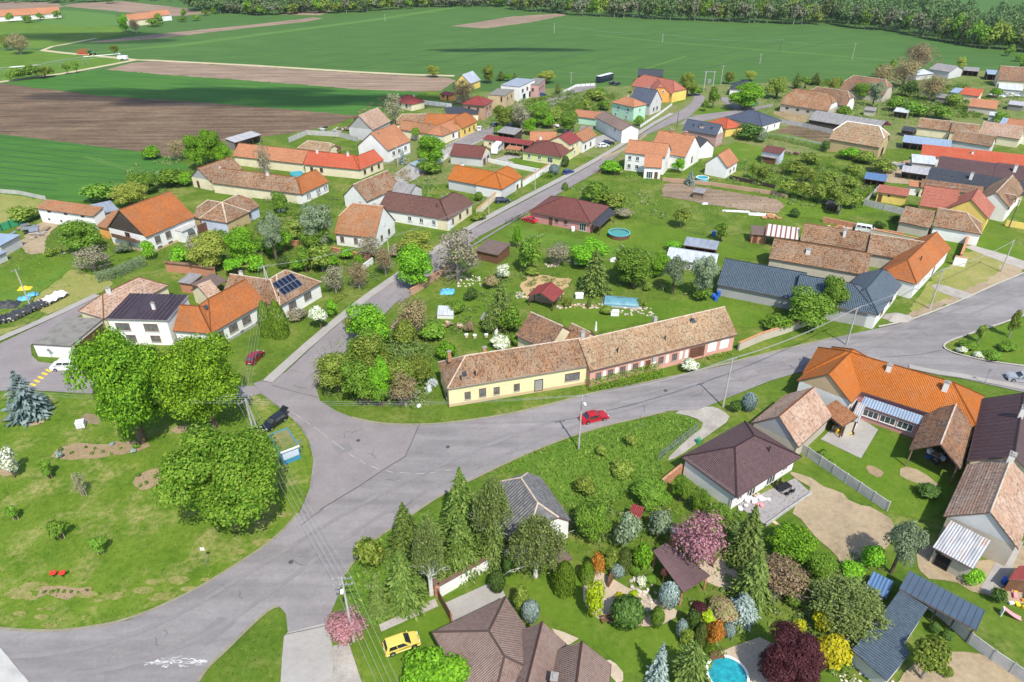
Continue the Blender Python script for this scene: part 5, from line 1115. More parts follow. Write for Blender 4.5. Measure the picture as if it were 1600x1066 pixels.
HS('longwhite', 'long white stable', 'long white outbuilding with rusty shed roof at the edge of the green field', d(A=(55.5, 325.5), B=(145, 338.5), he=3.9, Rp=(100, 315), typ='shed', pitch=16, roof='t_orange2', wall='white', wins=[(0, 'b', (.2, .5, .8), 3.1, (1.1, .5)), (0, 's', (.15, .37, .58), .9)]), d(A=(150, 336), B=(186, 328), he=3.3, Rp=(160, 316), typ='shed', pitch=5, roof='s_zinc', wall='grey'), name='stable', cat='outbuilding')
HS('bluehip', 'old hipped house with pale blue front', 'old hipped house with weathered brown tiles and pale blue front', d(A=(300, 339), B=(354.5, 348.8), he=2.9, Rp=(325, 313), roof='t_old', wall='ochre', ridge='ridge', ends=(.5, 1)), d(A=(354.5, 348.8), B=(406, 322), he=2.9, Rp=(370, 305), roof='t_old', wall='bluewhite', ridge='ridge', ends=(1, .5), wins=[(0, 'c', (.3, .7))]))
HS('farm', 'old farmhouse with orange end', 'long old farmhouse with grey plastered gable and bright orange roofed end', d(A=(328, 283), B=(380, 264), he=3.0, Rp=(335, 254), roof='t_old', wall='cream', gable='grey', ridge='t_orange', wins=[(3, 'd', (.3,), .1)]), d(A=(330, 286), B=(471, 303.8), he=3.0, Rp=(420, 272), roof='t_old', wall='cream', ridge='t_orange', ends=(0, 1), chim=((.57, .45, .7, 1.0, 'chim_white'), (.02, .5, .4, .6, 'chim_white'))),
   d(A=(471, 304), B=(514, 284), he=3.0, Rp=(476, 272.5), roof='t_orange', wall='white', ends=(1, 0), wins=[(0, 'W', (.22, .28, .58, .64, .86, .92), 1.0)]))
HS('redlong', 'long red roofed house', 'very long L-shaped house with red tiled roof and cream walls', d(A=(363.5, 244), B=(473, 256.5), he=3.0, Rp=(420, 229), roof='t_salmon', wall='cream'), d(A=(474, 257), B=(562, 265.5), he=3.0, Rp=(505, 238), roof='t_red', wall='cream', ends=(0, 1), chim=((.17, .45, .6, 1.2, 'chim_white'), (.72, .45, .6, 1.2, 'chim_white')), wins=[(0, 'w', (.12, .3))]), d(A=(562.5, 265.5), B=(600, 250), he=3.0, Rp=(571, 239), roof='t_red', wall='cream', ends=(1, 0), wins=[(0, 'w', (.2, .5, .8))]))
hut('old grey barn with lichen hip roof behind the long red roof', (464, 232), (514, 238), 2.8, (492, 221), 'barn', 'barn', roof='t_beige', wall='cream', ends=(1, .4))
hut('corrugated metal roofed shed at the edge of the ploughed field', (367, 223), (409, 210.5), 2.9, (393, 204.5), 'shed', 'shed', typ='shed', pitch=8, roof='s_rust', wall='greywood', openw='front', bays=3)
hut('tiny brown canopy beside the old grey barn', (514, 235), (530, 235), 2.2, W=3.5, name='canopy', cat='canopy', typ='shed', roof='t_wine', openw='all', bays=1)
HS('whiteorange', 'white house with salmon roof', 'white gabled house with salmon tiles opposite the long red roof', d(A=(606, 235.5), B=(642, 220), he=4.4, Rp=(595, 202), roof='t_salmon', wall='white', plinth='grey', wins=[(0, 'W', (.25, .5, .78), 1.9, (1.6, 1.5)), (0, 'b', (.3, .7))], chim=((.2, .4, .5, .8, 'chim_brick'),)))
HS('greybarn', 'barn with grey gable', 'tall barn with pale old tiles and grey rendered gable', d(A=(582, 203.5), B=(611, 189.5), he=4, Rp=(572, 176), roof='t_pale', wall='lgrey', gable='grey', pitch=42), name='barn', cat='barn')
HS('orangecomplex', 'orange farm complex', 'rambling orange roofed farmhouse with white and yellow fronts', d(A=(622, 202), B=(692, 213), he=3.0, Rp=(668, 194), roof='t_orange2', wall='cream', ends=(0, 1), chim=((.65, .45, .8, 1.2, 'chim_brick'),)), d(A=(692, 213), B=(723, 200), he=3.0, Rp=(700, 190), roof='t_salmon', wall='white', ends=(1, .3), wins=[(0, 'w', (.2, .55)), (0, 'd', (.85,))]),
   d(A=(619, 194), B=(667, 194), he=3.0, Rp=(640, 178.5), roof='t_old', wall='cream', ends=(.6, 0)), d(A=(664, 196), B=(715, 197), he=3.4, Rp=(690, 178.5), roof='t_orange', wall='cream'), d(A=(722, 201), B=(746.5, 189.5), he=3.3, Rp=(730, 174.5), roof='t_orange', wall='yellow', ends=(.5, .5), wins=[(0, 'w', (.2, .5, .8))]))
HS('villa', 'square villa with dark red roof', 'square two storey villa with dark red pyramid roof and brick front', d(A=(721, 162.5), B=(757, 165.5), he=5.6, W=9.5, Rp=(745, 147), roof='t_maroon', wall='palebrick', pitch=27, ov=.6, ends=(1, 1), wins=[(0, 'w', (.3, .7), 3.3), (1, 'w', (.3, .7), 3.3), (1, 'p', (.5,))]), d(A=(697, 180), B=(748, 178), he=2.8, Rp=(712, 167), typ='shed', roof='t_slate', wall='cream', pitch=14))
HS('redhut', 'small red hip bungalow', 'small bungalow with red hip roof beside the green field', d(A=(616, 158), B=(642, 164), he=2.6, Rp=(632, 147.5), roof='t_maroon', wall='cream', ends=(1, 1), pitch=32, openw=False, wins=[(0, 'w', (.3, .7))], chim=((.6, .7, .6, 1, 'chim_white'),)))
hut('tiny red roofed cream hut behind the brown budding tree', (686, 147), (704, 150), 2.4, (696, 142.5), 'hut', 'hut', typ='shed', roof='t_maroon', wall='orange', wins=[(0, 'w', (.3,)), (0, 'd', (.7,))])
HS('yellowgable', 'yellow gabled house with metal roof', 'yellow gabled house with pale metal roof at the far field edge', d(A=(735, 131.5), B=(751.5, 125), he=3.2, Rp=(728, 114.5), roof='s_zinc', wall='yellow', pitch=42, wins=[(3, 'A', (.5,))]))
# --- behind the big gable, along the street
HS('gable', 'tall white gable with orange roof', 'tall white gabled house with big salmon orange roof slope', d(A=(522, 365), B=(586.5, 372.5), he=3.1, Rp=(565, 319), roof='t_orange2', wall='white', ridge='ridge', pitch=45, ends=(.45, 0), wins=[(1, 'w', (.3, .68), 1.0), (1, 'a', (.5,), 4.2, (.6, .6)), (0, 'c', (.15, .5, .8))], chim=((.4, .56, .6, .7, 'chim_white'), (.75, .56, .7, .7, 'chim_white'), (.86, .56, .5, .6, 'chim_white'))))
HS('oldgable', 'white gable with old tiles', 'white gabled house with old brown tiles behind the tall salmon roof', d(A=(573, 315), B=(627, 291), he=3.0, Rp=(575, 279), roof='t_old', wall='white', ridge='ridge', pitch=42), d(A=(610, 300), B=(640, 305), he=2.6, W=7, Rp=None, roof='s_grey', wall='lgrey', pitch=28))
HS('brownl', 'brown roofed L-shaped house', 'L-shaped street house with brown tiles and pale yellow front', d(A=(590, 326), B=(700, 343.8), he=3.1, Rp=(650, 306), roof='t_brown', wall='white', pitch=30, ends=(0, 1), wins=[(0, 'W', (.45, .62, .8))], dom=((.78, .55, 'pipe'),)), d(A=(700, 343.8), B=(739.5, 317), he=3.1, Rp=(702, 305), roof='t_brown', wall='cream', pitch=30, ends=(1, .4), wins=[(0, 'w', (.2, .5, .8))]))
HS('orangel', 'orange roofed L-shaped house', 'L-shaped street house with smooth orange tiles and white chimney', d(A=(698.5, 280.5), B=(784, 296.3), he=3.0, Rp=(745, 264), roof='t_bright', wall='lgrey', pitch=34, ends=(0, 1), chim=((.1, .62, .8, 1.3, 'chim_white'),)), d(A=(784, 296.3), B=(816, 277), he=3.0, Rp=(784, 264), roof='t_bright', wall='white', pitch=34, ends=(1, .3), wins=[(0, 'W', (.25, .55)), (0, 'g', (.82,), .1, (1.2, 1.4))]))
HS('carhouse', 'wine roofed garage house', 'garage house with wine brown roof and cream gable above brown doors', d(A=(702, 242.5), B=(753, 247.5), he=2.9, Rp=(740, 227.5), roof='t_wine', wall='lgrey', gable='cream', pitch=30, wins=[(1, 'g', (.3, .72), .05, (2.2, 2.1))]))
HS('redlean', 'long red lean-to', 'long red roofed lean-to with open bays behind the white camper', d(A=(754, 217), B=(785, 221.5), he=2.9, Rp=(770, 211.5), typ='shed', roof='t_maroon', wall='cream', wins=[(0, 'w', (.35, .6), 1.3, (.9, .6))]), d(A=(785, 221.5), B=(828, 227.5), he=2.9, Rp=(810, 217), typ='shed', roof='t_maroon', wall='darkwood', openw='front', bays=4, gable='white'), d(A=(789, 232.5), B=(812, 235.5), he=2.4, Rp=(800, 227.5), typ='shed', roof='t_salmon', openw='all', bays=2), name='lean_to', cat='outbuilding')
hut('grey roofed open shed behind the long red lean-to', (776, 206.5), (804, 211), 3.0, (800, 199), 'shed', 'shed', typ='shed', roof='s_grey', openw='front', wall='darkwood')
hut('orange tiled barn behind the wine roofed hip house', (828, 222), (870, 222), 3.0, (850, 206), 'barn', 'barn', roof='t_salmon', wall='cream')
HS('winehip', 'wine hip roofed bungalow', 'pale green bungalow with wine hip roof and lawn in front', d(A=(815, 236.5), B=(877, 245.5), he=3.0, Rp=(857, 221.5), roof='t_wine', wall='green', plinth='cream', ends=(1, 1), pitch=26, ov=.5, wins=[(0, 'W', (.17, .44), 1.0), (0, 'p', (.72,))]), d(A=(838, 226), B=(862, 226), he=3.2, W=4, roof='t_wine', wall='cream', chim=((.3, .7, .8, 1.6, 'chim_white'),), pitch=20))
HS('crimson', 'crimson roofed house', 'two storey pale yellow house with crimson tiled roof', d(A=(891, 226.5), B=(908.5, 217.5), he=5.0, Rp=(876, 212), roof='t_maroon', wall='paleyellow', pitch=26, wins=[(0, 'W', (.3, .7), 3.1), (0, 'W', (.5,), .9)]))
HS('terra', 'terracotta roof with white posts', 'old terracotta roofed house next to the crimson roof', d(A=(912, 223), B=(933, 211.5), he=3.6, Rp=(908, 204), roof='t_orange2', wall='white', wins=[(0, 'w', (.2, .6))]))
HS('whitebrown', 'white house with balcony and brown roof', 'white two storey house with greyish brown roof and gable balcony', d(A=(929, 182.5), B=(970, 204.5), he=4.6, Rp=(958, 181), roof='t_taupe', wall='white', pitch=24, ov=.6, wins=[(0, 'W', (.75,), 3.0), (0, 'G', (.4,)), (3, 'k', (.3,), 3.0, (2.4, 2.0))]))
HS('orangebar', 'low orange roofed annex', 'low mint annex with terracotta roof behind the white balcony house', d(A=(890, 181), B=(931, 186), he=2.7, Rp=(915, 172.5), typ='shed', roof='t_salmon', wall='mint'), name='annex', cat='outbuilding')
HS('mint', 'mint green house', 'mint green two storey house with terracotta hip roof', d(A=(955, 160), B=(990, 168), he=5.6, Rp=(972, 150), roof='t_salmon', wall='mint', ends=(1, 1), pitch=28, ov=.5, wins=[(0, 'W', (.3, .75), 3.3), (0, 'W', (.2, .7), .6), (1, 'W', (.5,), 3.3)], chim=((.35, .6, .5, 1, 'chim_white'),)))
HS('navygable', 'house with dark blue gable roof', 'gabled grey white house with dark blue roof next to the mint house', d(A=(982, 158.5), B=(1016, 164), he=4.2, Rp=(1005, 137.6), roof='t_blueslate', wall='lgrey', pitch=44, wins=[(1, 'w', (.35, .65), 1.2), (1, 'a', (.5,), 4.6)], chim=((.55, .55, .8, 1.2, 'concrete'),)))
HS('brickroof', 'big yellow house with brick red roof', 'big yellow house with brick red roof and half-hipped front gable', d(A=(986, 134), B=(1050, 147.5), he=3.6, Rp=(1020, 119.5), roof='t_brick', wall='yellow', ends=(.5, .8), pitch=40, ov=.5), d(A=(1048, 147), B=(1041, 136), he=3.6, W=9, roof='t_brick', wall='orange', gable='orange', ends=(.35, 0), pitch=42, ov=.5, wins=[(3, 'a', (.35, .65), 4.0), (3, 'p', (.5,))]))
HS('darkback', 'dark slate roof behind the yellow house', 'dark slate roof with solar panels standing behind the big yellow house', d(A=(996, 118), B=(1036, 119.5), he=3.6, Rp=(1015, 108.5), roof='t_slate', wall='darkwood'))
HS('duplex', 'white house with split orange roof', 'white three storey house with split orange roof beside the street', d(A=(976, 238.5), B=(1040, 246), he=5.6, Rp=(1008, 221), roof='t_salmon', wall='white', pitch=36, wins=[(0, 'W', (.12, .32), 3.4), (0, 'W', (.12, .32, .6), .8), (1, 'W', (.5,), 3.2), (1, 'a', (.5,), 6.2)]), d(A=(1006, 261), B=(1034, 262.5), he=3.6, Rp=(1022, 243), typ='shed', pitch=36, roof='t_salmon', wall='white', wins=[(0, 'p', (.35,)), (0, 'd', (.75,))]))
HS('duplexback', 'orange roofed back house with two chimneys', 'white house with wide orange roof and two stout chimneys', d(A=(1014, 236), B=(1071, 246), he=4.4, Rp=(1050, 207), roof='t_salmon', wall='white', pitch=38, wins=[(1, 'd', (.5,), 1.0)], chim=((.35, .5, 1.1, .9, 'chim_brick'), (.72, .5, 1.1, .9, 'chim_brick'))))
HS('navysmall', 'small white gable with navy roof', 'small white gabled house with navy roof beside the orange back house', d(A=(1076, 227), B=(1091, 233.5), he=3.3, Rp=(1092, 213.5), roof='t_slate', wall='white', pitch=38))
HS('dormers', 'pale house with dark dormer roof', 'pale pinkish house with dark blue roof and row of dormers', d(A=(1066, 202.5), B=(1120, 212), he=4.2, Rp=(1100, 190.5), roof='t_blueslate', wall='rose', gable='white', pitch=44, wins=[(1, 'W', (.3, .7), 1.2), (1, 'a', (.5,), 4.6), (0, 'W', (.3, .7))], dom=((.25, .45, 'sky'), (.5, .4, 'dormer'), (.78, .45, 'sky'))))
HS('redpyramid', 'small red hip roof', 'small yellow house with light red hip roof and white awning', d(A=(1104, 192), B=(1134, 202), he=2.9, Rp=(1127, 182.5), roof='t_red', wall='yellow', ends=(1, 1), pitch=28))
HS('navyhip', 'navy hip roofed bungalow', 'white bungalow with broad navy hip roof at the lane fork', d(A=(1131, 184), B=(1191, 197.3), he=2.9, Rp=(1166, 171), roof='t_blueslate', wall='white', ends=(1, 1), pitch=25, ov=.6, wins=[(0, 'd', (.05,)), (0, 'W', (.25, .6)), (1, 'W', (.3, .7))]))
HS('darkhip', 'dark hip roof behind the round bush', 'dark slate hip roof half hidden behind a round bush by the field', d(A=(1140, 139), B=(1185, 142), he=3, Rp=(1168, 125.5), roof='t_slate', wall='white', ends=(1, 1), pitch=26))
# --- flat roofed houses at the far street
HS('beigecube', 'beige flat roofed cube', 'beige cubic house with flat roof beside the dark red villa', d(A=(762, 148), B=(789, 150), he=5.6, W=12, typ='flat', roof='s_felt', wall='beige', ov=.1, og=.1, wins=[(0, 'w', (.8,), 3.2, (.8, 2.0)), (1, 'w', (.3, .7), 3.2)]))
HS('whitecube', 'white flat roofed house', 'white flat roofed house with terrace balconies at the far street', d(A=(782, 133), B=(812, 136), he=6.4, W=16, typ='flat', roof='s_zinc', wall='white', ov=.1, og=.1, wins=[(1, 'w', (.2, .5, .8), 3.6, (1.6, 1.4)), (1, 'k', (.3, .7), .3)]))
HS('pinkcube', 'pink flat roofed house', 'pink and white flat roofed house at the end of the far street', d(A=(823, 132), B=(842, 133), he=5.4, W=14, typ='flat', roof='s_felt', wall='rose', ov=.1, og=.1, wins=[(1, 'w', (.15, .4, .65), 2.6), (0, 'w', (.5,), 2.6)]))
# --- barns in the north-east
HS('barnorange', 'barn with orange half-hip', 'long barn with orange half-hip end and row of small windows', d(A=(1219, 162.5), B=(1294, 174), he=3.2, Rp=(1270, 142), roof='t_mix', wall='stone', gable='white', ends=(.55, .55), pitch=44, wins=[(0, 's', (.15, .38, .6, .8), 1.5, (1.2, .8))]), name='barn', cat='barn')
HS('barnmid', 'barn behind the orange half-hip', 'weathered barn with white end directly behind the orange half-hip barn', d(A=(1256, 156), B=(1322.6, 166), he=3.2, Rp=(1290, 137.5), roof='t_old2', wall='white', ends=(.5, .5), pitch=44), name='barn', cat='barn')
HS('barnfar', 'farthest brown barn', 'brown tiled barn farthest out towards the green field', d(A=(1312, 139), B=(1381, 149), he=3.2, Rp=(1358, 121), roof='t_old2', wall='stone', ends=(.5, .5), pitch=44), name='barn', cat='barn')
HS('longgrey', 'long grey shed', 'long low shed with grey cement roof between the barns', d(A=(1263, 187), B=(1372, 205), he=2.8, Rp=(1330, 181), typ='shed', pitch=20, roof='s_grey', wall='darkwood'), name='shed', cat='shed')
HS('barnbeige', 'big beige barn', 'big ochre barn with lichen coloured roof and white ridge lines', d(A=(1295, 217.5), B=(1375, 231), he=4.0, Rp=(1350, 194), roof='t_beige', wall='ochre', ridge='ridge_white', ends=(.55, .55), pitch=44, cap=.22, wins=[(1, 'k', (.5,), .05, (2.5, 2.8))]), name='barn', cat='barn')
hut('grey boarded hut stack with rusty top among the garden plots', (1189, 244), (1212, 248), 2.3, W=4, name='hut', cat='hut', typ='shed', roof='s_grey', wall='brownwood')
hut('pale metal clad garden hut with rust brown roof', (1190, 236), (1220, 241), 3.6, W=5, name='hut', cat='hut', typ='shed', roof='t_wine', wall='bluewhite')
hut('tiny metal roofed hut in the overgrown garden', (1396, 174), (1419, 177), 2.4, (1408, 168.5), 'hut', 'hut', typ='shed', roof='s_white', wall='grey', openw='front')
# --- north-east rows
HS('ne_a', 'first tiled row by the dark shed', 'weathered tiled row house farthest left beside the dark tarp shed', d(A=(1433, 199), B=(1485, 205), he=2.9, Rp=(1465, 187.5), roof='t_old', wall='cream', ridge='ridge'))
HS('ne_b', 'tiled row with red patch', 'weathered row house whose roof has a bright red patch', d(A=(1484, 206), B=(1527, 211), he=2.9, Rp=(1510, 193), roof='t_old', wall='cream', ridge='ridge'))
HS('ne_c', 'tiled house with white gable', 'old tiled house with white gable next to the pale blue sheet roof', d(A=(1485, 219), B=(1549, 229.5), he=3.0, Rp=(1525, 208.5), roof='t_old', wall='lgrey', gable='white', ridge='ridge'))
HS('ne_d', 'pale tiled house with dark panel', 'pale tiled long house with dark panels near the white wall', d(A=(1528, 208), B=(1594, 218), he=3.0, Rp=(1570, 194.5), roof='t_pale', wall='cream', ridge='ridge'))
HS('ne_e', 'orange tiled house at the picture edge', 'orange tiled house beside the small blue metal roof', d(A=(1570, 197), B=(1625, 205), he=3.0, Rp=(1592, 187), roof='t_salmon', wall='cream'))
HS('ne_f', 'brown roofed house by the far sheds', 'brown tiled house beside the blue metal open shed', d(A=(1559, 125), B=(1625, 130), he=3.2, Rp=(1598, 105.5), roof='t_old2', wall='cream'))
hut('low tiled shed with pale walls in the overgrown plots', (1513, 166), (1557, 171), 2.5, (1536, 155), 'shed', 'shed', typ='shed', pitch=20, roof='t_salmon', wall='stone')
hut('small shed with smooth red roof beside the pale blue roof', (1499.6, 147), (1530, 151), 2.5, (1518, 137.5), 'shed', 'shed', typ='shed', pitch=20, roof='t_red', wall='cream')
hut('pale blue roofed shed next to the smooth red roof', (1484, 144), (1498, 146), 2.4, (1494, 137), 'shed', 'shed', typ='shed', pitch=12, roof='s_bluegrey', wall='lgrey')
hut('open shed with blue metal roof by the field edge', (1543, 116), (1573, 118), 2.9, (1560, 110), 'shed', 'shed', typ='shed', pitch=6, roof='s_bluegrey', wall='darkwood', openw='front')
hut('grey gabled metal hall among the bare trees', (1451, 108), (1484, 113), 3.4, (1474, 100), 'hall', 'shed', roof='s_grey', wall='lgrey', pitch=18)
hut('white metal sheet shed among the bare trees', (1433, 118), (1460, 115), 2.4, (1455, 107), 'shed', 'shed', typ='shed', roof='s_white', wall='lgrey')
hut('arched white plastic tunnel before the brown roofed house', (1560, 139), (1598, 142), 1.6, (1578, 131), 'tunnel', 'greenhouse', roof='s_white', wall='lgrey', pitch=22)
hut('long shed roofed with pale blue translucent sheets', (1410, 222), (1486, 231), 2.4, (1450, 215), 'shed', 'shed', typ='shed', roof='s_bluegrey', wall='greywood', openw='front', bays=6)
hut('small blue metal roof beside the orange edge house', (1561, 194), (1572, 195.5), 2.6, W=7, name='shed', cat='shed', typ='shed', roof='s_bluegrey', wall='lgrey')
HS('redlongne', 'very long bright red roof', 'very long low building with bright red roof at the picture edge', d(A=(1439, 243), B=(1630, 264), he=3.0, Rp=(1520, 233.5), typ='shed', pitch=22, roof='t_red', wall='white', chim=((.43, .6, .6, .8, 'chim_white'),)), name='outbuilding', cat='outbuilding')
HS('brownlong', 'long brown roof', 'long plum brown roofed house between the red and the slate roofs', d(A=(1463, 263), B=(1552, 275.5), he=3.3, Rp=(1510, 249), typ='shed', pitch=28, roof='t_hip', wall='cream'), d(A=(1552, 275.8), B=(1640, 288), he=3.3, Rp=(1590, 258), typ='shed', pitch=28, roof='t_hip', wall='cream', chim=((.35, .5, .8, 2, 'chim_white'),)))
HS('slatelong', 'long slate roof', 'long dark slate roofed house with two pale chimneys', d(A=(1447, 280), B=(1600, 306), he=3.2, Rp=(1520, 271), typ='shed', pitch=30, roof='t_slate', wall='cream', chim=((.44, .55, .8, 1.8, 'chim_white'), (.78, .45, .8, 1.8, 'chim_white'))))
HS('yellowred', 'yellow house with red roof', 'yellow house with big brick red roof and yellow front gable', d(A=(1436.5, 321.5), B=(1492, 330), he=3.6, Rp=(1480, 294.5), roof='t_brick', wall='yellow', pitch=40, chim=((.75, .55, .6, .6, 'concrete'),)), d(A=(1545, 342.5), B=(1555, 324), he=4.0, Rp=(1522, 305), roof='t_brick', wall='yellow', pitch=38, ends=(0, 0), wins=[(3, 's', (.5,), 4.0, (.3, .3))]))
HS('stripold', 'old strip roof behind the yellow house', 'narrow old tiled roof strip between slate roof and yellow house', d(A=(1438, 292), B=(1535, 305), he=3.0, Rp=(1480, 284.5), typ='shed', pitch=30, roof='t_old2', wall='cream'), name='outbuilding', cat='outbuilding')
HS('weathered', 'weathered corner house', 'weathered tiled corner house with white wall before the yellow gable', d(A=(1457.6, 353.5), B=(1534, 366.5), he=3.2, Rp=(1490, 329), roof='t_old', wall='white', ridge='ridge', ends=(0, 1), pitch=38, wins=[(1, 'c', (.5,))]))
HS('weathered2', 'weathered tiled barn', 'weathered tiled shed roof with crumbling wall left of the corner house', d(A=(1404, 346.5), B=(1453, 356.5), he=2.8, Rp=(1437, 326), typ='shed', pitch=30, roof='t_old', wall='stone'), name='outbuilding', cat='outbuilding')
HS('edgebrown', 'white house with dull brown roof', 'white house with dull brown roof behind the red roofed yellow house', d(A=(1546, 321), B=(1576.5, 327.5), he=3.4, Rp=(1563, 301), roof='t_old2', wall='white', pitch=36))
HS('edgewhite', 'white gable at the picture edge', 'white gabled house with old tiles at the picture edge', d(A=(1577, 325), B=(1602, 296), he=4.0, W=8, roof='t_old', wall='white', pitch=38))
HS('yellowhut', 'yellow outbuilding', 'low yellow outbuilding with orange red roof and clutter along its wall', d(A=(1370.5, 300), B=(1418.5, 307.5), he=2.8, Rp=(1400, 292), typ='shed', pitch=18, roof='t_brick', wall='yellow', wins=[(0, 'd', (.12,)), (0, 's', (.4,))]), name='outbuilding', cat='outbuilding')
hut('small orange tiled shed with white edge beside the yellow outbuilding', (1420, 291), (1437, 293), 2.6, (1430, 282.5), 'shed', 'shed', typ='shed', pitch=20, roof='t_salmon', wall='white')
hut('blue sheet roofed shed at the end of the orchard', (1350, 279), (1384, 284), 2.6, (1370, 271), 'shed', 'shed', typ='shed', roof='s_blue', wall='darkwood', openw='front')
hut('white and pale blue metal shed below the long red roof', (1425, 254), (1463, 258), 2.4, (1448, 243), 'shed', 'shed', typ='shed', roof='s_white', wall='lgrey')
hut('rusty sheet metal shed beside the scrap yard', (1408, 268), (1450, 274), 2.3, (1432, 261), 'shed', 'shed', typ='shed', roof='s_rust', wall='greywood', openw='front')
# --- east block
HS('oldlong', 'long old tiled house', 'very long old house with mottled terracotta tiles behind the navy roof', d(A=(1201, 404), B=(1355, 430.5), he=3.1, Rp=(1300, 387), roof='t_old', wall='stone', ridge='t_orange2', pitch=36, chim=((.38, .28, .9, .9, 'chim_white'),)))
HS('oldback', 'old tiled back house', 'old mottled tiled roof with tall white chimney behind the long old house', d(A=(1250, 376), B=(1354, 393), he=3.1, Rp=(1310, 357), roof='t_old', wall='stone', ridge='t_orange2', pitch=34, chim=((.63, .3, .6, 1.6, 'chim_white'),)), d(A=(1354, 396), B=(1440, 410), he=3.1, Rp=(1400, 371.5), roof='t_old', wall='stone', pitch=34))
HS('orangehip', 'orange hipped corner house', 'white corner house with smooth orange hip roof above the wide grass verge', d(A=(1432.5, 445), B=(1486, 388.5), he=3.5, Rp=(1438, 387), roof='t_orange', wall='white', ends=(1, 0), pitch=38, wins=[(0, 'W', (.15, .3, .45), 1.1), (0, 'd', (.6,), .3)], dom=((.35, .6, 'pipe'),)))
HS('navy', 'navy metal roofed house', 'low white house with long navy blue tiled metal roof', d(A=(1120, 444.5), B=(1250, 470), he=2.6, Rp=(1180, 412.5), roof='t_navy', wall='grey', pitch=30), d(A=(1240, 467.5), B=(1371, 492), he=3.2, Rp=(1290, 436), roof='t_navy', wall='grey', pitch=31, ends=(0, 1)), d(A=(1372.5, 492.8), B=(1409.5, 445.5), he=3.3, Rp=(1367, 436), roof='t_navy', wall='white', pitch=32, ends=(1, .2), wins=[(0, 'L', (.3, .7), 1.1)]))
hut('shed with pale metal roof and dark boards on the lawn', (1068, 383), (1120, 390.8), 2.5, (1098, 373.5), 'shed', 'shed', typ='shed', pitch=10, roof='s_zinc', wall='brownwood', openw='front', bays=3)
hut('pale rounded metal hangar behind the pines', (1040, 404), (1118, 416), 2.0, (1080, 392), 'hangar', 'shed', roof='s_white', wall='lgrey', pitch=20)
hut('brick hut with brown felt roof beside the striped roof', (1174, 366), (1197, 368), 2.4, (1188, 353), 'hut', 'hut', typ='shed', roof='s_brownfelt', wall='brick', wins=[(0, 'd', (.3,)), (0, 's', (.7,))])
# --- middle gardens
HS('brickhip', 'brick bungalow with brown hip roof', 'brick bungalow with broad wine brown hip roof and glazed terrace', d(A=(826, 331), B=(922.5, 349), he=2.8, Rp=(890, 309.5), roof='t_wine', wall='pinkish', ends=(1, 1), pitch=24, ov=.6, wins=[(0, 'w', (.45, .6), 1.0, (.9, 1.0)), (0, 'd', (.35,)), (0, 'p', (.88,))]))
slab('slatted dark awning over the terrace of the brick bungalow', [(924, 350), (937, 354), (962, 332), (951, 324)], 2.7, 's_dark', 'awning', 'awning')
HS('gazebo', 'red roofed garden pavilion', 'open wooden garden pavilion with red gable roof and benches', d(A=(865, 472), B=(881, 455), he=2.3, Rp=(851, 451), roof='t_maroon', wall='brownwood', openw='all', bays=2, pitch=26), name='pavilion', cat='pavilion')
hut('flat brown roofed wooden shed by the street hedge', (742, 391), (778, 399), 2.4, (765, 374), 'shed', 'shed', typ='shed', pitch=4, roof='s_brownfelt', wall='brownwood')
# --- south cottage and villas
HS('cottage', 'grey roofed cottage', 'white cottage with grey diamond tiled roof behind the conifers', d(A=(762, 772.5), B=(806, 846), he=3.0, Rp=(820, 756), roof='t_grey', wall='white', ends=(.5, .5), pitch=38, ridge='ridge', wins=[(1, 'a', (.5,), 3.3)]))
HS('plumhip', 'plum hip roofed house', 'white house with big plum brown hip roof and paved terrace', d(A=(1151, 777.5), B=(1252, 713.5), he=2.9, Rp=(1160, 691.5), roof='t_hip', wall='white', ends=(1, 1), pitch=30, ov=.7, cap=.13, wins=[(0, 'p', (.3, .62)), (0, 'W', (.12, .85))], dom=((.68, .5, 'pipe'),)))
HS('bigorange', 'bright orange roofed house', 'L-shaped house with very bright orange roof, pink walls and blue porch roof', d(A=(1254, 583), B=(1528, 669.5), he=3.6, Rp=(1400, 571.5), roof='t_bright', wall='pinkish', ends=(1, 1), pitch=36, chim=((.46, .4, .7, 1.1, 'chim_white'), (.78, .36, .75, 1.5, 'chim_white')), wins=[(0, 'l', (.72,), .7)]),
   d(A=(1330, 630), B=(1381, 572), he=3.6, ends=(0, 1), Rp=(1311, 568), roof='t_bright', wall='white', gable='beige', pitch=38),
   d(A=(1344.5, 632.5), B=(1437, 664), he=2.75, Rp=(1390, 632.5), typ='shed', pitch=10, roof='s_bluegrey', wall='pinkish', wins=[(0, 'l', (.2, .5, .8), .9, (2.2, 1.3))], og=.1, ov=.25))
HS('oldshed', 'mossy old shed', 'mossy old shed with grey front gable next to the plum hip roof', d(A=(1247.5, 698.5), B=(1300, 650), he=2.9, Rp=(1244, 628), roof='t_pale', wall='stone', gable='grey', pitch=42, ridge='t_orange', wins=[(1, 'd', (.4,))]), d(A=(1283, 640), B=(1317, 667), he=2.5, Rp=(1303, 622), typ='shed', pitch=24, roof='t_orange2', wall='stone', openw='front'), name='barn', cat='barn')
hut('slatted glass lean-to in the corner of the orange house', (1328, 656), (1341, 660.5), 2.5, W=4.5, name='lean_to', cat='outbuilding', typ='shed', roof='s_rust', openw='front', wall='white')
HS('openbarn', 'open timber barn', 'open timber framed barn with mossy old tiles full of stored junk', d(A=(1500, 732.5), B=(1522, 667), he=3.2, Rp=(1482, 662), roof='t_old2', wall='stone', openw='all', bays=3, pitch=40, gable='wood', ridge='ridge'), name='barn', cat='barn')
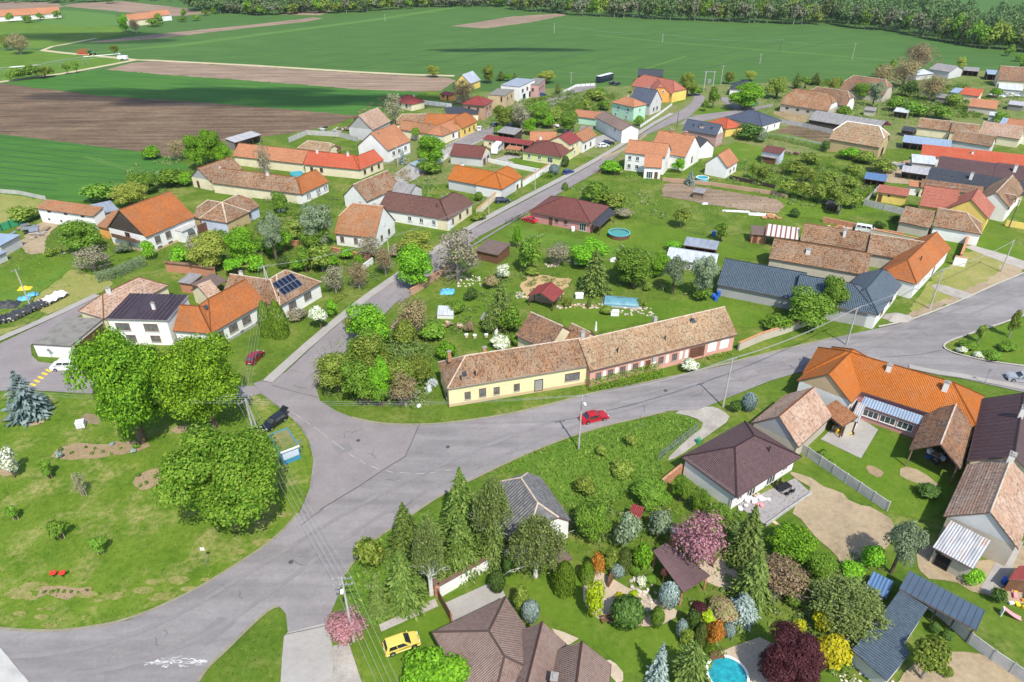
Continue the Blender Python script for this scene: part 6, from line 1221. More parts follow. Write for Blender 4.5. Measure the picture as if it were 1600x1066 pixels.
HS('plummetal', 'plum standing-seam roof', 'house with plum standing-seam metal roof at the picture edge', d(A=(1536, 623), B=(1512.5, 720), he=4.0, Rp=(1592, 667), roof='s_plum', wall='cream', pitch=34, chim=((.4, .5, .8, 1.6, 'chim_white'),)))
w = H_['plummetal'][1][0]; b = MB()
for i in range(int(w['L'] / .55)): b.box(i * .55, i * .55 + .05, 0, w['W'] / 2 / math.cos(R(34)), .02, .07, 0, Matrix.Translation((0, 0, w['he'])) @ Matrix.Rotation(R(34), 4, 'X'))
q = b.build('standing_seams', M['s_plum'], H_['plummetal'][0]); q.matrix_local = w['Rz']; q['kind'] = 'stuff'
HS('greygable', 'old house with pale front gable', 'old tiled house with whitewashed front gable at the picture edge', d(A=(1512, 726), B=(1475, 807), he=3.5, Rp=(1565, 755), roof='t_pale', wall='stone', gable='lgrey', pitch=40, ridge='ridge', chim=((.05, .5, .9, 1.2, 'chim_white'),)))
hut('patchy corrugated lean-to below the pale front gable', (1457.5, 855), (1521, 889.5), 2.7, (1507, 824), 'lean_to', 'outbuilding', typ='shed', pitch=10, roof='s_rust', wall='stone', wins=[(0, 'k', (.3,), .05, (1.6, 2)), (0, 's', (.12,))])
HS('carport', 'navy carport', 'navy standing-seam carport roof beside the concrete panel fence', d(A=(1405, 919.5), B=(1526, 985.5), he=2.6, Rp=(1481, 923.5), typ='shed', pitch=5, roof='s_navy', wall='grey', seams=12, openw='all', bays=4, gable='frame_dark'), name='carport', cat='carport')
slab('L-shaped navy metal roof of the garden workshop beneath the birch', [(1406, 922), (1450, 949), (1412.5, 1006), (1421.5, 1021), (1386, 1064), (1331, 1015), (1390, 944)], 2.5, 't_navy', 'workshop', 'outbuilding', posts=None, wall='lgrey', short='navy workshop roof')
slab('brown roofed brick barbecue pavilion beside the pink blossom tree', [(1020, 861), (1067.5, 926), (1110, 899), (1041, 848)], 2.7, 'plumfelt', 'pavilion', 'pavilion', posts='brickm', short='brick barbecue pavilion')
b = MB(); p = G((1049, 862)); o = thing('barbecue_chimney', (p.x, p.y, 0), 'square brick barbecue chimney at the pavilion corner', 'chimney'); b.box(-.35, .35, -.35, .35, 0, 3.7); b.build('stack', M['brickm'], o); b = MB(); b.box(-.42, .42, -.42, .42, 3.7, 3.85); b.build('chimney_cap', M['cap'], o)
HS('bigbrown', 'big taupe tiled villa', 'big villa with many taupe tiled hips at the bottom of the view', d(A=(676, 988), B=(760.1, 1144.1), he=3.0, W=8.8, roof='t_taupe', wall='white', ends=(1, 1), pitch=29, ov=.5, cap=.12), d(A=(854.9, 1136.3), B=(883, 1004.2), he=3.0, W=5.0, roof='t_taupe', wall='white', pitch=45, ov=.25, chim=(), ridge='t_brown', dom=()), d(A=(941.4, 1179.7), B=(953.9, 1037.5), he=3.0, W=6.1, roof='t_taupe', wall='white', pitch=42, ov=.25, ridge='t_brown', chim=((.55, .85, .8, 1.6, 'chim_brick'),)))
hut('small brown roofed brick hut behind the weeping birch', (874, 884), (894, 872), 2.2, W=3, name='hut', cat='hut', typ='shed', roof='s_brownfelt', wall='palebrick')
hut('tiny red roofed woodshed in the bushes', (981, 806), (1000, 812), 2.0, W=2.0, name='woodshed', cat='shed', typ='shed', roof='t_maroon', wall='brownwood')
# --- far left sheds and far farms
hut('grey blue flat roofed shed at the picture edge', (0, 384.5), (32.5, 367), 2.9, W=9, name='shed', cat='shed', typ='flat', roof='s_bluegrey', wall='lgrey')
hut('low flat roofed hut in front of the grey blue shed', (-9, 402.5), (11, 393.5), 2.1, W=4, name='hut', cat='hut', typ='flat', roof='s_bluegrey', wall='lgrey')
HS('farfarm', 'far row farm', 'far white farm row with long orange roof at the picture edge', d(A=(-30, 28), B=(95, 20.5), he=3.5, Rp=(40, 13.5), roof='t_salmon', wall='white'), name='farmhouse', cat='farmhouse')
HS('farbarn', 'far twin-roofed farm', 'far farm with two orange roofs standing alone in the fields', d(A=(204, 32.5), B=(243, 28), he=4, Rp=(220, 20.5), roof='t_salmon', wall='cream'), d(A=(240, 26), B=(268, 23), he=4, Rp=(250, 16), roof='t_salmon', wall='white'), name='farmhouse', cat='farmhouse')
HS('forestfarm', 'small pale house at the wood', 'tiny pale house at the edge of the far wood', d(A=(415, 9), B=(445, 6.5), he=3.5, W=9, roof='t_pale', wall='cream'), name='farmhouse', cat='farmhouse')
HS('lonegable', 'lone white gable cottage', 'small white gabled cottage with salmon tiles alone on the lawn', d(A=(1137, 262.5), B=(1154.5, 251.5), he=3.4, Rp=(1131, 236.5), roof='t_salmon', wall='white', pitch=42, wins=[(0, 'w', (.4, .75), 1.0, (.8, .9))]))

for A_, B_, he_, W_, rf_, wl_, nm_, lb_ in (((1462, 152), (1480, 154), 2.3, 5, 's_grey', 'greywood', 'shed', 'grey board shed among bushes of the overgrown plots'), ((1575, 163), (1600, 166), 2.3, 5, 's_rust', 'greywood', 'shed', 'rusty roofed shed at the edge of the overgrown plots'), ((1545, 180), (1562, 182), 2.2, 4, 's_white', 'lgrey', 'shed', 'small pale shed behind the pale tiled house'), ((1505, 110), (1530, 112), 2.6, 6, 's_grey', 'darkwood', 'shed', 'low dark shed between the bare trees and the blue open shed'), ((1408, 203), (1428, 206), 2.2, 4, 's_dark', 'darkwood', 'shed', 'small black tarred shed beside the first tiled row'), ((1350, 172), (1368, 174), 2.2, 4, 's_grey', 'stone', 'shed', 'little grey shed by the tiny metal hut'), ((905, 205), (925, 206), 2.4, 5, 's_felt', 'wood', 'shed', 'low felt roofed shed behind the crimson roofed house'), ((880, 196), (893, 197), 2.6, 4, 's_zinc', 'bluewhite', 'shed', 'pale blue metal box shed by the dark leafy tree'), ((560, 190), (580, 187), 2.4, 5, 't_wine', 'greywood', 'shed', 'wine roofed shed beside the barn with grey gable'), ((655, 262), (672, 255), 2.2, 4, 's_bluegrey', 'lgrey', 'shed', 'grey blue hut beside the bright tree and picket fence'), ((1290, 318), (1310, 322), 2.0, 3, 's_dark', 'greywood', 'woodshed', 'dark woodshed at the lower end of the orchard'), ((1082, 300), (1100, 303), 1.9, 3, 's_grey', 'wood', 'hut', 'tiny board hut at the end of the vegetable plot')):
    hut(lb_, A_, B_, he_, None, nm_, 'shed', W=W_, typ='shed', roof=rf_, wall=wl_, openw='front' if 'open' in lb_ or 'wood' in lb_ else False)
# ================================================================== TREES AND SHRUBS (crown boxes in the photo)
def many(fn, s, **k):
    for ln in s.strip().split('\n'):
        q = ln.split()
        for bx in q[1:]: fn(q[0], tuple(float(x) for x in bx.split(',')), **k)
# park and street corner
tree('big', (114, 514, 268, 690), 'huge bright green chestnut beside the white van', land='western chestnut'); tree('big', (238, 512, 388, 668), 'huge bright green chestnut in front of the orange roofed house', land='eastern chestnut')
tree('bigolive', (246, 655, 448, 842), 'huge rounded olive green maple on the park lawn by the junction', land='park maple'); tree('gspruce', (-4, 574, 74, 656), 'grey blue spruce at the park edge beside the yellow road marks', land='park spruce')
tree('pink', (504, 944, 580, 1014), 'pink blossoming tree beside the tall concrete pole and yellow car', land='pink roadside tree'); tree('pink', (1046, 796, 1142, 892), 'pink blossoming tree shading the brick barbecue pavilion', land='pink garden tree')
tree('purple', (1176, 974, 1298, 1086), 'dark purple leafed tree at the bottom of the gardens', land='purple tree'); tree('broad', (622, 1014, 748, 1104), 'bright green rounded tree between yellow car and taupe villa', land='bright villa tree')
tree('birch', (1262, 893, 1394, 1002), 'spreading white limbed birch over the navy workshop roof', land='workshop birch'); tree('birch', (788, 798, 888, 906), 'weeping birch beside the grey roofed cottage', land='cottage birch')
tree('white', (-6, 698, 27, 744), 'small white blossoming tree on the park lawn edge')
for bx, l in (((58, 718, 84, 746), 'young staked tree below the long flower bed'), ((112, 738, 134, 772), 'thin young staked tree with hardly any leaves'), ((8, 788, 30, 812), 'young staked tree at the picture edge of the park'), ((74, 810, 106, 842), 'young tree with white trunk guard in the park'), ((136, 836, 166, 866), 'young leafy tree above the narrow flower strip')):
    o = tree('small' if 'thin' not in l else 'bare', bx, l, 'young trees in the park'); p = o.location; b = MB()
    for q in (-.35, .35): b.tube([(q, 0, 0), (q, 0, 1.5)], .04, 5)
    b.tube([(-.35, 0, 1.3), (.35, 0, 1.3)], .03, 4); b.build('stake', M['plank'], o)
many(tree, """
olive 0,57,15,77 52,104,84,119 752,101,777,128 1060,114,1091,148 1130,112,1148,130 1196,121,1236,152 766,164,803,198 541,518,616,592 625,556,682,602 170,70,186,84
brown 8,53,45,80 258,217,291,247 200,29,219,48 703,126,744,160 1358,100,1402,130 1394,90,1441,130 1414,68,1458,106 1438,116,1482,152 584,384,616,426 540,408,578,448 604,573,658,632 612,460,674,522 1172,862,1266,936
broad 287,212,323,263 311,203,350,252 329,224,364,254 184,23,203,48 349,354,402,412 620,384,684,450 535,470,614,542 575,558,614,632 648,213,700,260 795,174,822,197 814,184,842,209 885,374,957,412 1137,131,1196,169 1194,816,1274,882 800,351,817,386 1010,394,1052,432
olive 492,548,562,614 598,558,652,622
green 528,560,592,632 540,512,606,584 94,344,157,396 198,268,252,302 420,299,452,332 462,349,518,396 820,159,862,196 953,390,1029,449 565,574,612,634 892,778,962,852 984,748,1052,792 1260,858,1312,904 1048,740,1082,784 1080,764,1112,802 1100,784,1142,826 1334,130,1363,153 1219,448,1312,511 1272,430,1325,492 871,174,906,206
ygreen 169,286,229,323 616,359,682,408 664,102,688,119 838,111,869,128 1163,111,1184,125 1296,121,1313,141 1494,89,1512,107 293,364,357,422
bare 110,384,172,422 596,145,630,189 500,410,542,454 674,356,754,432 797,159,832,196 285,364,321,391
grey 484,556,528,606 851,377,897,412 555,368,600,402 398,225,424,275
pine 459,311,526,387 1032,393,1078,454 1074,394,1124,462 1380,803,1445,892 1355,125,1383,161 402,328,446,402
spruce 899,385,962,458 752,432,812,514 1134,783,1210,880 1140,850,1222,944 740,790,800,884 566,892,612,958
larch 596,778,668,862 626,786,716,892 676,724,764,842 586,850,672,952 676,796,764,898 724,770,796,868
birch 734,743,802,862 640,812,697,922
cypress 750,478,781,522 800,112,809,125 865,129,879,147 1050,1002,1114,1078 638,304,650,330 1236,114,1255,138 1264,114,1287,133 774,111,791,126
bspruce 1132,916,1192,972 1010,1003,1054,1068 1070,265,1089,289 621,232,637,256 684,303,700,322
thuja 402,470,426,525 418,470,448,527
small 641,198,658,217 804,369,853,418 1115,349,1141,373 463,381,486,420 96,99,110,113 112,95,123,111 1105,137,1127,164 1096,156,1109,171 1250,119,1269,135
smallb 265,384,302,414 508,467,529,493 787,114,801,125 345,399,382,427 680,530,714,561 1048,247,1073,267 425,359,457,391 552,394,567,421
smallo 480,379,522,419 440,344,477,376 1215,274,1246,303 1240,282,1276,309 1270,284,1301,313 1290,289,1326,319 1320,299,1351,323 1302,299,1331,331 1284,267,1311,291 1310,274,1346,301 1224,249,1261,271 1250,261,1281,285 1180,259,1206,283 1169,254,1186,276 1049,324,1082,351 1424,993,1489,1062 1525,506,1543,532 1577,486,1596,522 905,149,926,171
white 483,474,514,512 772,411,800,434""")
many(shrub, """
bush 10,106,38,125 30,101,63,122 8,20,21,34 34,23,51,35 229,29,251,41 299,23,313,32 277,27,291,33 128,284,181,317 238,261,291,291 395,363,427,395 650,249,691,273 690,468,727,492 779,474,816,522 1084,444,1113,471 648,503,701,527 1077,134,1099,149 989,180,1007,197 1304,164,1333,183 1408,158,1451,182 1454,164,1491,187 1384,149,1416,173 795,518,817,541 855,270,866,277 770,196,790,210 1195,488,1241,521 1549,174,1576,194 905,283,960,319 928,134,946,150
bushb 380,395,413,426 414,374,441,401 499,395,531,421 454,400,481,426 529,385,553,406 326,395,346,412 700,385,720,402 220,227,251,249 272,267,301,291 218,374,241,406 1345,848,1383,892 1309,873,1351,906 1503,883,1537,914 985,843,1023,896 848,178,868,201 1548,137,1567,153 937,254,976,267 1040,374,1069,393 1312,231,1346,247 1080,226,1100,240
busho 14,321,62,346 467,396,500,421 612,498,652,542 939,299,986,323 975,676,997,698 930,694,951,713 894,741,931,776 951,716,991,746 800,914,829,956 1062,979,1086,1007 553,835,602,894 850,167,882,189 910,139,947,157 1478,145,1506,166 1334,236,1371,254 70,384,96,401 1250,240,1285,254 820,415,845,432 1320,255,1350,272 1360,250,1400,268 690,300,712,318 735,330,760,345
bushd 430,400,452,420 480,345,500,362 1152,194,1199,216 1140,624,1161,646 1433,750,1472,782 1407,124,1436,151 1549,917,1577,946 1452,971,1471,991 1470,984,1489,1003 724,448,748,470 1234,325,1252,340 1283,219,1297,237 945,182,960,192 1390,335,1410,350 1365,345,1385,358
bushs 959,798,1002,857 1010,793,1054,842 180,377,206,396 1180,205,1200,222 740,560,770,585
greyb 449,481,482,502 960,324,991,341 606,380,632,402
brownb 724,499,742,521 754,428,782,452 1104,931,1157,973 560,610,590,632
ball 1073,954,1093,986 764,893,789,926 786,868,802,901 878,244,889,261 955,932,1005,983
ballg 983,879,1003,899 1017,949,1038,981 1008,897,1025,912 742,300,754,314
ballb 1160,614,1182,643 858,257,874,273
blueb 1030,911,1061,951 954,881,976,903 815,939,843,973 1057,969,1074,996 1130,974,1149,996
thujab 865,876,899,927 906,877,929,909 1102,1007,1124,1024 878,285,888,297
dthujab 964,855,989,893 1086,972,1109,1001 917,466,924,481
lime 909,904,946,967 1095,954,1121,973 983,921,998,932
yellow 1232,966,1259,1002 1267,953,1298,987 1271,988,1332,1047 960,925,978,940
orange 922,861,945,901 1102,966,1133,1010
purpleb 1077,939,1106,960
whiteb 764,522,797,547 1064,557,1093,583 992,899,1011,916 1495,540,1512,553 1520,548,1535,560
busho 940,853,967,893 535,495,555,520 1470,1040,1490,1060 880,465,896,480 1005,440,1020,455 935,475,960,492 995,465,1012,480
bush 1500,530,1530,548 1535,545,1565,565 1560,530,1590,550 1100,820,1120,838 1255,905,1275,925 1225,925,1250,950 1320,935,1340,955 893,160,915,178 933,155,956,172""")
many(shrub, """
tinyb 86,703,98,717 170,690,180,697 203,700,214,708 100,1010,101,1011
tinyd 66,922,73,928 108,921,114,927 133,919,138,925 90,698,99,706 131,696,137,701 158,703,164,708 212,738,220,746 225,750,232,757
tiny 77,921,84,928 86,919,93,926 96,921,103,927 119,923,124,928 108,704,115,710 140,705,147,711 145,698,151,703 185,698,191,703 170,706,176,712 207,692,219,702 215,755,222,762 238,740,246,748 1276,700,1292,716 1290,715,1306,731""", group='plants in the park flower beds')
hedge([(152, 441), (180, 434), (226, 414)], 1.8, 2.0, 'dark grey green hedge at the back of the rusty tiled lane house', 'l_sage')
hedge([(918, 607), (975, 598), (1030, 584)], 2.6, 1.5, 'bright loose hedge in front of the pink street house', 'l_bright', 40); hedge([(1105, 562), (1142, 553)], .8, .5, 'low strip of flowers at the foot of the pink house', 'l_olive', 50)
hedge([(1150, 214), (1192, 224)], 2, 1.8, 'long clipped hedge in front of the navy hip roofed bungalow', 'l_mid', 25); hedge([(1193, 214), (1240, 224), (1294, 237)], 1.8, 1.6, 'long hedge along the brown garden plot', 'l_mid', 25)
hedge([(940, 266), (974, 258)], 1.5, 1.3, 'clipped hedge before the white house with split orange roof', 'l_bright', 30); hedge([(846, 276), (862, 279)], 1.6, 1.2, 'short clipped hedge by the blue parked car', 'l_mid', 30)
hedge([(1300, 262), (1360, 285)], 1.6, 1.2, 'unkempt hedge below the big beige barn', 'l_olive', 20); hedge([(1180, 262), (1290, 290)], 2.0, 1.2, 'unkempt row of bushes along the orchard', 'l_olive', 16); hedge([(500, 490), (540, 462)], 1.2, .8, 'ragged row of shrubs along the street pavement', 'l_olive', 30)
hedge([(55, 33), (102, 28)], 5, 3, 'bushes in front of the far row farm', 'l_dark', 5); hedge([(300, 26), (345, 19)], 6, 3, 'line of bushes leading to the far wood', 'l_mid', 5)
hedge([(640, 158), (665, 150)], 2, 1.2, 'bushes at the corner of the green field by the red bungalow', 'l_bright', 14); hedge([(890, 590), (770, 618)], .5, .25, 'weeds along the foot of the yellow street house', 'l_mid', 30)
# ------------------------------------------------------------------ the far wood
fr_ = [(345, 21), (400, 24), (470, 21), (560, 19), (590, 17), (650, 12), (770, 9), (800, 15), (900, 24), (960, 26), (1050, 31), (1200, 36), (1270, 39), (1290, 34), (1325, 43), (1400, 49), (1450, 60), (1510, 72), (1590, 80), (1660, 86)]
fx = np.array([p[0] for p in fr_]); fy = np.array([p[1] for p in fr_]); rf = random.Random(5)
def far_tree(p, h, wd, k, m, lab, grp):
    o = thing('forest_tree', p, lab, 'tree', grp); me = (farc if k else far)[rf.randrange(2)]; c = inst('crown', me, o, (0, 0, h * .02), rf.random() * 6, (wd, wd, h * .98)); setmat(c, M[m]); inst('trunk', TR['bark_grey'][0], o, (0, 0, 0), 0, (wd * .5, wd * .5, h * .9)); return o
x = 345.0
while x < 1640:
    if not (785 < x < 796):
        y = float(np.interp(x, fx, fy)) + rf.uniform(-1.2, 1.0); p = G((x, y)); g = rf.random() < (.55 if 1290 < x < 1420 or 640 < x < 760 else .22)
        hh = rf.uniform(12, 19) if x > 800 else rf.uniform(8, 15)
        far_tree(p, hh, rf.uniform(9, 14), g, 'l_forestgrey' if g else rf.choice(['l_forest', 'l_forest', 'l_mid', 'l_olive']), 'greyish thinly leaved tree in the front row of the far wood' if g else 'green tree in the front row of the far wood', 'greyish edge trees of the far wood' if g else 'green edge trees of the far wood')
    x += rf.uniform(6, 9)
V = []
for i in range(950):
    x = rf.uniform(300, 1720); y0 = float(np.interp(x, fx, fy)); g0 = G((x, y0)); dd = rf.uniform(9, 150 if x > 1300 else 210 if x > 820 else 70); u = Vector((g0.x, g0.y, 0)).normalized(); p = g0 + u * dd
    if 1500 < x and dd > 90 and rf.random() < .7: continue
    me = far[i % 4]; n = len(me.vertices); a = np.empty(n * 3, np.float32); me.vertices.foreach_get('co', a); a = a.reshape(-1, 4, 3); a = a[rng.random(len(a)) < .6].reshape(-1, 3)
    r_ = rf.random() * 6.28; wd = rf.uniform(9, 14); hh = rf.uniform(13, 19); ca, sa = math.cos(r_) * wd, math.sin(r_) * wd; V.append(np.stack([a[:, 0] * ca - a[:, 1] * sa + p.x, a[:, 0] * sa + a[:, 1] * ca + p.y, a[:, 2] * hh + 1], 1))
V = np.concatenate(V); me = quads_mesh('forest', V, 4); me.materials.append(M['l_forest']); o = inst('forest', me); tag(o, kind='stuff')
for x in list(range(-20, 180, 9)) + [200, 215, 240, 262, 285, 300, 315, 330]:
    p = G((x + rf.uniform(-3, 3), 3 + rf.uniform(-1, 3) if x < 180 else 4 - rf.random() * 6)); far_tree(p, rf.uniform(7, 13), rf.uniform(8, 13), 0, rf.choice(['l_forest', 'l_mid']), 'tree in the line beyond the far farms', 'trees beyond the far farms')
for x, y in ((76, 21), (64, 31), (90, 30), (250, 38), (218, 38), (288, 28), (322, 25), (335, 22), (1590, 96), (1575, 88), (1598, 110), (1388, 118), (1372, 122)):
    p = G((x, y)); far_tree(p, rf.uniform(4, 8), rf.uniform(5, 8), 0, 'l_mid', None, None); o = list(C.objects)[-1].parent; PEND.append((o, 'lone round field tree', p.x, p.y)); 
    o['category'] = 'tree'
# ------------------------------------------------------------------ grass and weeds
roadp = [main]
tufts('tall_grass', [[(745, 752), (800, 724), (850, 702), (900, 684), (950, 669), (1012, 655), (1045, 647), (1095, 660), (1070, 690), (1030, 722), (1040, 740), (990, 770), (930, 800), (890, 800), (850, 745), (815, 732)], [(541, 902), (552, 884), (572, 862), (592, 844), (627, 822), (660, 802), (760, 830), (800, 860), (780, 885), (690, 930), (680, 938), (590, 978), (545, 960)]], 16, .42, 'weed')
tufts('grass_tufts', [[(-40, 625), (115, 620), (390, 622), (444, 650), (478, 690), (484, 720), (478, 765), (462, 800), (370, 878), (300, 920), (200, 965), (110, 980), (-40, 972)], [(318, 1062), (330, 1044), (352, 1024), (402, 974), (437, 952), (446, 965), (438, 1018), (432, 1090)], [(500, 612), (530, 632), (590, 645), (690, 648), (760, 640), (850, 622), (915, 602), (918, 612), (850, 632), (750, 652), (660, 661), (587, 659), (540, 648)], [(440, 585), (500, 520), (560, 468), (620, 428), (600, 420), (510, 490), (420, 560), (400, 590)]], 7, .22, 'blade')
tufts('meadow_grass', [[(690, 470), (800, 400), (900, 395), (1060, 440), (1210, 480), (1100, 500), (880, 525), (800, 520), (680, 520), (640, 560)], [(820, 905), (905, 890), (950, 975), (1030, 985), (1085, 950), (1100, 980), (1000, 1066), (880, 980)], [(1345, 717), (1372, 672), (1420, 690), (1500, 740), (1440, 815), (1385, 800), (1262, 712)], [(1200, 560), (1250, 545), (1200, 600), (1140, 655), (1110, 640)], [(1480, 545), (1600, 500), (1600, 568)]], 3.2, .2, 'blade')
tufts('garden_weeds', [[(560, 300), (700, 160), (830, 150), (960, 140), (1000, 170), (940, 200), (850, 200), (760, 300), (700, 330), (600, 420), (400, 400)], [(900, 290), (1100, 240), (1290, 245), (1400, 270), (1380, 330), (1200, 340), (1000, 350)], [(1150, 130), (1420, 120), (1600, 130), (1600, 180), (1400, 200), (1290, 240), (1150, 220)], [(-20, 400), (100, 380), (240, 330), (300, 380), (220, 420), (60, 460)], [(220, 390), (420, 380), (520, 390), (560, 440), (500, 430), (380, 430), (300, 420)]], .7, .45, 'weed')
tufts('garden_weeds', [[(820, 800), (900, 780), (1060, 740), (1150, 810), (1260, 900), (1320, 960), (1250, 1000), (1120, 960), (1050, 880), (900, 880)], [(480, 560), (540, 520), (660, 500), (740, 560), (690, 610), (520, 630)]], 4, .4, 'weed')

# tangled garden growth between the things
scrub('undergrowth', [[(508, 600), (585, 528), (625, 512), (680, 545), (670, 590), (660, 628), (560, 632), (510, 618)], [(580, 868), (640, 824), (720, 800), (770, 800), (800, 850), (690, 910), (600, 940), (560, 925)], [(1150, 800), (1215, 880), (1300, 900), (1345, 850), (1390, 880), (1330, 920), (1270, 1000), (1180, 960), (1120, 930)], [(1060, 742), (1150, 790), (1145, 830), (1060, 780)], [(860, 800), (960, 790), (1050, 800), (1000, 850), (900, 850)]], .55, .6)
scrub('undergrowth', [[(915, 870), (1020, 870), (1030, 920), (1010, 915), (960, 895), (915, 895)], [(960, 935), (1000, 925), (1030, 960), (985, 965)], [(1060, 935), (1160, 935), (1160, 1000), (1100, 1040), (1050, 1000)], [(1230, 960), (1330, 1000), (1330, 1060), (1270, 1060)]], .7, .45)
scrub('undergrowth', [[(330, 360), (400, 340), (520, 320), (520, 390), (600, 400), (600, 450), (500, 420), (410, 400), (340, 420), (260, 410)], [(400, 310), (470, 310), (540, 300), (520, 330), (420, 330)], [(90, 350), (170, 350), (230, 390), (200, 420), (120, 420), (70, 390)], [(690, 500), (780, 440), (850, 420), (900, 440), (800, 480), (720, 530)]], .26, .75)
scrub('undergrowth', [[(690, 160), (760, 150), (960, 140), (985, 170), (920, 180), (860, 200), (770, 205), (690, 205)], [(1160, 140), (1420, 130), (1600, 140), (1600, 165), (1500, 180), (1400, 190), (1290, 180), (1200, 160)], [(1180, 250), (1300, 255), (1400, 285), (1340, 330), (1230, 320), (1100, 270)], [(890, 285), (1030, 310), (1040, 345), (960, 335), (880, 310)], [(800, 360), (1030, 395), (1100, 440), (1060, 470), (960, 400), (820, 400)], [(600, 300), (680, 270), (700, 300), (650, 330)], [(220, 245), (330, 240), (350, 270), (200, 320), (130, 320)]], .08, 1.0, leaf_=.24)

scrub('thicket', [[(505, 602), (548, 560), (592, 524), (628, 516), (650, 560), (662, 600), (655, 630), (610, 630), (560, 622), (505, 612)]], .3, 1.9, 'l_scrub', 190, .17)
scrub('thicket', [[(575, 880), (640, 832), (700, 815), (760, 812), (795, 850), (760, 880), (690, 915), (620, 935), (575, 935)]], .2, .9, 'l_larch', 80, .15)
scrub('undergrowth', [[(1180, 255), (1290, 258), (1395, 290), (1340, 325), (1230, 315)], [(1385, 150), (1500, 130), (1545, 150), (1540, 185), (1440, 182), (1390, 172)], [(1240, 130), (1330, 125), (1340, 150), (1300, 140)], [(780, 165), (900, 145), (960, 150), (940, 175), (860, 195), (790, 205)], [(330, 365), (420, 340), (520, 330), (520, 385), (600, 405), (560, 420), (430, 385), (350, 410)]], .12, 1.3, 'l_mid', 70, .24)
scrub('undergrowth', [[(1200, 262), (1380, 290), (1300, 330)], [(1395, 95), (1460, 75), (1490, 120), (1440, 140), (1400, 130)], [(540, 190), (600, 150), (640, 160), (600, 190)], [(1290, 240), (1400, 250), (1370, 262)], [(600, 250), (690, 240), (690, 270), (620, 290)], [(920, 270), (1000, 262), (1040, 275), (1000, 285)]], .06, 1.2, 'l_brown', 60, .2)
# ================================================================== CARS AND MACHINES
car('sedan', 'p_red', (904, 662), (951, 651), 'red fastback car driving along the main road', 4.6, 1.85, 1.5, 'moving_car'); car('hatch', 'p_yellow', (601, 1020), (655, 1001), 'pale yellow hatchback parked on grass by the bright tree', 3.9, 1.68, 1.45)
o = car('hatch', 'p_black', (448, 651), (411, 677), 'black hatchback with raised tailgate parked beside the bus shelter', 4.3, 1.75, 1.48)
b = MB(); b.box(-.05, .05, -.62, .62, 0, 1.0); q = b.build('tailgate', M['p_black'], o, (-1.75, 0, 1.4)); q.rotation_euler = (0, R(-62), 0); b = MB(); b.box(-.06, -.052, -.5, .5, .35, .9); b.build('rear_window', M['glass'], q)
car('hatch', 'p_crimson', (390, 572), (409, 553), 'dark red car parked on the verge below the orange roofed house', 4.1, 1.72, 1.5); car('van', 'p_white', (130, 576), (80, 577), 'white people carrier parked by the garages under the chestnut', 4.9, 1.9, 1.85, 'parked_van', 'van')
car('hatch', 'p_blue', (881, 274), (895, 269.5), 'bright blue car parked at the kerb of the long street', 4.0, 1.7, 1.45); car('hatch', 'p_navy', (774, 317), (796, 316), 'dark navy car parked by the yellow garden wall', 4.3); car('sedan', 'p_brightred', (840, 350), (815, 343), 'bright red car parked in front of the brick bungalow', 4.3)
car('hatch', 'p_white', (936, 231), (949, 229), 'white car parked before the crimson roofed house', 4.2); car('suv', 'p_navy', (942, 225.5), (958, 226), 'dark grey car parked behind a white one', 4.5); car('hatch', 'p_blue', (842, 150.5), (852, 149.5), 'blue car parked before the white flat roofed house', 4.2)
car('hatch', 'p_black', (953, 133), (960, 131), 'dark car at the far street end beside the field', 4.2); car('suv', 'p_black', (961, 134), (967, 132), 'second dark car at the far street end', 4.4); car('hatch', 'p_white', (748, 206), (750, 200.5), 'white car on the side street by the yellow front', 4.2); car('hatch', 'p_navy', (768, 200), (778, 195), 'dark car shaded by the olive tree on the side street', 4.2)
car('suv', 'p_silver', (1612, 597), (1577, 593), 'silver estate car leaving the picture on the side road', 4.7, 1.8, 1.55, 'moving_car'); car('van', 'p_navy', (984, 237), (992, 231), 'dark van squeezed beside the white split roof house', 4.6, 1.9, 1.9, 'parked_van', 'van'); car('hatch', 'p_crimson', (1378, 195), (1388, 196), 'dark red car by the end of the long grey shed', 4.1); car('van', 'p_white', (1346, 362.5), (1358, 364.5), 'white van behind the old tiled back house', 5, 1.9, 2.0, 'parked_van', 'van')
def boxy(name, label, cat, a, b_, w, h, pm, z0=.35, slope_=0, land=None):
    """bus, camper: long body with window band and wheels"""
    A, B = G(a), G(b_); c = (A + B) / 2; dd = B - A; L = dd.length; o = thing(name, (c.x, c.y, 0), label, cat, None, math.atan2(dd.y, dd.x), land=land); m = MB(); prof = [(-L / 2, z0), (L / 2, z0), (L / 2 - slope_ * .1, h * .5), (L / 2 - slope_, h), (-L / 2 + .1, h)]
    P0, P1 = [(x, -w / 2, z) for x, z in prof], [(x, w / 2, z) for x, z in prof]; n = len(prof); m.poly(P0); m.poly(P1[::-1])
    for i in range(n): m.poly([P0[(i + 1) % n], P0[i], P1[i], P1[(i + 1) % n]])
    m.build('body', M[pm], o); m = MB(); m.box(-L / 2 + .15, L / 2 - slope_ - .15, -w / 2 + .1, w / 2 - .1, h + .003, h + .1); m.build('roof_panel', M['p_white'], o)
    for i in range(int(L / 1.5)):
        for s in (-1, 1): m = MB(); m.box(-.55, .55, -.008, .008, 0, h * .26); m.build('side_window', M['glass'], o, (-L / 2 + .9 + i * 1.5, s * (w / 2 + .009), h * .55))
    for x in (-L * .3, L * .32):
        for s in (-1, 1): m = MB(); m.lathe([(.2, -.13), (.42, -.13), (.42, .13), (.2, .13)], 12); q = m.build('wheel', M['rubber'], o, (x, s * (w / 2 - .1), .42)); q.rotation_euler = (PI / 2, 0, 0)
    return o
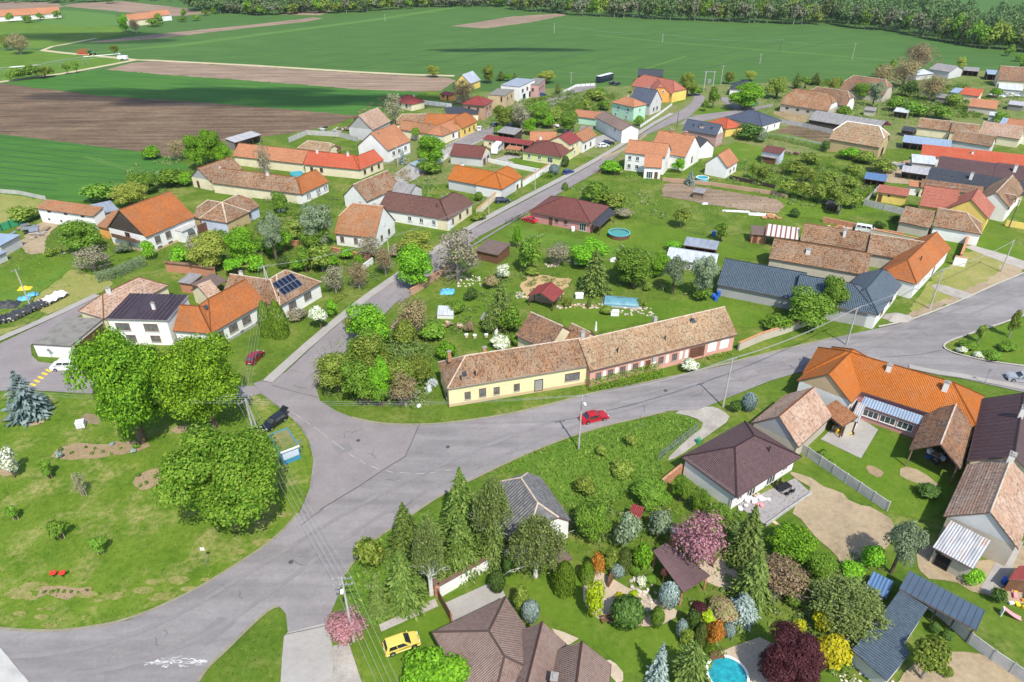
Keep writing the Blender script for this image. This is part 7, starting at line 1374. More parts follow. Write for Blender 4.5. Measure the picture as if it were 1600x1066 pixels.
boxy('bus', 'dark coach with white roof parked at the far street end', 'bus', (934, 130), (955, 124.5), 2.5, 3.1, 'p_navy'); boxy('camper', 'white camper parked between garage house and red lean-to', 'camper', (785, 229), (772, 242), 2.2, 2.8, 'p_white', .4, 1.2)
# tractor with red cultivator, irrigation boom on the far track
p = G((143, 87)); o = thing('tractor', p, 'green tractor stopped on the dirt track in the far fields', 'tractor', rz=R(-5)); b = MB(); b.box(.2, 2.4, -.5, .5, .9, 1.7); b.build('bonnet', M['p_tractor'], o); b = MB(); b.box(-1.4, .2, -.8, .8, 1.2, 1.7); b.box(-1.2, .15, -.7, .7, 1.7, 3.0); b.build('cab', M['p_tractor'], o); b = MB(); b.box(-1.15, .1, -.72, .72, 1.9, 2.8); b.build('cab_window', M['glass'], o)
for x, y, r in ((-.9, 1, .95), (-.9, -1, .95), (1.8, .9, .65), (1.8, -.9, .65)): b = MB(); b.lathe([(r * .4, -.25), (r, -.25), (r, .25), (r * .4, .25)], 16); q = b.build('wheel', M['rubber'], o, (x, y, r)); q.rotation_euler = (PI / 2, 0, 0); b = MB(); b.lathe([(.1, -.27), (r * .5, -.27), (r * .5, .27), (.1, .27)], 10); b.build('rim', M['plastic_yellow'], q)
p = G((131, 86.5)); o = thing('cultivator', p, 'folded red cultivator hitched behind the far tractor', 'cultivator', rz=R(-5)); 
for i in range(7): b = MB(); b.box(-3 + i * .9, -2.9 + i * .9, -2.2, 2.2, .8, 1.0); b.box(-3 + i * .9, -2.85 + i * .9, -2.2, -2.05, 1, 3.4); b.box(-3 + i * .9, -2.85 + i * .9, 2.05, 2.2, 1, 3.4); b.build('cultivator_bar', M['plastic_red'], o)
b = MB(); b.box(-3.2, 3.5, -.12, .12, .95, 1.15); b.build('drawbar', M['plastic_red'], o)
p = G((100, 97)); o = thing('irrigation_boom', p, 'long arched irrigation boom on wheeled towers in the far meadow', 'irrigation boom'); pts = [G((x, y), 4.2) - Vector((p.x, p.y, 0)) for x, y in ((-40, 112), (0, 106), (30, 104), (62, 101), (95, 94), (130, 89), (188, 84))]
b = MB(); b.tube(pts, .14, 5); b.tube([q - Vector((0, 0, 1.1)) for q in pts], .06, 4); b.build('pipe', M['steel'], o)
for q in pts[1:]: b = MB(); b.tube([q, (q.x - 1.5, q.y - .5, .3)], .08, 4); b.tube([q, (q.x + 1.5, q.y + .5, .3)], .08, 4); b.build('tower', M['steel'], o)
p = G((193, 94)); o = thing('pump_trailer', p, 'white pump trailer at the end of the irrigation boom', 'trailer'); b = MB(); b.box(-2.5, 2.5, -1.1, 1.1, .6, 2.4); b.build('body', M['p_white'], o); b = MB(); b.tube([(-1, 0, 2.4), (-1.6, 0, 4.6)], .2, 6); b.build('intake', M['steel'], o)
for y in (-1, 1): b = MB(); b.lathe([(.1, -.2), (.5, -.2), (.5, .2), (.1, .2)], 10); q = b.build('wheel', M['rubber'], o, (0, y, .5)); q.rotation_euler = (PI / 2, 0, 0)
# ================================================================== POLES AND LINES
pole('p1', (904, 703), 618, label='tall concrete pole with street lamp beside the red car', lamp=True, ang=R(15)); pole('p2', (1129.5, 636), 560, label='concrete pole at the gravel driveway of the plum roof', ang=R(20)); pole('p3', (1452, 483), 420, label='concrete pole on the verge before the orange hip roof', ang=R(30)); pole('p4', (1564, 425), 376, label='concrete pole nearest the picture edge on the mown verge', ang=R(40))
pole('p5', (402, 699), 623, label='twin legged concrete pole at the junction beside the bus shelter', double=True, n=5, arm=2.6, ang=R(60)); pole('p6', (553, 1002), h=10.3, label='tall concrete pole with white lamp heads rising from pink blossom', lamp=True, n=4, arm=2.0, arms=2, ang=R(10)); pole('p7', (47.5, 478), 421, label='leaning wooden pole above the tarpaulin heap', mat='pole', ang=R(60)); pole('p8', (1322, 540), 508, h=8, label='concrete pole behind the bright orange roof at the road', ang=R(30))
pole('p9', (1576, 356), 312, label='dark wooden pole before the white gable', mat='woodpole', n=2, arm=1); pole('p10', (764, 336), 308, label='thin pole beside the navy parked car', n=2, arm=.8, r=.12); pole('p11', (836, 297), 264, label='thin pole on the lawn before the orange L-shaped house', n=2, arm=.8, r=.12); pole('p12', (1057.5, 199), 175, label='dark pole beside the pale dormer house', mat='woodpole', n=2, arm=.8); pole('p13', (622, 260), 228, label='pole at the corner of the white house with salmon roof', n=2, arm=.8); pole('p14', (610, 419), 371, label='pole in the verge near the tall white gable', n=2, arm=.9); pole('p15', (425, 482), h=9.5, label='double pole in front of the solar panels', double=True, n=4, arm=2, ang=R(40))
pole('p18', (1126, 132), 102, label='tall slim pole beside the dark hip roof', n=3, arm=2); pole('p19', (892, 131), 113, label='pole at the far end of the asphalt street'); pole('p20', (1072, 146), 122, label='pole by the bend at the end of the long street', n=2)
for k_, b_, t_, l_ in (('f1', (1331, 93.5), 68, 'pale pole alone in the green field above the barns'), ('f2', (1218, 80), 62, 'dark wooden pole alone in the green field'), ('f3', (1035, 66), 54, 'thin pole in the middle of the green field'), ('f4', (866, 52), 37, 'thin pole in the field near the tan strip'), ('f5', (602, 34), 24, 'small pole in the field below the far wood'), ('f6', (1187, 100), 84, 'thin pole in the field behind the round bush')): pole(k_, b_, t_, label=l_, mat='woodpole' if 'dark' in l_ else 'pole')
p = G((1106, 142)); o = thing('transformer_pole', p, 'twin pole transformer station at the end of the street', 'transformer')
for x in (-2, 2): b = MB(); b.tube([(x, 0, 0), (x, 0, 8.5)], .2, 8); b.build('shaft', M['pole'], o)
b = MB(); b.box(-2.6, 2.6, -.12, .12, 8.2, 8.5); b.build('crossarm', M['metal'], o); b = MB(); b.box(-.8, .8, -.6, .6, 3.4, 5); b.build('transformer_box', M['metal'], o)
def off(px, h): return G(px, h)
line('p5', 'p5', 'bundle of cables from the twin legged pole past the chestnuts', m=5, end=off((-60, 603), 9), r=.013); line('p5', 'p6', 'bundle of cables crossing the junction to the blossom pole', m=4, r=.014); line('p6', 'p6', 'bundle of cables from the blossom pole out of the picture', m=4, end=off((640, 1180), 10), r=.014)
line('p5', 'p1', 'cables over the junction from the twin pole to the lamp pole', m=3, r=.012); line('p1', 'p2', 'cables along the main road past the red car', m=3); line('p2', 'p8', 'cables along the main road in front of the navy roof', m=3); line('p8', 'p3', 'cables over the road bend by the bright orange roof', m=3); line('p3', 'p4', 'cables along the verge before the orange hip roof', m=3); line('p15', 'p5', 'cables from the solar panel pole to the junction', m=4, r=.012); line('p14', 'p15', 'cables behind the solar roof along the street', m=2); line('p10', 'p14', 'cables along the street past the tall gable', m=2); line('p11', 'p10', 'cables along the street past the orange L-shaped house', m=2)
line('f4', 'f3', 'high voltage line across the middle of the field', m=3, r=.012, sag=2); line('f3', 'f2', 'high voltage line towards the dark pole', m=3, r=.012, sag=2); line('f2', 'f1', 'high voltage line above the barns', m=3, r=.012, sag=2); line('p19', 'p20', 'cable behind the yellow house with brick red roof', m=1)
for bs, tp_, c_, l_, dsh in (((325, 884), 855, 'plastic_white', 'thin road sign on the park verge seen from behind', .5), ((1245, 581), 560, 'metal', 'thin street sign beside the bright orange roof', .4), ((1537, 601), 577, 'metal', 'road sign at the pavement by the silver estate car', .55), ((82, 561), 547, 'metal', 'diamond road sign in front of the white garage wall', .6), ((474, 711), 687, 'metal', 'small bus stop sign beside the blue shelter', .45)):
    p = G(bs); h = min(max(hgt(bs, tp_), 2.2), 3.2); o = thing('road_sign', p, l_, 'road sign', 'road signs'); b = MB(); b.tube([(0, 0, -.05), (0, 0, h)], .035, 6); b.build('sign_post', M['metal'], o); b = MB(); b.box(-dsh / 2, dsh / 2, -.03, -.012, h - dsh, h); q = b.build('sign_plate', M[c_], o)
    if 'diamond' in l_: q.matrix_local = Matrix.Translation((0, -.02, h - .35)) @ Matrix.Rotation(R(45), 4, 'Y') @ Matrix.Translation((0, 0, -h + .3))
# ================================================================== WALLS AND FENCES
wall([(687, 932.5), (795, 871)], 2.0, .3, 'white', 'white rendered wall with brown coping beside the paved court', 'fascia', cw=.12); wall([(679, 923), (684, 933)], 2.0, .5, 'brickm', 'short brick gate pillar at the end of the white wall', 'fascia')
panel_fence([(684, 934), (706, 974)], 'dark brown metal gate closing the paved court', 1.7, 4.5, 'solid', 'door_brown', 'brickm', 'gate'); panel_fence([(1243, 702), (1385, 799)], 'grey concrete panel fence between sandy yard and orange house lawn', 1.7, 2.0); panel_fence([(1449, 951), (1480, 975), (1512, 1005), (1548, 1032), (1578, 1052), (1640, 1095)], 'grey concrete panel fence below the navy carport', 1.7, 2.0)
panel_fence([(1028, 722), (1052, 703), (1088, 676)], 'tall wire mesh gate at the gravel driveway', 1.8, 2.2, 'mesh', 'steel', 'steel', 'wire_fence'); wall([(1033, 763), (1064, 738)], 1.6, .35, 'brickm', 'short old brick wall at the corner of the plum roofed house', None)
wall([(1153, 548), (1190, 532), (1228, 520), (1274, 503)], 1.7, .35, 'stone', 'crumbling whitewashed wall along the main road', 'coping', ch=.05); wall([(642, 462), (655, 455), (680, 437), (710, 420)], 1.5, .3, 'palebrick', 'sandy old wall between the street and the shaded garden', 'coping', ch=.06); wall([(612, 520), (640, 492), (650, 478)], 1.2, .3, 'palebrick', 'low crumbling wall under the brownish tree', None)
wall([(262, 424), (300, 428), (338, 434)], 2.3, .35, 'brick', 'brick courtyard wall with lean tile coping', 't_old', cw=.35, ch=.12); wall([(408, 372), (460, 384), (500, 390), (580, 408)], 1.3, .3, 'brickm', 'old brick wall across the gardens behind the pines', 'coping'); wall([(566, 424), (583, 412)], 1.5, .25, 'white', 'short white wall piece among the bare trees', None)
wall([(745, 338), (784, 302)], 1.9, .25, 'cream', 'cream wall with red coping behind the navy car', 'coping'); wall([(817, 292), (858, 266)], 2.0, .25, 'white', 'white wall with brown coping beside the orange L-shaped house', 'coping'); wall([(756, 252), (800, 262), (846, 271)], 1.3, .2, 'white', 'long low white wall behind the orange L-shaped roof', None); wall([(845, 272), (860, 263)], 1.2, .2, 'cream', 'cream garden wall before the wine hip bungalow', None); wall([(705, 251), (730, 256), (756, 253)], 1.0, .2, 'white', 'white wall below the garage house', None)
panel_fence([(638, 166), (660, 163), (706, 169)], 'white concrete panel fence behind the orange farm complex', 1.8, 3.0, 'solid', 'white', 'concrete'); panel_fence([(452, 223), (480, 211), (530, 214), (560, 222)], 'long grey concrete fence at the edge of the ploughed field', 1.8, 3.0, 'solid', 'concrete_panel', 'concrete'); panel_fence([(652, 272), (686, 256), (700, 246)], 'white picket fence under the bright tree', 1.3, 2.0, 'slat', 'frame_white', 'frame_white', 'picket_fence')
panel_fence([(1217, 193), (1253, 199), (1302, 210)], 'pale concrete fence behind the brown garden plot', 1.7, 2.5, 'solid', 'concrete_panel', 'concrete'); panel_fence([(1198, 210), (1240, 218), (1290, 228)], 'pale low plinth fence in front of the brown garden plot', .7, 2.5, 'solid', 'concrete_panel', 'concrete'); panel_fence([(1349, 321), (1380, 329), (1411, 336)], 'pale concrete panel fence before the yellow outbuilding', 1.8, 2.5, 'solid', 'concrete_panel', 'concrete'); panel_fence([(1349, 321), (1372, 297)], 'side run of concrete fence at the yellow outbuilding', 1.6, 2.5, 'solid', 'concrete_panel', 'concrete')
wall([(1560, 219), (1600, 226), (1640, 234)], 2.4, .3, 'white', 'long white wall below the pale tiled house', None); 
wall([(1285, 347), (1330, 356), (1366, 366), (1410, 372)], 1.4, .4, 'brickm', 'ruined brick wall with rubble between the old roofs', None); wall([(1360, 369), (1440, 385)], 1.8, .35, 'stone', 'pale crumbling wall below the weathered barn', 'coping'); wall([(1488, 414), (1507, 417)], 2.2, .4, 'white', 'white gate wall beside the orange hip roof', 'coping'); wall([(1498, 410), (1512, 372)], 2.0, .4, 'brickm', 'red brick wall with tile coping at the orange hip roof', 'coping')
wall([(1570, 353), (1640, 365)], 1.5, .3, 'yellow', 'yellow wall in front of the white gable', None)
panel_fence([(-10, 366), (30, 352), (64, 336)], 'dark green metal fence of the cluttered yard', 2.0, 2.5, 'solid', 'plastic_green', 'darkmetal'); panel_fence([(310, 366), (331, 357)], 'brown sheet gate beside the old hipped house', 2.2, 3, 'solid', 'door_brown', 'concrete', 'gate'); panel_fence([(112, 558), (140, 541)], 'big brown gate beside the garages', 2.0, 2.5, 'solid', 'door_brown', 'white', 'gate'); panel_fence([(-20, 300), (30, 304), (72, 313)], 'grey concrete fence along the green field', 1.2, 3, 'solid', 'concrete_panel', 'concrete')
panel_fence([(940, 250), (985, 232), (1010, 212)], 'low picket fence along the street by the split roof', 1.0, 2.5, 'slat', 'plank', 'concrete', 'picket_fence'); panel_fence([(1000, 200), (1030, 180), (1050, 165)], 'picket fence before the mint green house', 1.1, 2.5, 'slat', 'frame_white', 'concrete', 'picket_fence'); panel_fence([(790, 352), (820, 340)], 'wire fence at the corner of the tall meadow', 1.4, 2.5, 'mesh', 'darkmetal', 'darkmetal', 'wire_fence'); panel_fence([(880, 146), (900, 136), (930, 134)], 'row of pale posts along the far street', 1.2, 2.5, 'slat', 'frame_white', 'concrete', 'picket_fence'); panel_fence([(1140, 280), (1210, 295)], 'dark timber fence beside the brown vegetable plot', 1.2, 2.5, 'solid', 'darkwood2', 'darkwood2', 'timber_fence')
wall([(1035, 283), (1110, 290), (1210, 305), (1228, 311)], 1.1, .3, 'palebrick', 'sandy brick wall along the vegetable plot', None)
# ================================================================== GARDEN THINGS
def pool(c, rx, h, water, label, inground=False, rim='liner', wallm='wood2'):
    p = G(c); r = rx / F * depth(p); o = thing('swimming_pool', p, label, 'pool'); b = MB(); n = 32
    hh = .25 if inground else h; b.lathe([(r, 0), (r, hh), (r - .15, hh), (r - .15, .05)], n, caps=False); b.build('wall', M[wallm], o); b = MB(); b.lathe([(r + .08, hh + .002), (r + .08, hh + .06), (r - .18, hh + .06), (r - .18, hh + .002)], n, caps=False); b.build('rim', M[rim], o); b = MB(); b.lathe([(r - .16, .06), (r - .16, hh - (.08 if inground else .22))], n); b.build('water', M[water], o); return o
pool((967, 370), 16.5, 1.15, 'water2', 'round above-ground pool with brown wall by the brick bungalow'); pool((1136, 1056), 32, .4, 'water', 'round turquoise pool at the bottom of the gardens', True, 'frame_white', 'concrete'); pool((1097, 283), 9.5, 1.1, 'water', 'small round turquoise pool beside a blue spruce', False, 'frame_white', 'liner'); pool((464, 275), 9.5, .9, 'water', 'round blue pool in the yard of the long red house', False, 'liner', 'liner')
p = G((972, 474)); o = thing('pool_enclosure', p, 'low oblong pool under a segmented blue green dome cover', 'pool', rz=R(-10)); 
for i in range(5):
    b = MB(); n = 10; x0, x1 = -3.6 + i * 1.4, -3.6 + (i + 1) * 1.4; rr = 1.9 - .05 * i; ring = [(rr * math.cos(PI * q / n), .2 + .95 * math.sin(PI * q / n)) for q in range(n + 1)]
    for a, c in zip(ring, ring[1:]): b.poly([(x0, a[0], a[1]), (x1, a[0], a[1]), (x1, c[0], c[1]), (x0, c[0], c[1])])
    for x in (x0, x1): b.poly([(x, y, z) for y, z in ring])
    b.build('cover_segment', M['poolcover'], o)
b = MB(); b.box(-4, 4, -2.3, 2.3, 0, .2); b.build('pool_deck', M['pave'], o)
# bus shelter with grass on its roof
g = [G(q, 2.4) for q in ((421, 679), (448, 669), (466, 696), (440, 711))]; c = sum(g, Vector()) / 4; o = thing('bus_shelter', (c.x, c.y, 0), 'blue bus shelter with grass growing on its flat roof', 'bus shelter', land='blue bus shelter'); dd = g[1] - g[0]; ang = math.atan2(dd.y, dd.x); lx, ly = dd.length / 2, (g[2] - g[1]).length / 2; o.rotation_euler.z = ang
b = MB(); b.box(-lx, lx, ly - .12, ly, 0, 2.2); b.box(-lx, -lx + .12, -ly, ly - .12, 0, 2.2); b.box(lx - .12, lx, -ly, ly - .12, 0, 2.2); b.box(-lx + .12, lx - .12, -ly, -ly + .12, 0, 2.2); b.build('wall', M['p_teal'], o); b = MB(); b.box(-lx + .15, lx - .15, -ly - .03, -ly - .003, .9, 2.0); b.build('wall_panel', M['bluewhite'], o); b = MB(); b.box(-lx - .1, lx + .1, -ly - .1, ly + .1, 2.203, 2.32); b.build('roof_slab', M['concrete'], o)
for q in ((-lx - .1, lx + .1, -ly - .1, -ly + .05), (-lx - .1, lx + .1, ly - .05, ly + .1), (-lx - .1, -lx + .05, -ly + .05, ly - .05), (lx - .05, lx + .1, -ly + .05, ly - .05)): b = MB(); b.box(*q, 2.323, 2.5); b.build('roof_edge', M['p_teal'] if q[2] > -ly else M['frame_white'], o)
b = MB(); b.box(-lx + .06, lx - .06, -ly + .06, ly - .06, 2.323, 2.42); q = b.build('roof_turf', M['garden'], o); q['kind'] = 'stuff'; b = MB(); b.box(-lx + .2, lx - .2, ly - .6, ly - .15, .4, .46); b.build('seat', M['plank'], o)
# white tank on a pallet, with slab
p = G((128, 668)); o = thing('water_tank', p, 'white caged water tank beside the chestnut', 'water tank', rz=R(20)); b = MB(); b.box(-.6, .6, -.5, .5, .2, 1.25); b.lathe([(.15, 1.253), (.15, 1.32)], 10); b.build('tank', M['plastic_white'], o); b = MB()
for x in (-.61, -.2, .2, .61): b.tube([(x, -.52, .15), (x, -.52, 1.28), (x, .52, 1.28), (x, .52, .15)], .025, 4)
for z in (.4, .7, 1.0): b.tube([(-.62, -.52, z), (.62, -.52, z), (.62, .52, z), (-.62, .52, z), (-.62, -.52, z)], .025, 4)
b.build('cage', M['steel'], o); b = MB(); b.box(-.6, .6, -.5, .5, 0, .14); b.build('pallet', M['wood'], o)
p = G((143, 655)); o = thing('board_stack', p, 'grey weathered boards lying behind the white water tank', 'boards', rz=R(-12))
for i in range(7): b = MB(); b.box(-1.9, 1.9, -.13, .13, 0, .06); b.build('plank', M['wood'], o, (random.uniform(-.2, .2), -.9 + i * .3, .002 + .01 * (i % 2)))
# red park spring toys
for px, l in ((85, 'red seesaw toy on the park lawn, half nearer the picture edge'), (99, 'red seesaw toy on the park lawn, half nearer the flower strip')):
    p = G((px, 902)); o = thing('spring_toy', p, l, 'play equipment', 'red toys in the park', R(10)); b = MB(); b.tube([(0, 0, 0), (.05, 0, .15), (-.05, 0, .3), (0, 0, .45)], .07, 6); b.build('spring', M['darkmetal'], o); b = MB(); b.ball((0, 0, .65), .42, 8, (1, .5, .55)); b.ball((.38, 0, .95), .2, 8); b.build('body', M['plastic_red'], o); b = MB(); b.box(-.2, .15, -.2, .2, .86, .92); b.build('seat', M['plastic_red'], o)
def bench(px, rz, label):
    p = G(px); o = thing('garden_bench', p, label, 'bench', 'garden benches', rz)
    for i in range(4): b = MB(); b.box(-.75, .75, -.25 + i * .13, -.14 + i * .13, .42, .46); b.build('seat_slat', M['wood2'], o)
    for i in range(3): b = MB(); b.box(-.75, .75, .28, .32, .52 + i * .14, .63 + i * .14); b.build('back_slat', M['wood2'], o)
    for x in (-.65, .65): b = MB(); b.box(x - .04, x + .04, -.25, .32, 0, .41); b.box(x - .04, x + .04, .33, .38, .41, .92); b.build('leg', M['darkwood2'], o)
bench((949, 972), R(8), 'brown bench beside the dark rounded shrub on gravel'); bench((1120, 1030), R(15), 'brown bench beside the turquoise pool'); bench((1114, 880), R(55), 'brown bench under the pink garden tree')
# terrace of the plum house
p = G((1224, 766)); o = thing('garden_table', p, 'black garden table set on the plum house terrace', 'table', rz=R(30)); b = MB(); b.box(-1.0, 1.0, -.55, .55, .7, .75); b.build('tabletop', M['plastic_black'], o)
for x in (-.9, .9):
    for y in (-.45, .45): b = MB(); b.box(x - .04, x + .04, y - .04, y + .04, 0, .7); b.build('leg', M['plastic_black'], o)
ck = None
for i, (x, y, rz, s) in enumerate(((-.5, -.95, PI, 'nearest the plum wall corner'), (.5, -.95, PI, 'on the yard side, far end'), (-.5, .95, 0, 'on the house side, near end'), (.5, .95, 0, 'on the house side, far end'))):
    q = Matrix.Rotation(R(30), 4, 'Z') @ Vector((x, y, 0)); c = thing('garden_chair', (p.x + q.x, p.y + q.y, 0), 'black garden chair pushed up to the terrace table, ' + s, 'chair', 'black chairs round the terrace table', R(30) + rz)
    b = MB(); b.box(-.24, .24, -.24, .24, .42, .46); b.build('seat', M['plastic_black'], c); b = MB(); b.box(-.24, .24, .2, .25, .46, .95); b.build('backrest', M['plastic_black'], c)
    for u_ in (-.2, .2):
        for v_ in (-.2, .2): b = MB(); b.box(u_ - .025, u_ + .025, v_ - .025, v_ + .025, 0, .42); b.build('leg', M['plastic_black'], c)
for i, (px, m, s, l) in enumerate((((1172, 785), 'tarp_white', (1.4, 1.1, .8), 'heap of white sacks by the plum house wall'), ((1186, 790), 'plastic_pink', (.9, .7, .6), 'heap of pinkish laundry sacks on the terrace'), ((1180, 776), 'gravelb', (.8, .7, .5), 'beige sacks leaning on the plum house wall'), ((1194, 782), 'tarp_white', (1.2, .9, .5), 'white cushions on the terrace edge'), ((1160, 795), 'tarp_white', (1.0, .8, .6), 'pale sack heap behind the terrace spruce'), ((1196, 764), 'plastic_green', (.4, .4, .8), 'green bin on the plum house terrace'))):
    p = G(px); o = thing('sack_heap' if 'bin' not in l else 'bin', p, l, 'sacks' if 'bin' not in l else 'bin'); rr = random.Random(i)
    for k in range(6 if 'bin' not in l else 1): b = MB(); b.ball((rr.uniform(-.6, .6) * s[0], rr.uniform(-.5, .5) * s[1], s[2] * rr.uniform(.2, .6)), .42 * s[0] * .8, 7, (1, .8, .6), jit=.12); b.build('sack', M[m], o)
p = G((1217, 822)); o = thing('plank_ramp', p, 'pale wooden ramp leading off the terrace', 'ramp', rz=R(-55)); b = MB(); b.box(-1.2, 1.2, -.25, .25, .05, .12); b.build('board', M['plank'], o)
wall([(1196, 823), (1232, 797), (1268, 772)], .5, .15, 'concrete', 'low concrete edge of the plum house terrace', None)
# scrap, stacks and barrels
def heap(name, label, cat, px, n, spread, mats, seed, size=(.5, .4, .3), h=.6, kind=None, rz=0):
    p = G(px); o = thing(name, p, label, cat, rz=rz); rr = random.Random(seed)
    for k in range(n):
        b = MB(); s = [q * rr.uniform(.5, 1.4) for q in size]; b.box(-s[0], s[0], -s[1], s[1], 0, s[2]); q = b.build(kind or 'piece', M[rr.choice(mats)], o, (rr.uniform(-1, 1) * spread[0], rr.uniform(-1, 1) * spread[1], rr.uniform(0, h)), rr.uniform(0, 6.28)); q.rotation_euler.x = rr.uniform(-.25, .25)
    return o
heap('scrap_heap', 'scrap heap with metal sheets in the cluttered yard', 'scrap', (48, 361), 14, (4, 2.2), ['steel', 'darkmetal', 'wood', 'metal'], 1, (1.1, .7, .2), .8, 'metal_piece'); heap('board_heap', 'pile of grey boards beside the scrap heap', 'boards', (60, 368), 9, (1.6, 1.0), ['wood', 'concrete'], 2, (1.4, .15, .1), .5, 'plank')
heap('scrap_heap', 'jumble of scrap behind the striped roof by the metal sheds', 'scrap', (1405, 262), 26, (7, 3.5), ['wood', 'darkmetal', 'rock', 'brickm', 'steel'], 3, (.9, .6, .4), .7, 'scrap_piece'); heap('junk_heap', 'junk stored under the open timber barn', 'junk', (1466, 712), 16, (1.8, 1.8), ['plastic_white', 'wood', 'darkmetal', 'plastic_blue', 'wood2'], 4, (.5, .35, .5), .6, 'junk_piece'); heap('rubble_heap', 'rubble along the ruined brick wall', 'rubble', (1330, 360), 24, (6, 1.2), ['brickm', 'coping', 'rock'], 5, (.5, .35, .3), .5, 'brick_lump', R(-10)); heap('brick_stack', 'stacked bricks beside the brick hut', 'bricks', (1205, 340), 18, (2.4, 1.4), ['brickm', 'coping', 'plank'], 6, (.5, .3, .35), .4, 'brick_lump')
heap('clutter', 'clutter along the wall of the yellow outbuilding', 'clutter', (1392, 309), 12, (3, .5), ['plastic_white', 'wood', 'plastic_blue', 'darkmetal'], 7, (.35, .3, .4), .4, 'clutter_piece', R(-12)); heap('clutter', 'crates and clutter in the overgrown plots by the pale sheds', 'clutter', (1575, 150), 16, (8, 2.5), ['plastic_white', 'steel', 'plastic_blue', 'tarp_white'], 8, (1, .7, .5), .5, 'clutter_piece'); heap('log_pile', 'old log pile beside the garden huts', 'firewood', (1235, 241), 16, (2.8, .8), ['wood', 'wood2', 'plank'], 9, (.6, .3, .3), .7, 'log', R(-10)); heap('clutter', 'grill and yellow tools stored outside the orange house', 'clutter', (1318, 678), 12, (1.4, .9), ['plastic_yellow', 'darkmetal', 'steel', 'wood'], 10, (.3, .25, .5), .5, 'clutter_piece'); heap('clutter', 'clutter beside the garden plots with a low brown roof', 'clutter', (870, 197), 18, (6, 3), ['wood', 'wood2', 'steel', 'plastic_white', 'darkmetal'], 12, (.9, .6, .4), .6, 'clutter_piece'); heap('rubble_heap', 'grey rubble behind the barn with grey gable', 'rubble', (530, 205), 26, (8, 3), ['rock', 'wood', 'concrete', 'darkmetal'], 13, (.8, .5, .4), .8, 'rubble_piece')
heap('toys', 'colourful plastic toys scattered at the picture edge', 'toys', (1590, 935), 14, (1.6, 1.6), ['plastic_orange', 'plastic_yellow', 'plastic_red', 'plastic_pink', 'plastic_green', 'plastic_blue', 'plastic_white'], 11, (.3, .2, .25), .1, 'toy'); 
p = G((1580, 965)); o = thing('slide', p, 'pink plastic slide lying on the grass', 'slide', rz=R(-20)); b = MB()
for i in range(6): x0, x1 = -1 + i * .33, -1 + (i + 1) * .33; z0, z1 = 1.0 * (1 - i / 6) ** 1.5 + .05, 1.0 * (1 - (i + 1) / 6) ** 1.5 + .05; b.poly([(x0, -.25, z0), (x1, -.25, z1), (x1, .25, z1), (x0, .25, z0)]); b.poly([(x0, .25, z0), (x1, .25, z1), (x1, .32, z1 + .15), (x0, .32, z0 + .15)]); b.poly([(x0, -.32, z0 + .15), (x1, -.32, z1 + .15), (x1, -.25, z1), (x0, -.25, z0)])
b.build('chute', M['plastic_pink'], o); b = MB(); b.box(-1.1, -1.02, -.25, .25, 0, 1.15); b.build('ladder', M['plastic_white'], o)
slab('dark red roofed playhouse at the picture edge', [(1576, 905), (1592, 884), (1625, 884), (1612, 908)], 2.2, 't_maroon', 'playhouse', 'playhouse', posts=None, wall='brownwood')
def barrel(px, m, l, h=1.0, r=.32): p = G(px); o = thing('barrel', p, l, 'barrel', 'water barrels'); b = MB(); b.lathe([(r * .92, 0), (r, .1), (r, h - .1), (r * .9, h)], 12); b.build('drum', M[m], o); b = MB(); b.lathe([(r * .93, h + .002), (r * .93, h + .04)], 12); b.build('lid', M[m], o)
barrel((1114, 467), 'plastic_blue', 'blue barrel beside the navy roof, closest to the pines', 1.1, .45); barrel((1122, 463), 'plastic_blue', 'blue barrel beside the navy roof, on the house side', 1.1, .45); barrel((1118, 470), 'plastic_blue', 'blue barrel beside the navy roof, foremost of three', 1.0, .42); barrel((1115, 368), 'plastic_blue', 'blue barrel behind the shed with pale metal roof', 1.1, .5); barrel((1568, 912), 'plastic_blue', 'blue barrel beside the playhouse', .9, .35); barrel((775, 521), 'plastic_white', 'white barrel beside the garden greenhouse', 1.0, .4); barrel((1091, 693), 'plastic_green', 'green barrel at the wire gate', .9, .35); barrel((895, 361), 'plastic_white', 'white tank at the wall of the brick bungalow', 1.1, .5)
# long debris wall under tarpaulins
p = G((60, 490)); o = thing('tarpaulin_stack', p, 'long stack of stones covered with black and white tarpaulins', 'stack', land='tarpaulin stack'); pts = [G(q) - p for q in ((-6, 508), (18, 503), (45, 490), (75, 478), (106, 462))]
for a, c in zip(pts, pts[1:]):
    dd = c - a; L = dd.length; an = math.atan2(dd.y, dd.x); n = max(2, int(L / .7))
    for i in range(n):
        for z in range(2): s = random.uniform(.28, .4); b = MB(); b.ball((0, 0, 0), s, 6, (1.1, 1, .7), jit=.15); b.build('stone', M[random.choice(['rock', 'rockw', 'rock'])], o, a + dd * ((i + .5 + .3 * z) / n) + Vector((0, 0, .25 + z * .42)))
    b = MB(); m = 7
    for i in range(m):
        for j in range(4):
            P_ = lambda i, j: (L * i / m, -.75 + j * .8, 1.02 + .22 * math.sin(i * 2.3 + j * 1.7 + a.x) - .12 * abs(j - 2))
            b.poly([P_(i, j), P_(i + 1, j), P_(i + 1, j + 1), P_(i, j + 1)])
    b.build('tarpaulin', M['tarp_white' if c is pts[-1] else 'tarp_black'], o, a, an)
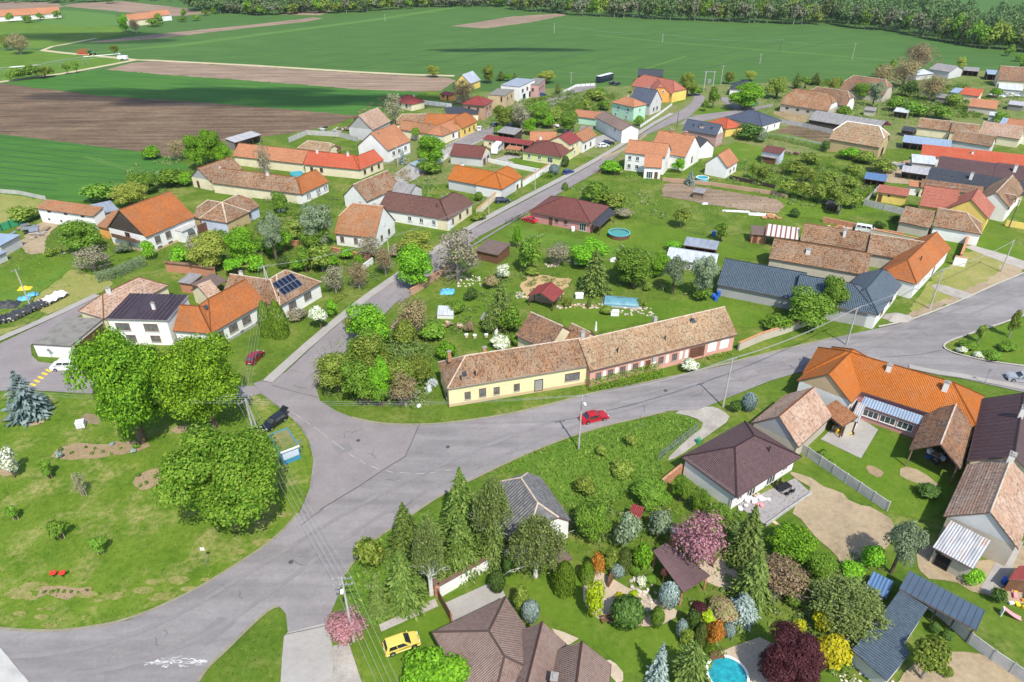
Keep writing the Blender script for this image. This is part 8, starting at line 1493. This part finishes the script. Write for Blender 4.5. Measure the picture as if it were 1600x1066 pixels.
def cover(px, m, l, s, rz=0):
    p = G(px); o = thing('tarpaulin_cover', p, l, 'tarpaulin', rz=rz); b = MB(); n, k = 8, 5
    for i in range(n):
        for j in range(k):
            P_ = lambda i, j: ((i / n - .5) * 2 * s[0], (j / k - .5) * 2 * s[1], max(0, s[2] * (1 - (2 * i / n - 1) ** 4) * (1 - (2 * j / k - 1) ** 4) * (.8 + .25 * math.sin(i * 2.1 + j * 1.3))))
            b.poly([P_(i, j), P_(i + 1, j), P_(i + 1, j + 1), P_(i, j + 1)])
    b.build('sheet', M[m], o)
cover((37, 468), 'tarp_blue', 'bright blue tarpaulin over a heap by the leaning pole', (1.3, .9, .7), R(20)); cover((51, 461), 'tarp_blue', 'smaller blue tarpaulin bundle behind the first', (1.1, .7, .6), R(25)); cover((39, 452), 'plastic_yellow', 'yellow tarpaulin bundle near the leaning pole', (1.4, .8, .7), R(10)); cover((12, 478), 'tarp_black', 'black tarpaulin heap at the picture edge', (2.2, 1.5, 1.2), R(10)); cover((97, 396), 'tarp_white', 'white and blue sheet lying on the garden grass', (.9, .5, .15)); cover((699, 456), 'tarp_blue', 'blue and white covered paddling pool in the shaded garden', (1.5, 1.3, .6)); cover((1102, 318), 'tarp_white', 'white sheet on the vegetable plot', (1.0, .9, .15)); cover((1150, 330), 'tarp_white', 'long pale sheet beside the vegetable plot', (3.6, .8, .15), R(-8)); cover((1185, 335), 'tarp_white', 'wide pale sheet over beds near the brick stack', (2.6, 1.1, .3), R(-10)); cover((440, 329), 'tarp_white', 'pale sheet among the trees beside the farmhouse', (1.1, .7, .4)); cover((903, 410), 'tarp_white', 'white covered frame behind the dark spruce', (.9, 1.1, 1.5)); cover((968, 407), 'tarp_white', 'white covered heap behind the leafy garden tree', (2.2, .9, .8))
p = G((1174, 166)); o = thing('trailer', p, 'turquoise trailer parked before the round bush', 'trailer', rz=R(20)); b = MB(); b.box(-2.2, 2.2, -.9, .9, .5, 1.7); b.build('body', M['p_teal'], o)
for y in (-.9, .9): b = MB(); b.lathe([(.1, -.12), (.38, -.12), (.38, .12), (.1, .12)], 10); q = b.build('wheel', M['rubber'], o, (0, y, .38)); q.rotation_euler = (PI / 2, 0, 0)
p = G((1402, 497)); o = thing('gravel_pile', p, 'pile of grey gravel at the roadside by the navy roofed house', 'gravel pile'); b = MB(); n = 18
prev = None
for k in range(6):
    rr_ = 2.9 * (1 - k / 6); ring = [(rr_ * math.cos(2 * PI * i / n) * (1 + .12 * math.sin(i * 2.3 + k)), rr_ * .7 * math.sin(2 * PI * i / n) * (1 + .1 * math.cos(i * 1.7)), 1.05 * (k / 6) ** .8 + .02) for i in range(n)]
    if prev:
        for i in range(n): b.poly([prev[i], prev[(i + 1) % n], ring[(i + 1) % n], ring[i]])
    prev = ring
b.poly(prev); b.build('heap', M['gravel'], o)
def rocks(label, px, n, spread, sz, seed, mats=('rockw', 'rock')):
    p = G(px); o = thing('rockery', p, label, 'rockery'); rr = random.Random(seed)
    for k in range(n): s = rr.uniform(.6, 1.3) * sz; b = MB(); b.ball((0, 0, 0), s, 6, (1.2, .9, .7), jit=.2); b.build('stone', M[rr.choice(mats)], o, (rr.uniform(-1, 1) * spread[0], rr.uniform(-1, 1) * spread[1], s * .35), rr.random() * 6)
rocks('rockery of pale stones between lime bush and pavilion', (1008, 930), 34, (1.4, 2.2), .26, 1); rocks('stone edging along the pavilion flower bed', (905, 479), 60, (5.5, .9), .25, 2, ('rockw', 'rock', 'brickm')); rocks('rockery at the end of the covered pool', (995, 488), 34, (3.2, 1.6), .3, 3); rocks('scattered pale stones on the shaded lawn', (735, 440), 40, (2.6, 2.6), .24, 4, ('rockw',)); rocks('big pale boulder with stones on the road island', (1543, 558), 6, (1.2, .6), .7, 5, ('rockw',)); rocks('stones beside the red pavilion', (818, 462), 22, (1.6, 1.4), .26, 6)
rocks('white pebble border below the navy workshop roof', (1350, 1060), 40, (3.0, 1.6), .16, 7, ('rockw',)); rocks('rubble of yellowish stones under the brown conifer', (862, 415), 16, (1.6, .8), .3, 8, ('plank', 'rockw'))
# stone sculpture, flags, greenhouse, white garden chests
p = G((953, 912)); o = thing('stone_slab', p, 'upright dark stone slab in the gravel bed', 'monolith', rz=R(60)); b = MB(); pr = [(-.7, 0), (.7, 0), (.5, 1.4), (0, 1.8), (-.55, 1.1)]; b.poly([(x, -.14, z) for x, z in pr]); b.poly([(x, .14, z) for x, z in pr][::-1])
for a, c in zip(pr, pr[1:] + pr[:1]): b.poly([(a[0], .14, a[1]), (c[0], .14, c[1]), (c[0], -.14, c[1]), (a[0], -.14, a[1])][::-1])
b.build('slab', M['wood2'], o)
p = G((1035, 912)); o = thing('lantern', p, 'dark red round topped garden lantern by the brick pavilion', 'lantern'); b = MB(); b.tube([(0, 0, 0), (0, 0, 1.9)], .06, 6); b.build('lantern_post', M['wood2'], o); b = MB(); b.lathe([(.1, 1.9), (.5, 1.95), (.35, 2.3), (.05, 2.5)], 12); b.build('lantern_head', M['t_wine'], o)
p = G((697, 495)); o = thing('greenhouse', p, 'small greenhouse with striped glass roof in the shaded garden', 'greenhouse', rz=R(-4)); b = MB(); b.box(-1.6, 1.6, -1, 1, 0, .9); b.build('base', M['white'], o)
for i in range(8): b = MB(); x = -1.6 + i * .4; b.poly([(x + .02, -1.1, .95), (x + .36, -1.1, .95), (x + .36, 1.1, 1.9), (x + .02, 1.1, 1.9)]); b.poly([(x + .02, 1.1, 1.86), (x + .36, 1.1, 1.86), (x + .36, -1.1, .91), (x + .02, -1.1, .91)]); b.build('pane', M['s_white'], o)
for i in range(9): b = MB(); x = -1.6 + i * .4; M4 = Matrix.Translation((x, -1.1, .96)) @ Matrix.Rotation(math.atan2(.95, 2.2), 4, 'X'); b.box(-.025, .025, 0, 2.4, 0, .05, 0, M4); b.build('glazing_bar', M['metal'], o)
heap('firewood_stack', 'stacked firewood with grey cover beside the greenhouse', 'firewood', (717, 512), 22, (2.6, .5), ['wood', 'plank', 'wood2', 'brickm'], 21, (.5, .25, .25), .8, 'log', R(-4))
hut('tiny shed with grey sheet roof between cypress and greenhouse', (750, 499), (757, 500), 1.8, W=2.2, name='hut', cat='hut', typ='shed', roof='s_grey', wall='white', openw='front'); hut('tiny brown felt roofed hutch by the cypress', (778, 512), (791, 514), 1.1, W=1.6, name='hutch', cat='hutch', typ='shed', roof='s_brownfelt', wall='palebrick')
for px, l in (((729, 528), 'white bee hive on the lawn, closest to the firewood'), ((742, 529), 'white bee hive on the lawn, middle of three'), ((760, 528), 'white bee hive on the lawn, closest to the cypress')):
    p = G(px); o = thing('bee_hive', p, l, 'bee hive', 'bee hives on the lawn'); b = MB(); b.box(-.28, .28, -.25, .25, .15, .7); b.build('box', M['plank'], o); b = MB(); b.box(-.33, .33, -.3, .3, .703, .8); b.build('lid', M['plastic_white'], o)
for px, l in (((905, 466), 'white garden chest beside the dark spruce'), ((960, 493), 'white garden swing seat by the rockery')):
    p = G(px); o = thing('garden_chest', p, l, 'chest'); b = MB(); b.box(-.8, .8, -.5, .5, .1, 1.0); b.build('box', M['plastic_white'], o); b = MB(); b.box(-.86, .86, -.56, .56, 1.003, 1.1); b.build('lid', M['plastic_white'], o)
p = G((930, 525)); o = thing('parasol', p, 'closed white and green parasol behind the pink street house', 'parasol'); b = MB(); b.tube([(0, 0, 0), (0, 0, 3.0)], .03, 6); b.build('parasol_pole', M['metal'], o); b = MB(); b.lathe([(.02, 3.2), (.12, 2.9), (.24, 1.6), (.28, 1.2), (.1, 1.15)], 10); b.build('cloth', M['plastic_white'], o)
for px, l in (((569, 628), 'white milk tank lid standing on the corner verge by the bushes'), ((655, 637), 'white flat marker on the corner verge before the yellow house')):
    p = G(px); o = thing('marker_stone', p, l, 'marker'); b = MB(); b.ball((0, 0, .35), .42, 10, (1, 1, .8)); b.build('stone', M['plastic_white'], o)
p = G((677, 606)); o = thing('glass_stack', p, 'stack of old window panes leaning against the yellow house', 'window panes', rz=R(70))
for i in range(7): b = MB(); b.box(-.6, .6, -.02, .02, 0, 1.1); q = b.build('pane', M['s_white'], o, (random.uniform(-1.4, 1.4), random.uniform(-.4, .4), .02)); q.rotation_euler = (R(-35 - 10 * random.random()), 0, random.uniform(-.4, .4))
p = G((1275, 975)); 
hut('dark glazed cold frame under the birch limbs', (1352, 918), (1385, 935), .9, W=2.6, name='cold_frame', cat='cold frame', typ='shed', roof='s_blue', wall='lgrey')
hut('red brown striped awning roof beside the old tiled back house', (1195, 368), (1247, 375), 2.8, (1232, 354), 'awning', 'awning', typ='shed', pitch=10, roof='stripes', openw='all', bays=3)
# ================================================================== CLOUDS outside the picture, whose shade lies on the far fields
def cloud(label, shade, size, h, seed):
    g = G(shade); k = h / math.tan(R(SUN_EL)); p = g + SUN_DIR * k; rr = random.Random(seed); b = MB(); o = thing('cloud', (p.x, p.y, h), label, 'cloud', 'fair weather clouds')
    for i in range(11): b = MB(); s = rr.uniform(.35, .6); b.ball((rr.uniform(-.7, .7) * size[0], rr.uniform(-.7, .7) * size[1], rr.uniform(-.1, .25) * size[2]), 1, 14, (s * size[0], s * size[1], s * size[2])); b.build('puff', M['cloud'], o, smooth=True)

cloud('flat based cumulus over the ploughed field, out of the picture', (300, 150), (62, 20, 14), 420, 1)
cloud('small cumulus over the far meadow, out of the picture', (90, 58), (75, 26, 14), 420, 2)
cloud('small cumulus over the field behind the village, out of the picture', (800, 79), (48, 9, 9), 420, 4)
cloud('narrow cumulus beside the ploughed field, out of the picture', (560, 158), (50, 12, 10), 420, 5)
# ================================================================== thin distance haze
b = MB(); b.box(-1500, 1500, -120, 1500, -2, 78); t = NT('haze_air'); t.t.nodes.remove(t.b); v = t.n('VolumePrincipled'); v.inputs['Color'].default_value = (.9, .94, 1, 1); v.inputs['Density'].default_value = .00006; v.inputs['Anisotropy'].default_value = .3
t.l(v.outputs[0], t.t.nodes['Material Output'].inputs['Volume']); tag(b.build('haze', t.mat), kind='stuff')
# ================================================================== labels of the plants and walls left to name: by kind, size and neighbours
bpy.context.view_layer.update()
LM = [(n, x, y) for n, x, y in LAND if n]
def near(x, y): return sorted(((math.hypot(a - x, (b - y) * .8), n, a, b) for n, a, b in LM))[:4]
cand = []
for o, ph, x, y in PEND:
    k = near(x, y); opts = []
    for dist, n, a, b in k[:3]:
        rel = 'behind' if y - b > abs(x - a) else 'in front of' if b - y > abs(x - a) else 'beside'
        opts.append('%s %s the %s' % (ph, rel, n))
    opts += ['%s between the %s and the %s' % (ph, k[0][1], k[1][1]), '%s between the %s and the %s' % (ph, k[0][1], k[2][1]), '%s between the %s and the %s' % (ph, k[1][1], k[2][1])]
    cand.append((o, opts, k[0]))
used = {}
words = lambda s: len(s.split())
for o, opts, k in sorted(cand, key=lambda c: c[2][0]):
    lab = next((s for s in opts if s not in used and words(s) <= 16), None)
    if lab is None:
        base = opts[0]
        for n_ in ('second', 'third', 'fourth', 'fifth', 'sixth', 'seventh', 'eighth', 'ninth', 'tenth', 'eleventh'):
            s = n_ + ' ' + base
            if s not in used: lab = s; break
        else: lab = base
    used[lab] = 1; o['label'] = lab
for k, v in list(bpy.data.collections.items()): pass
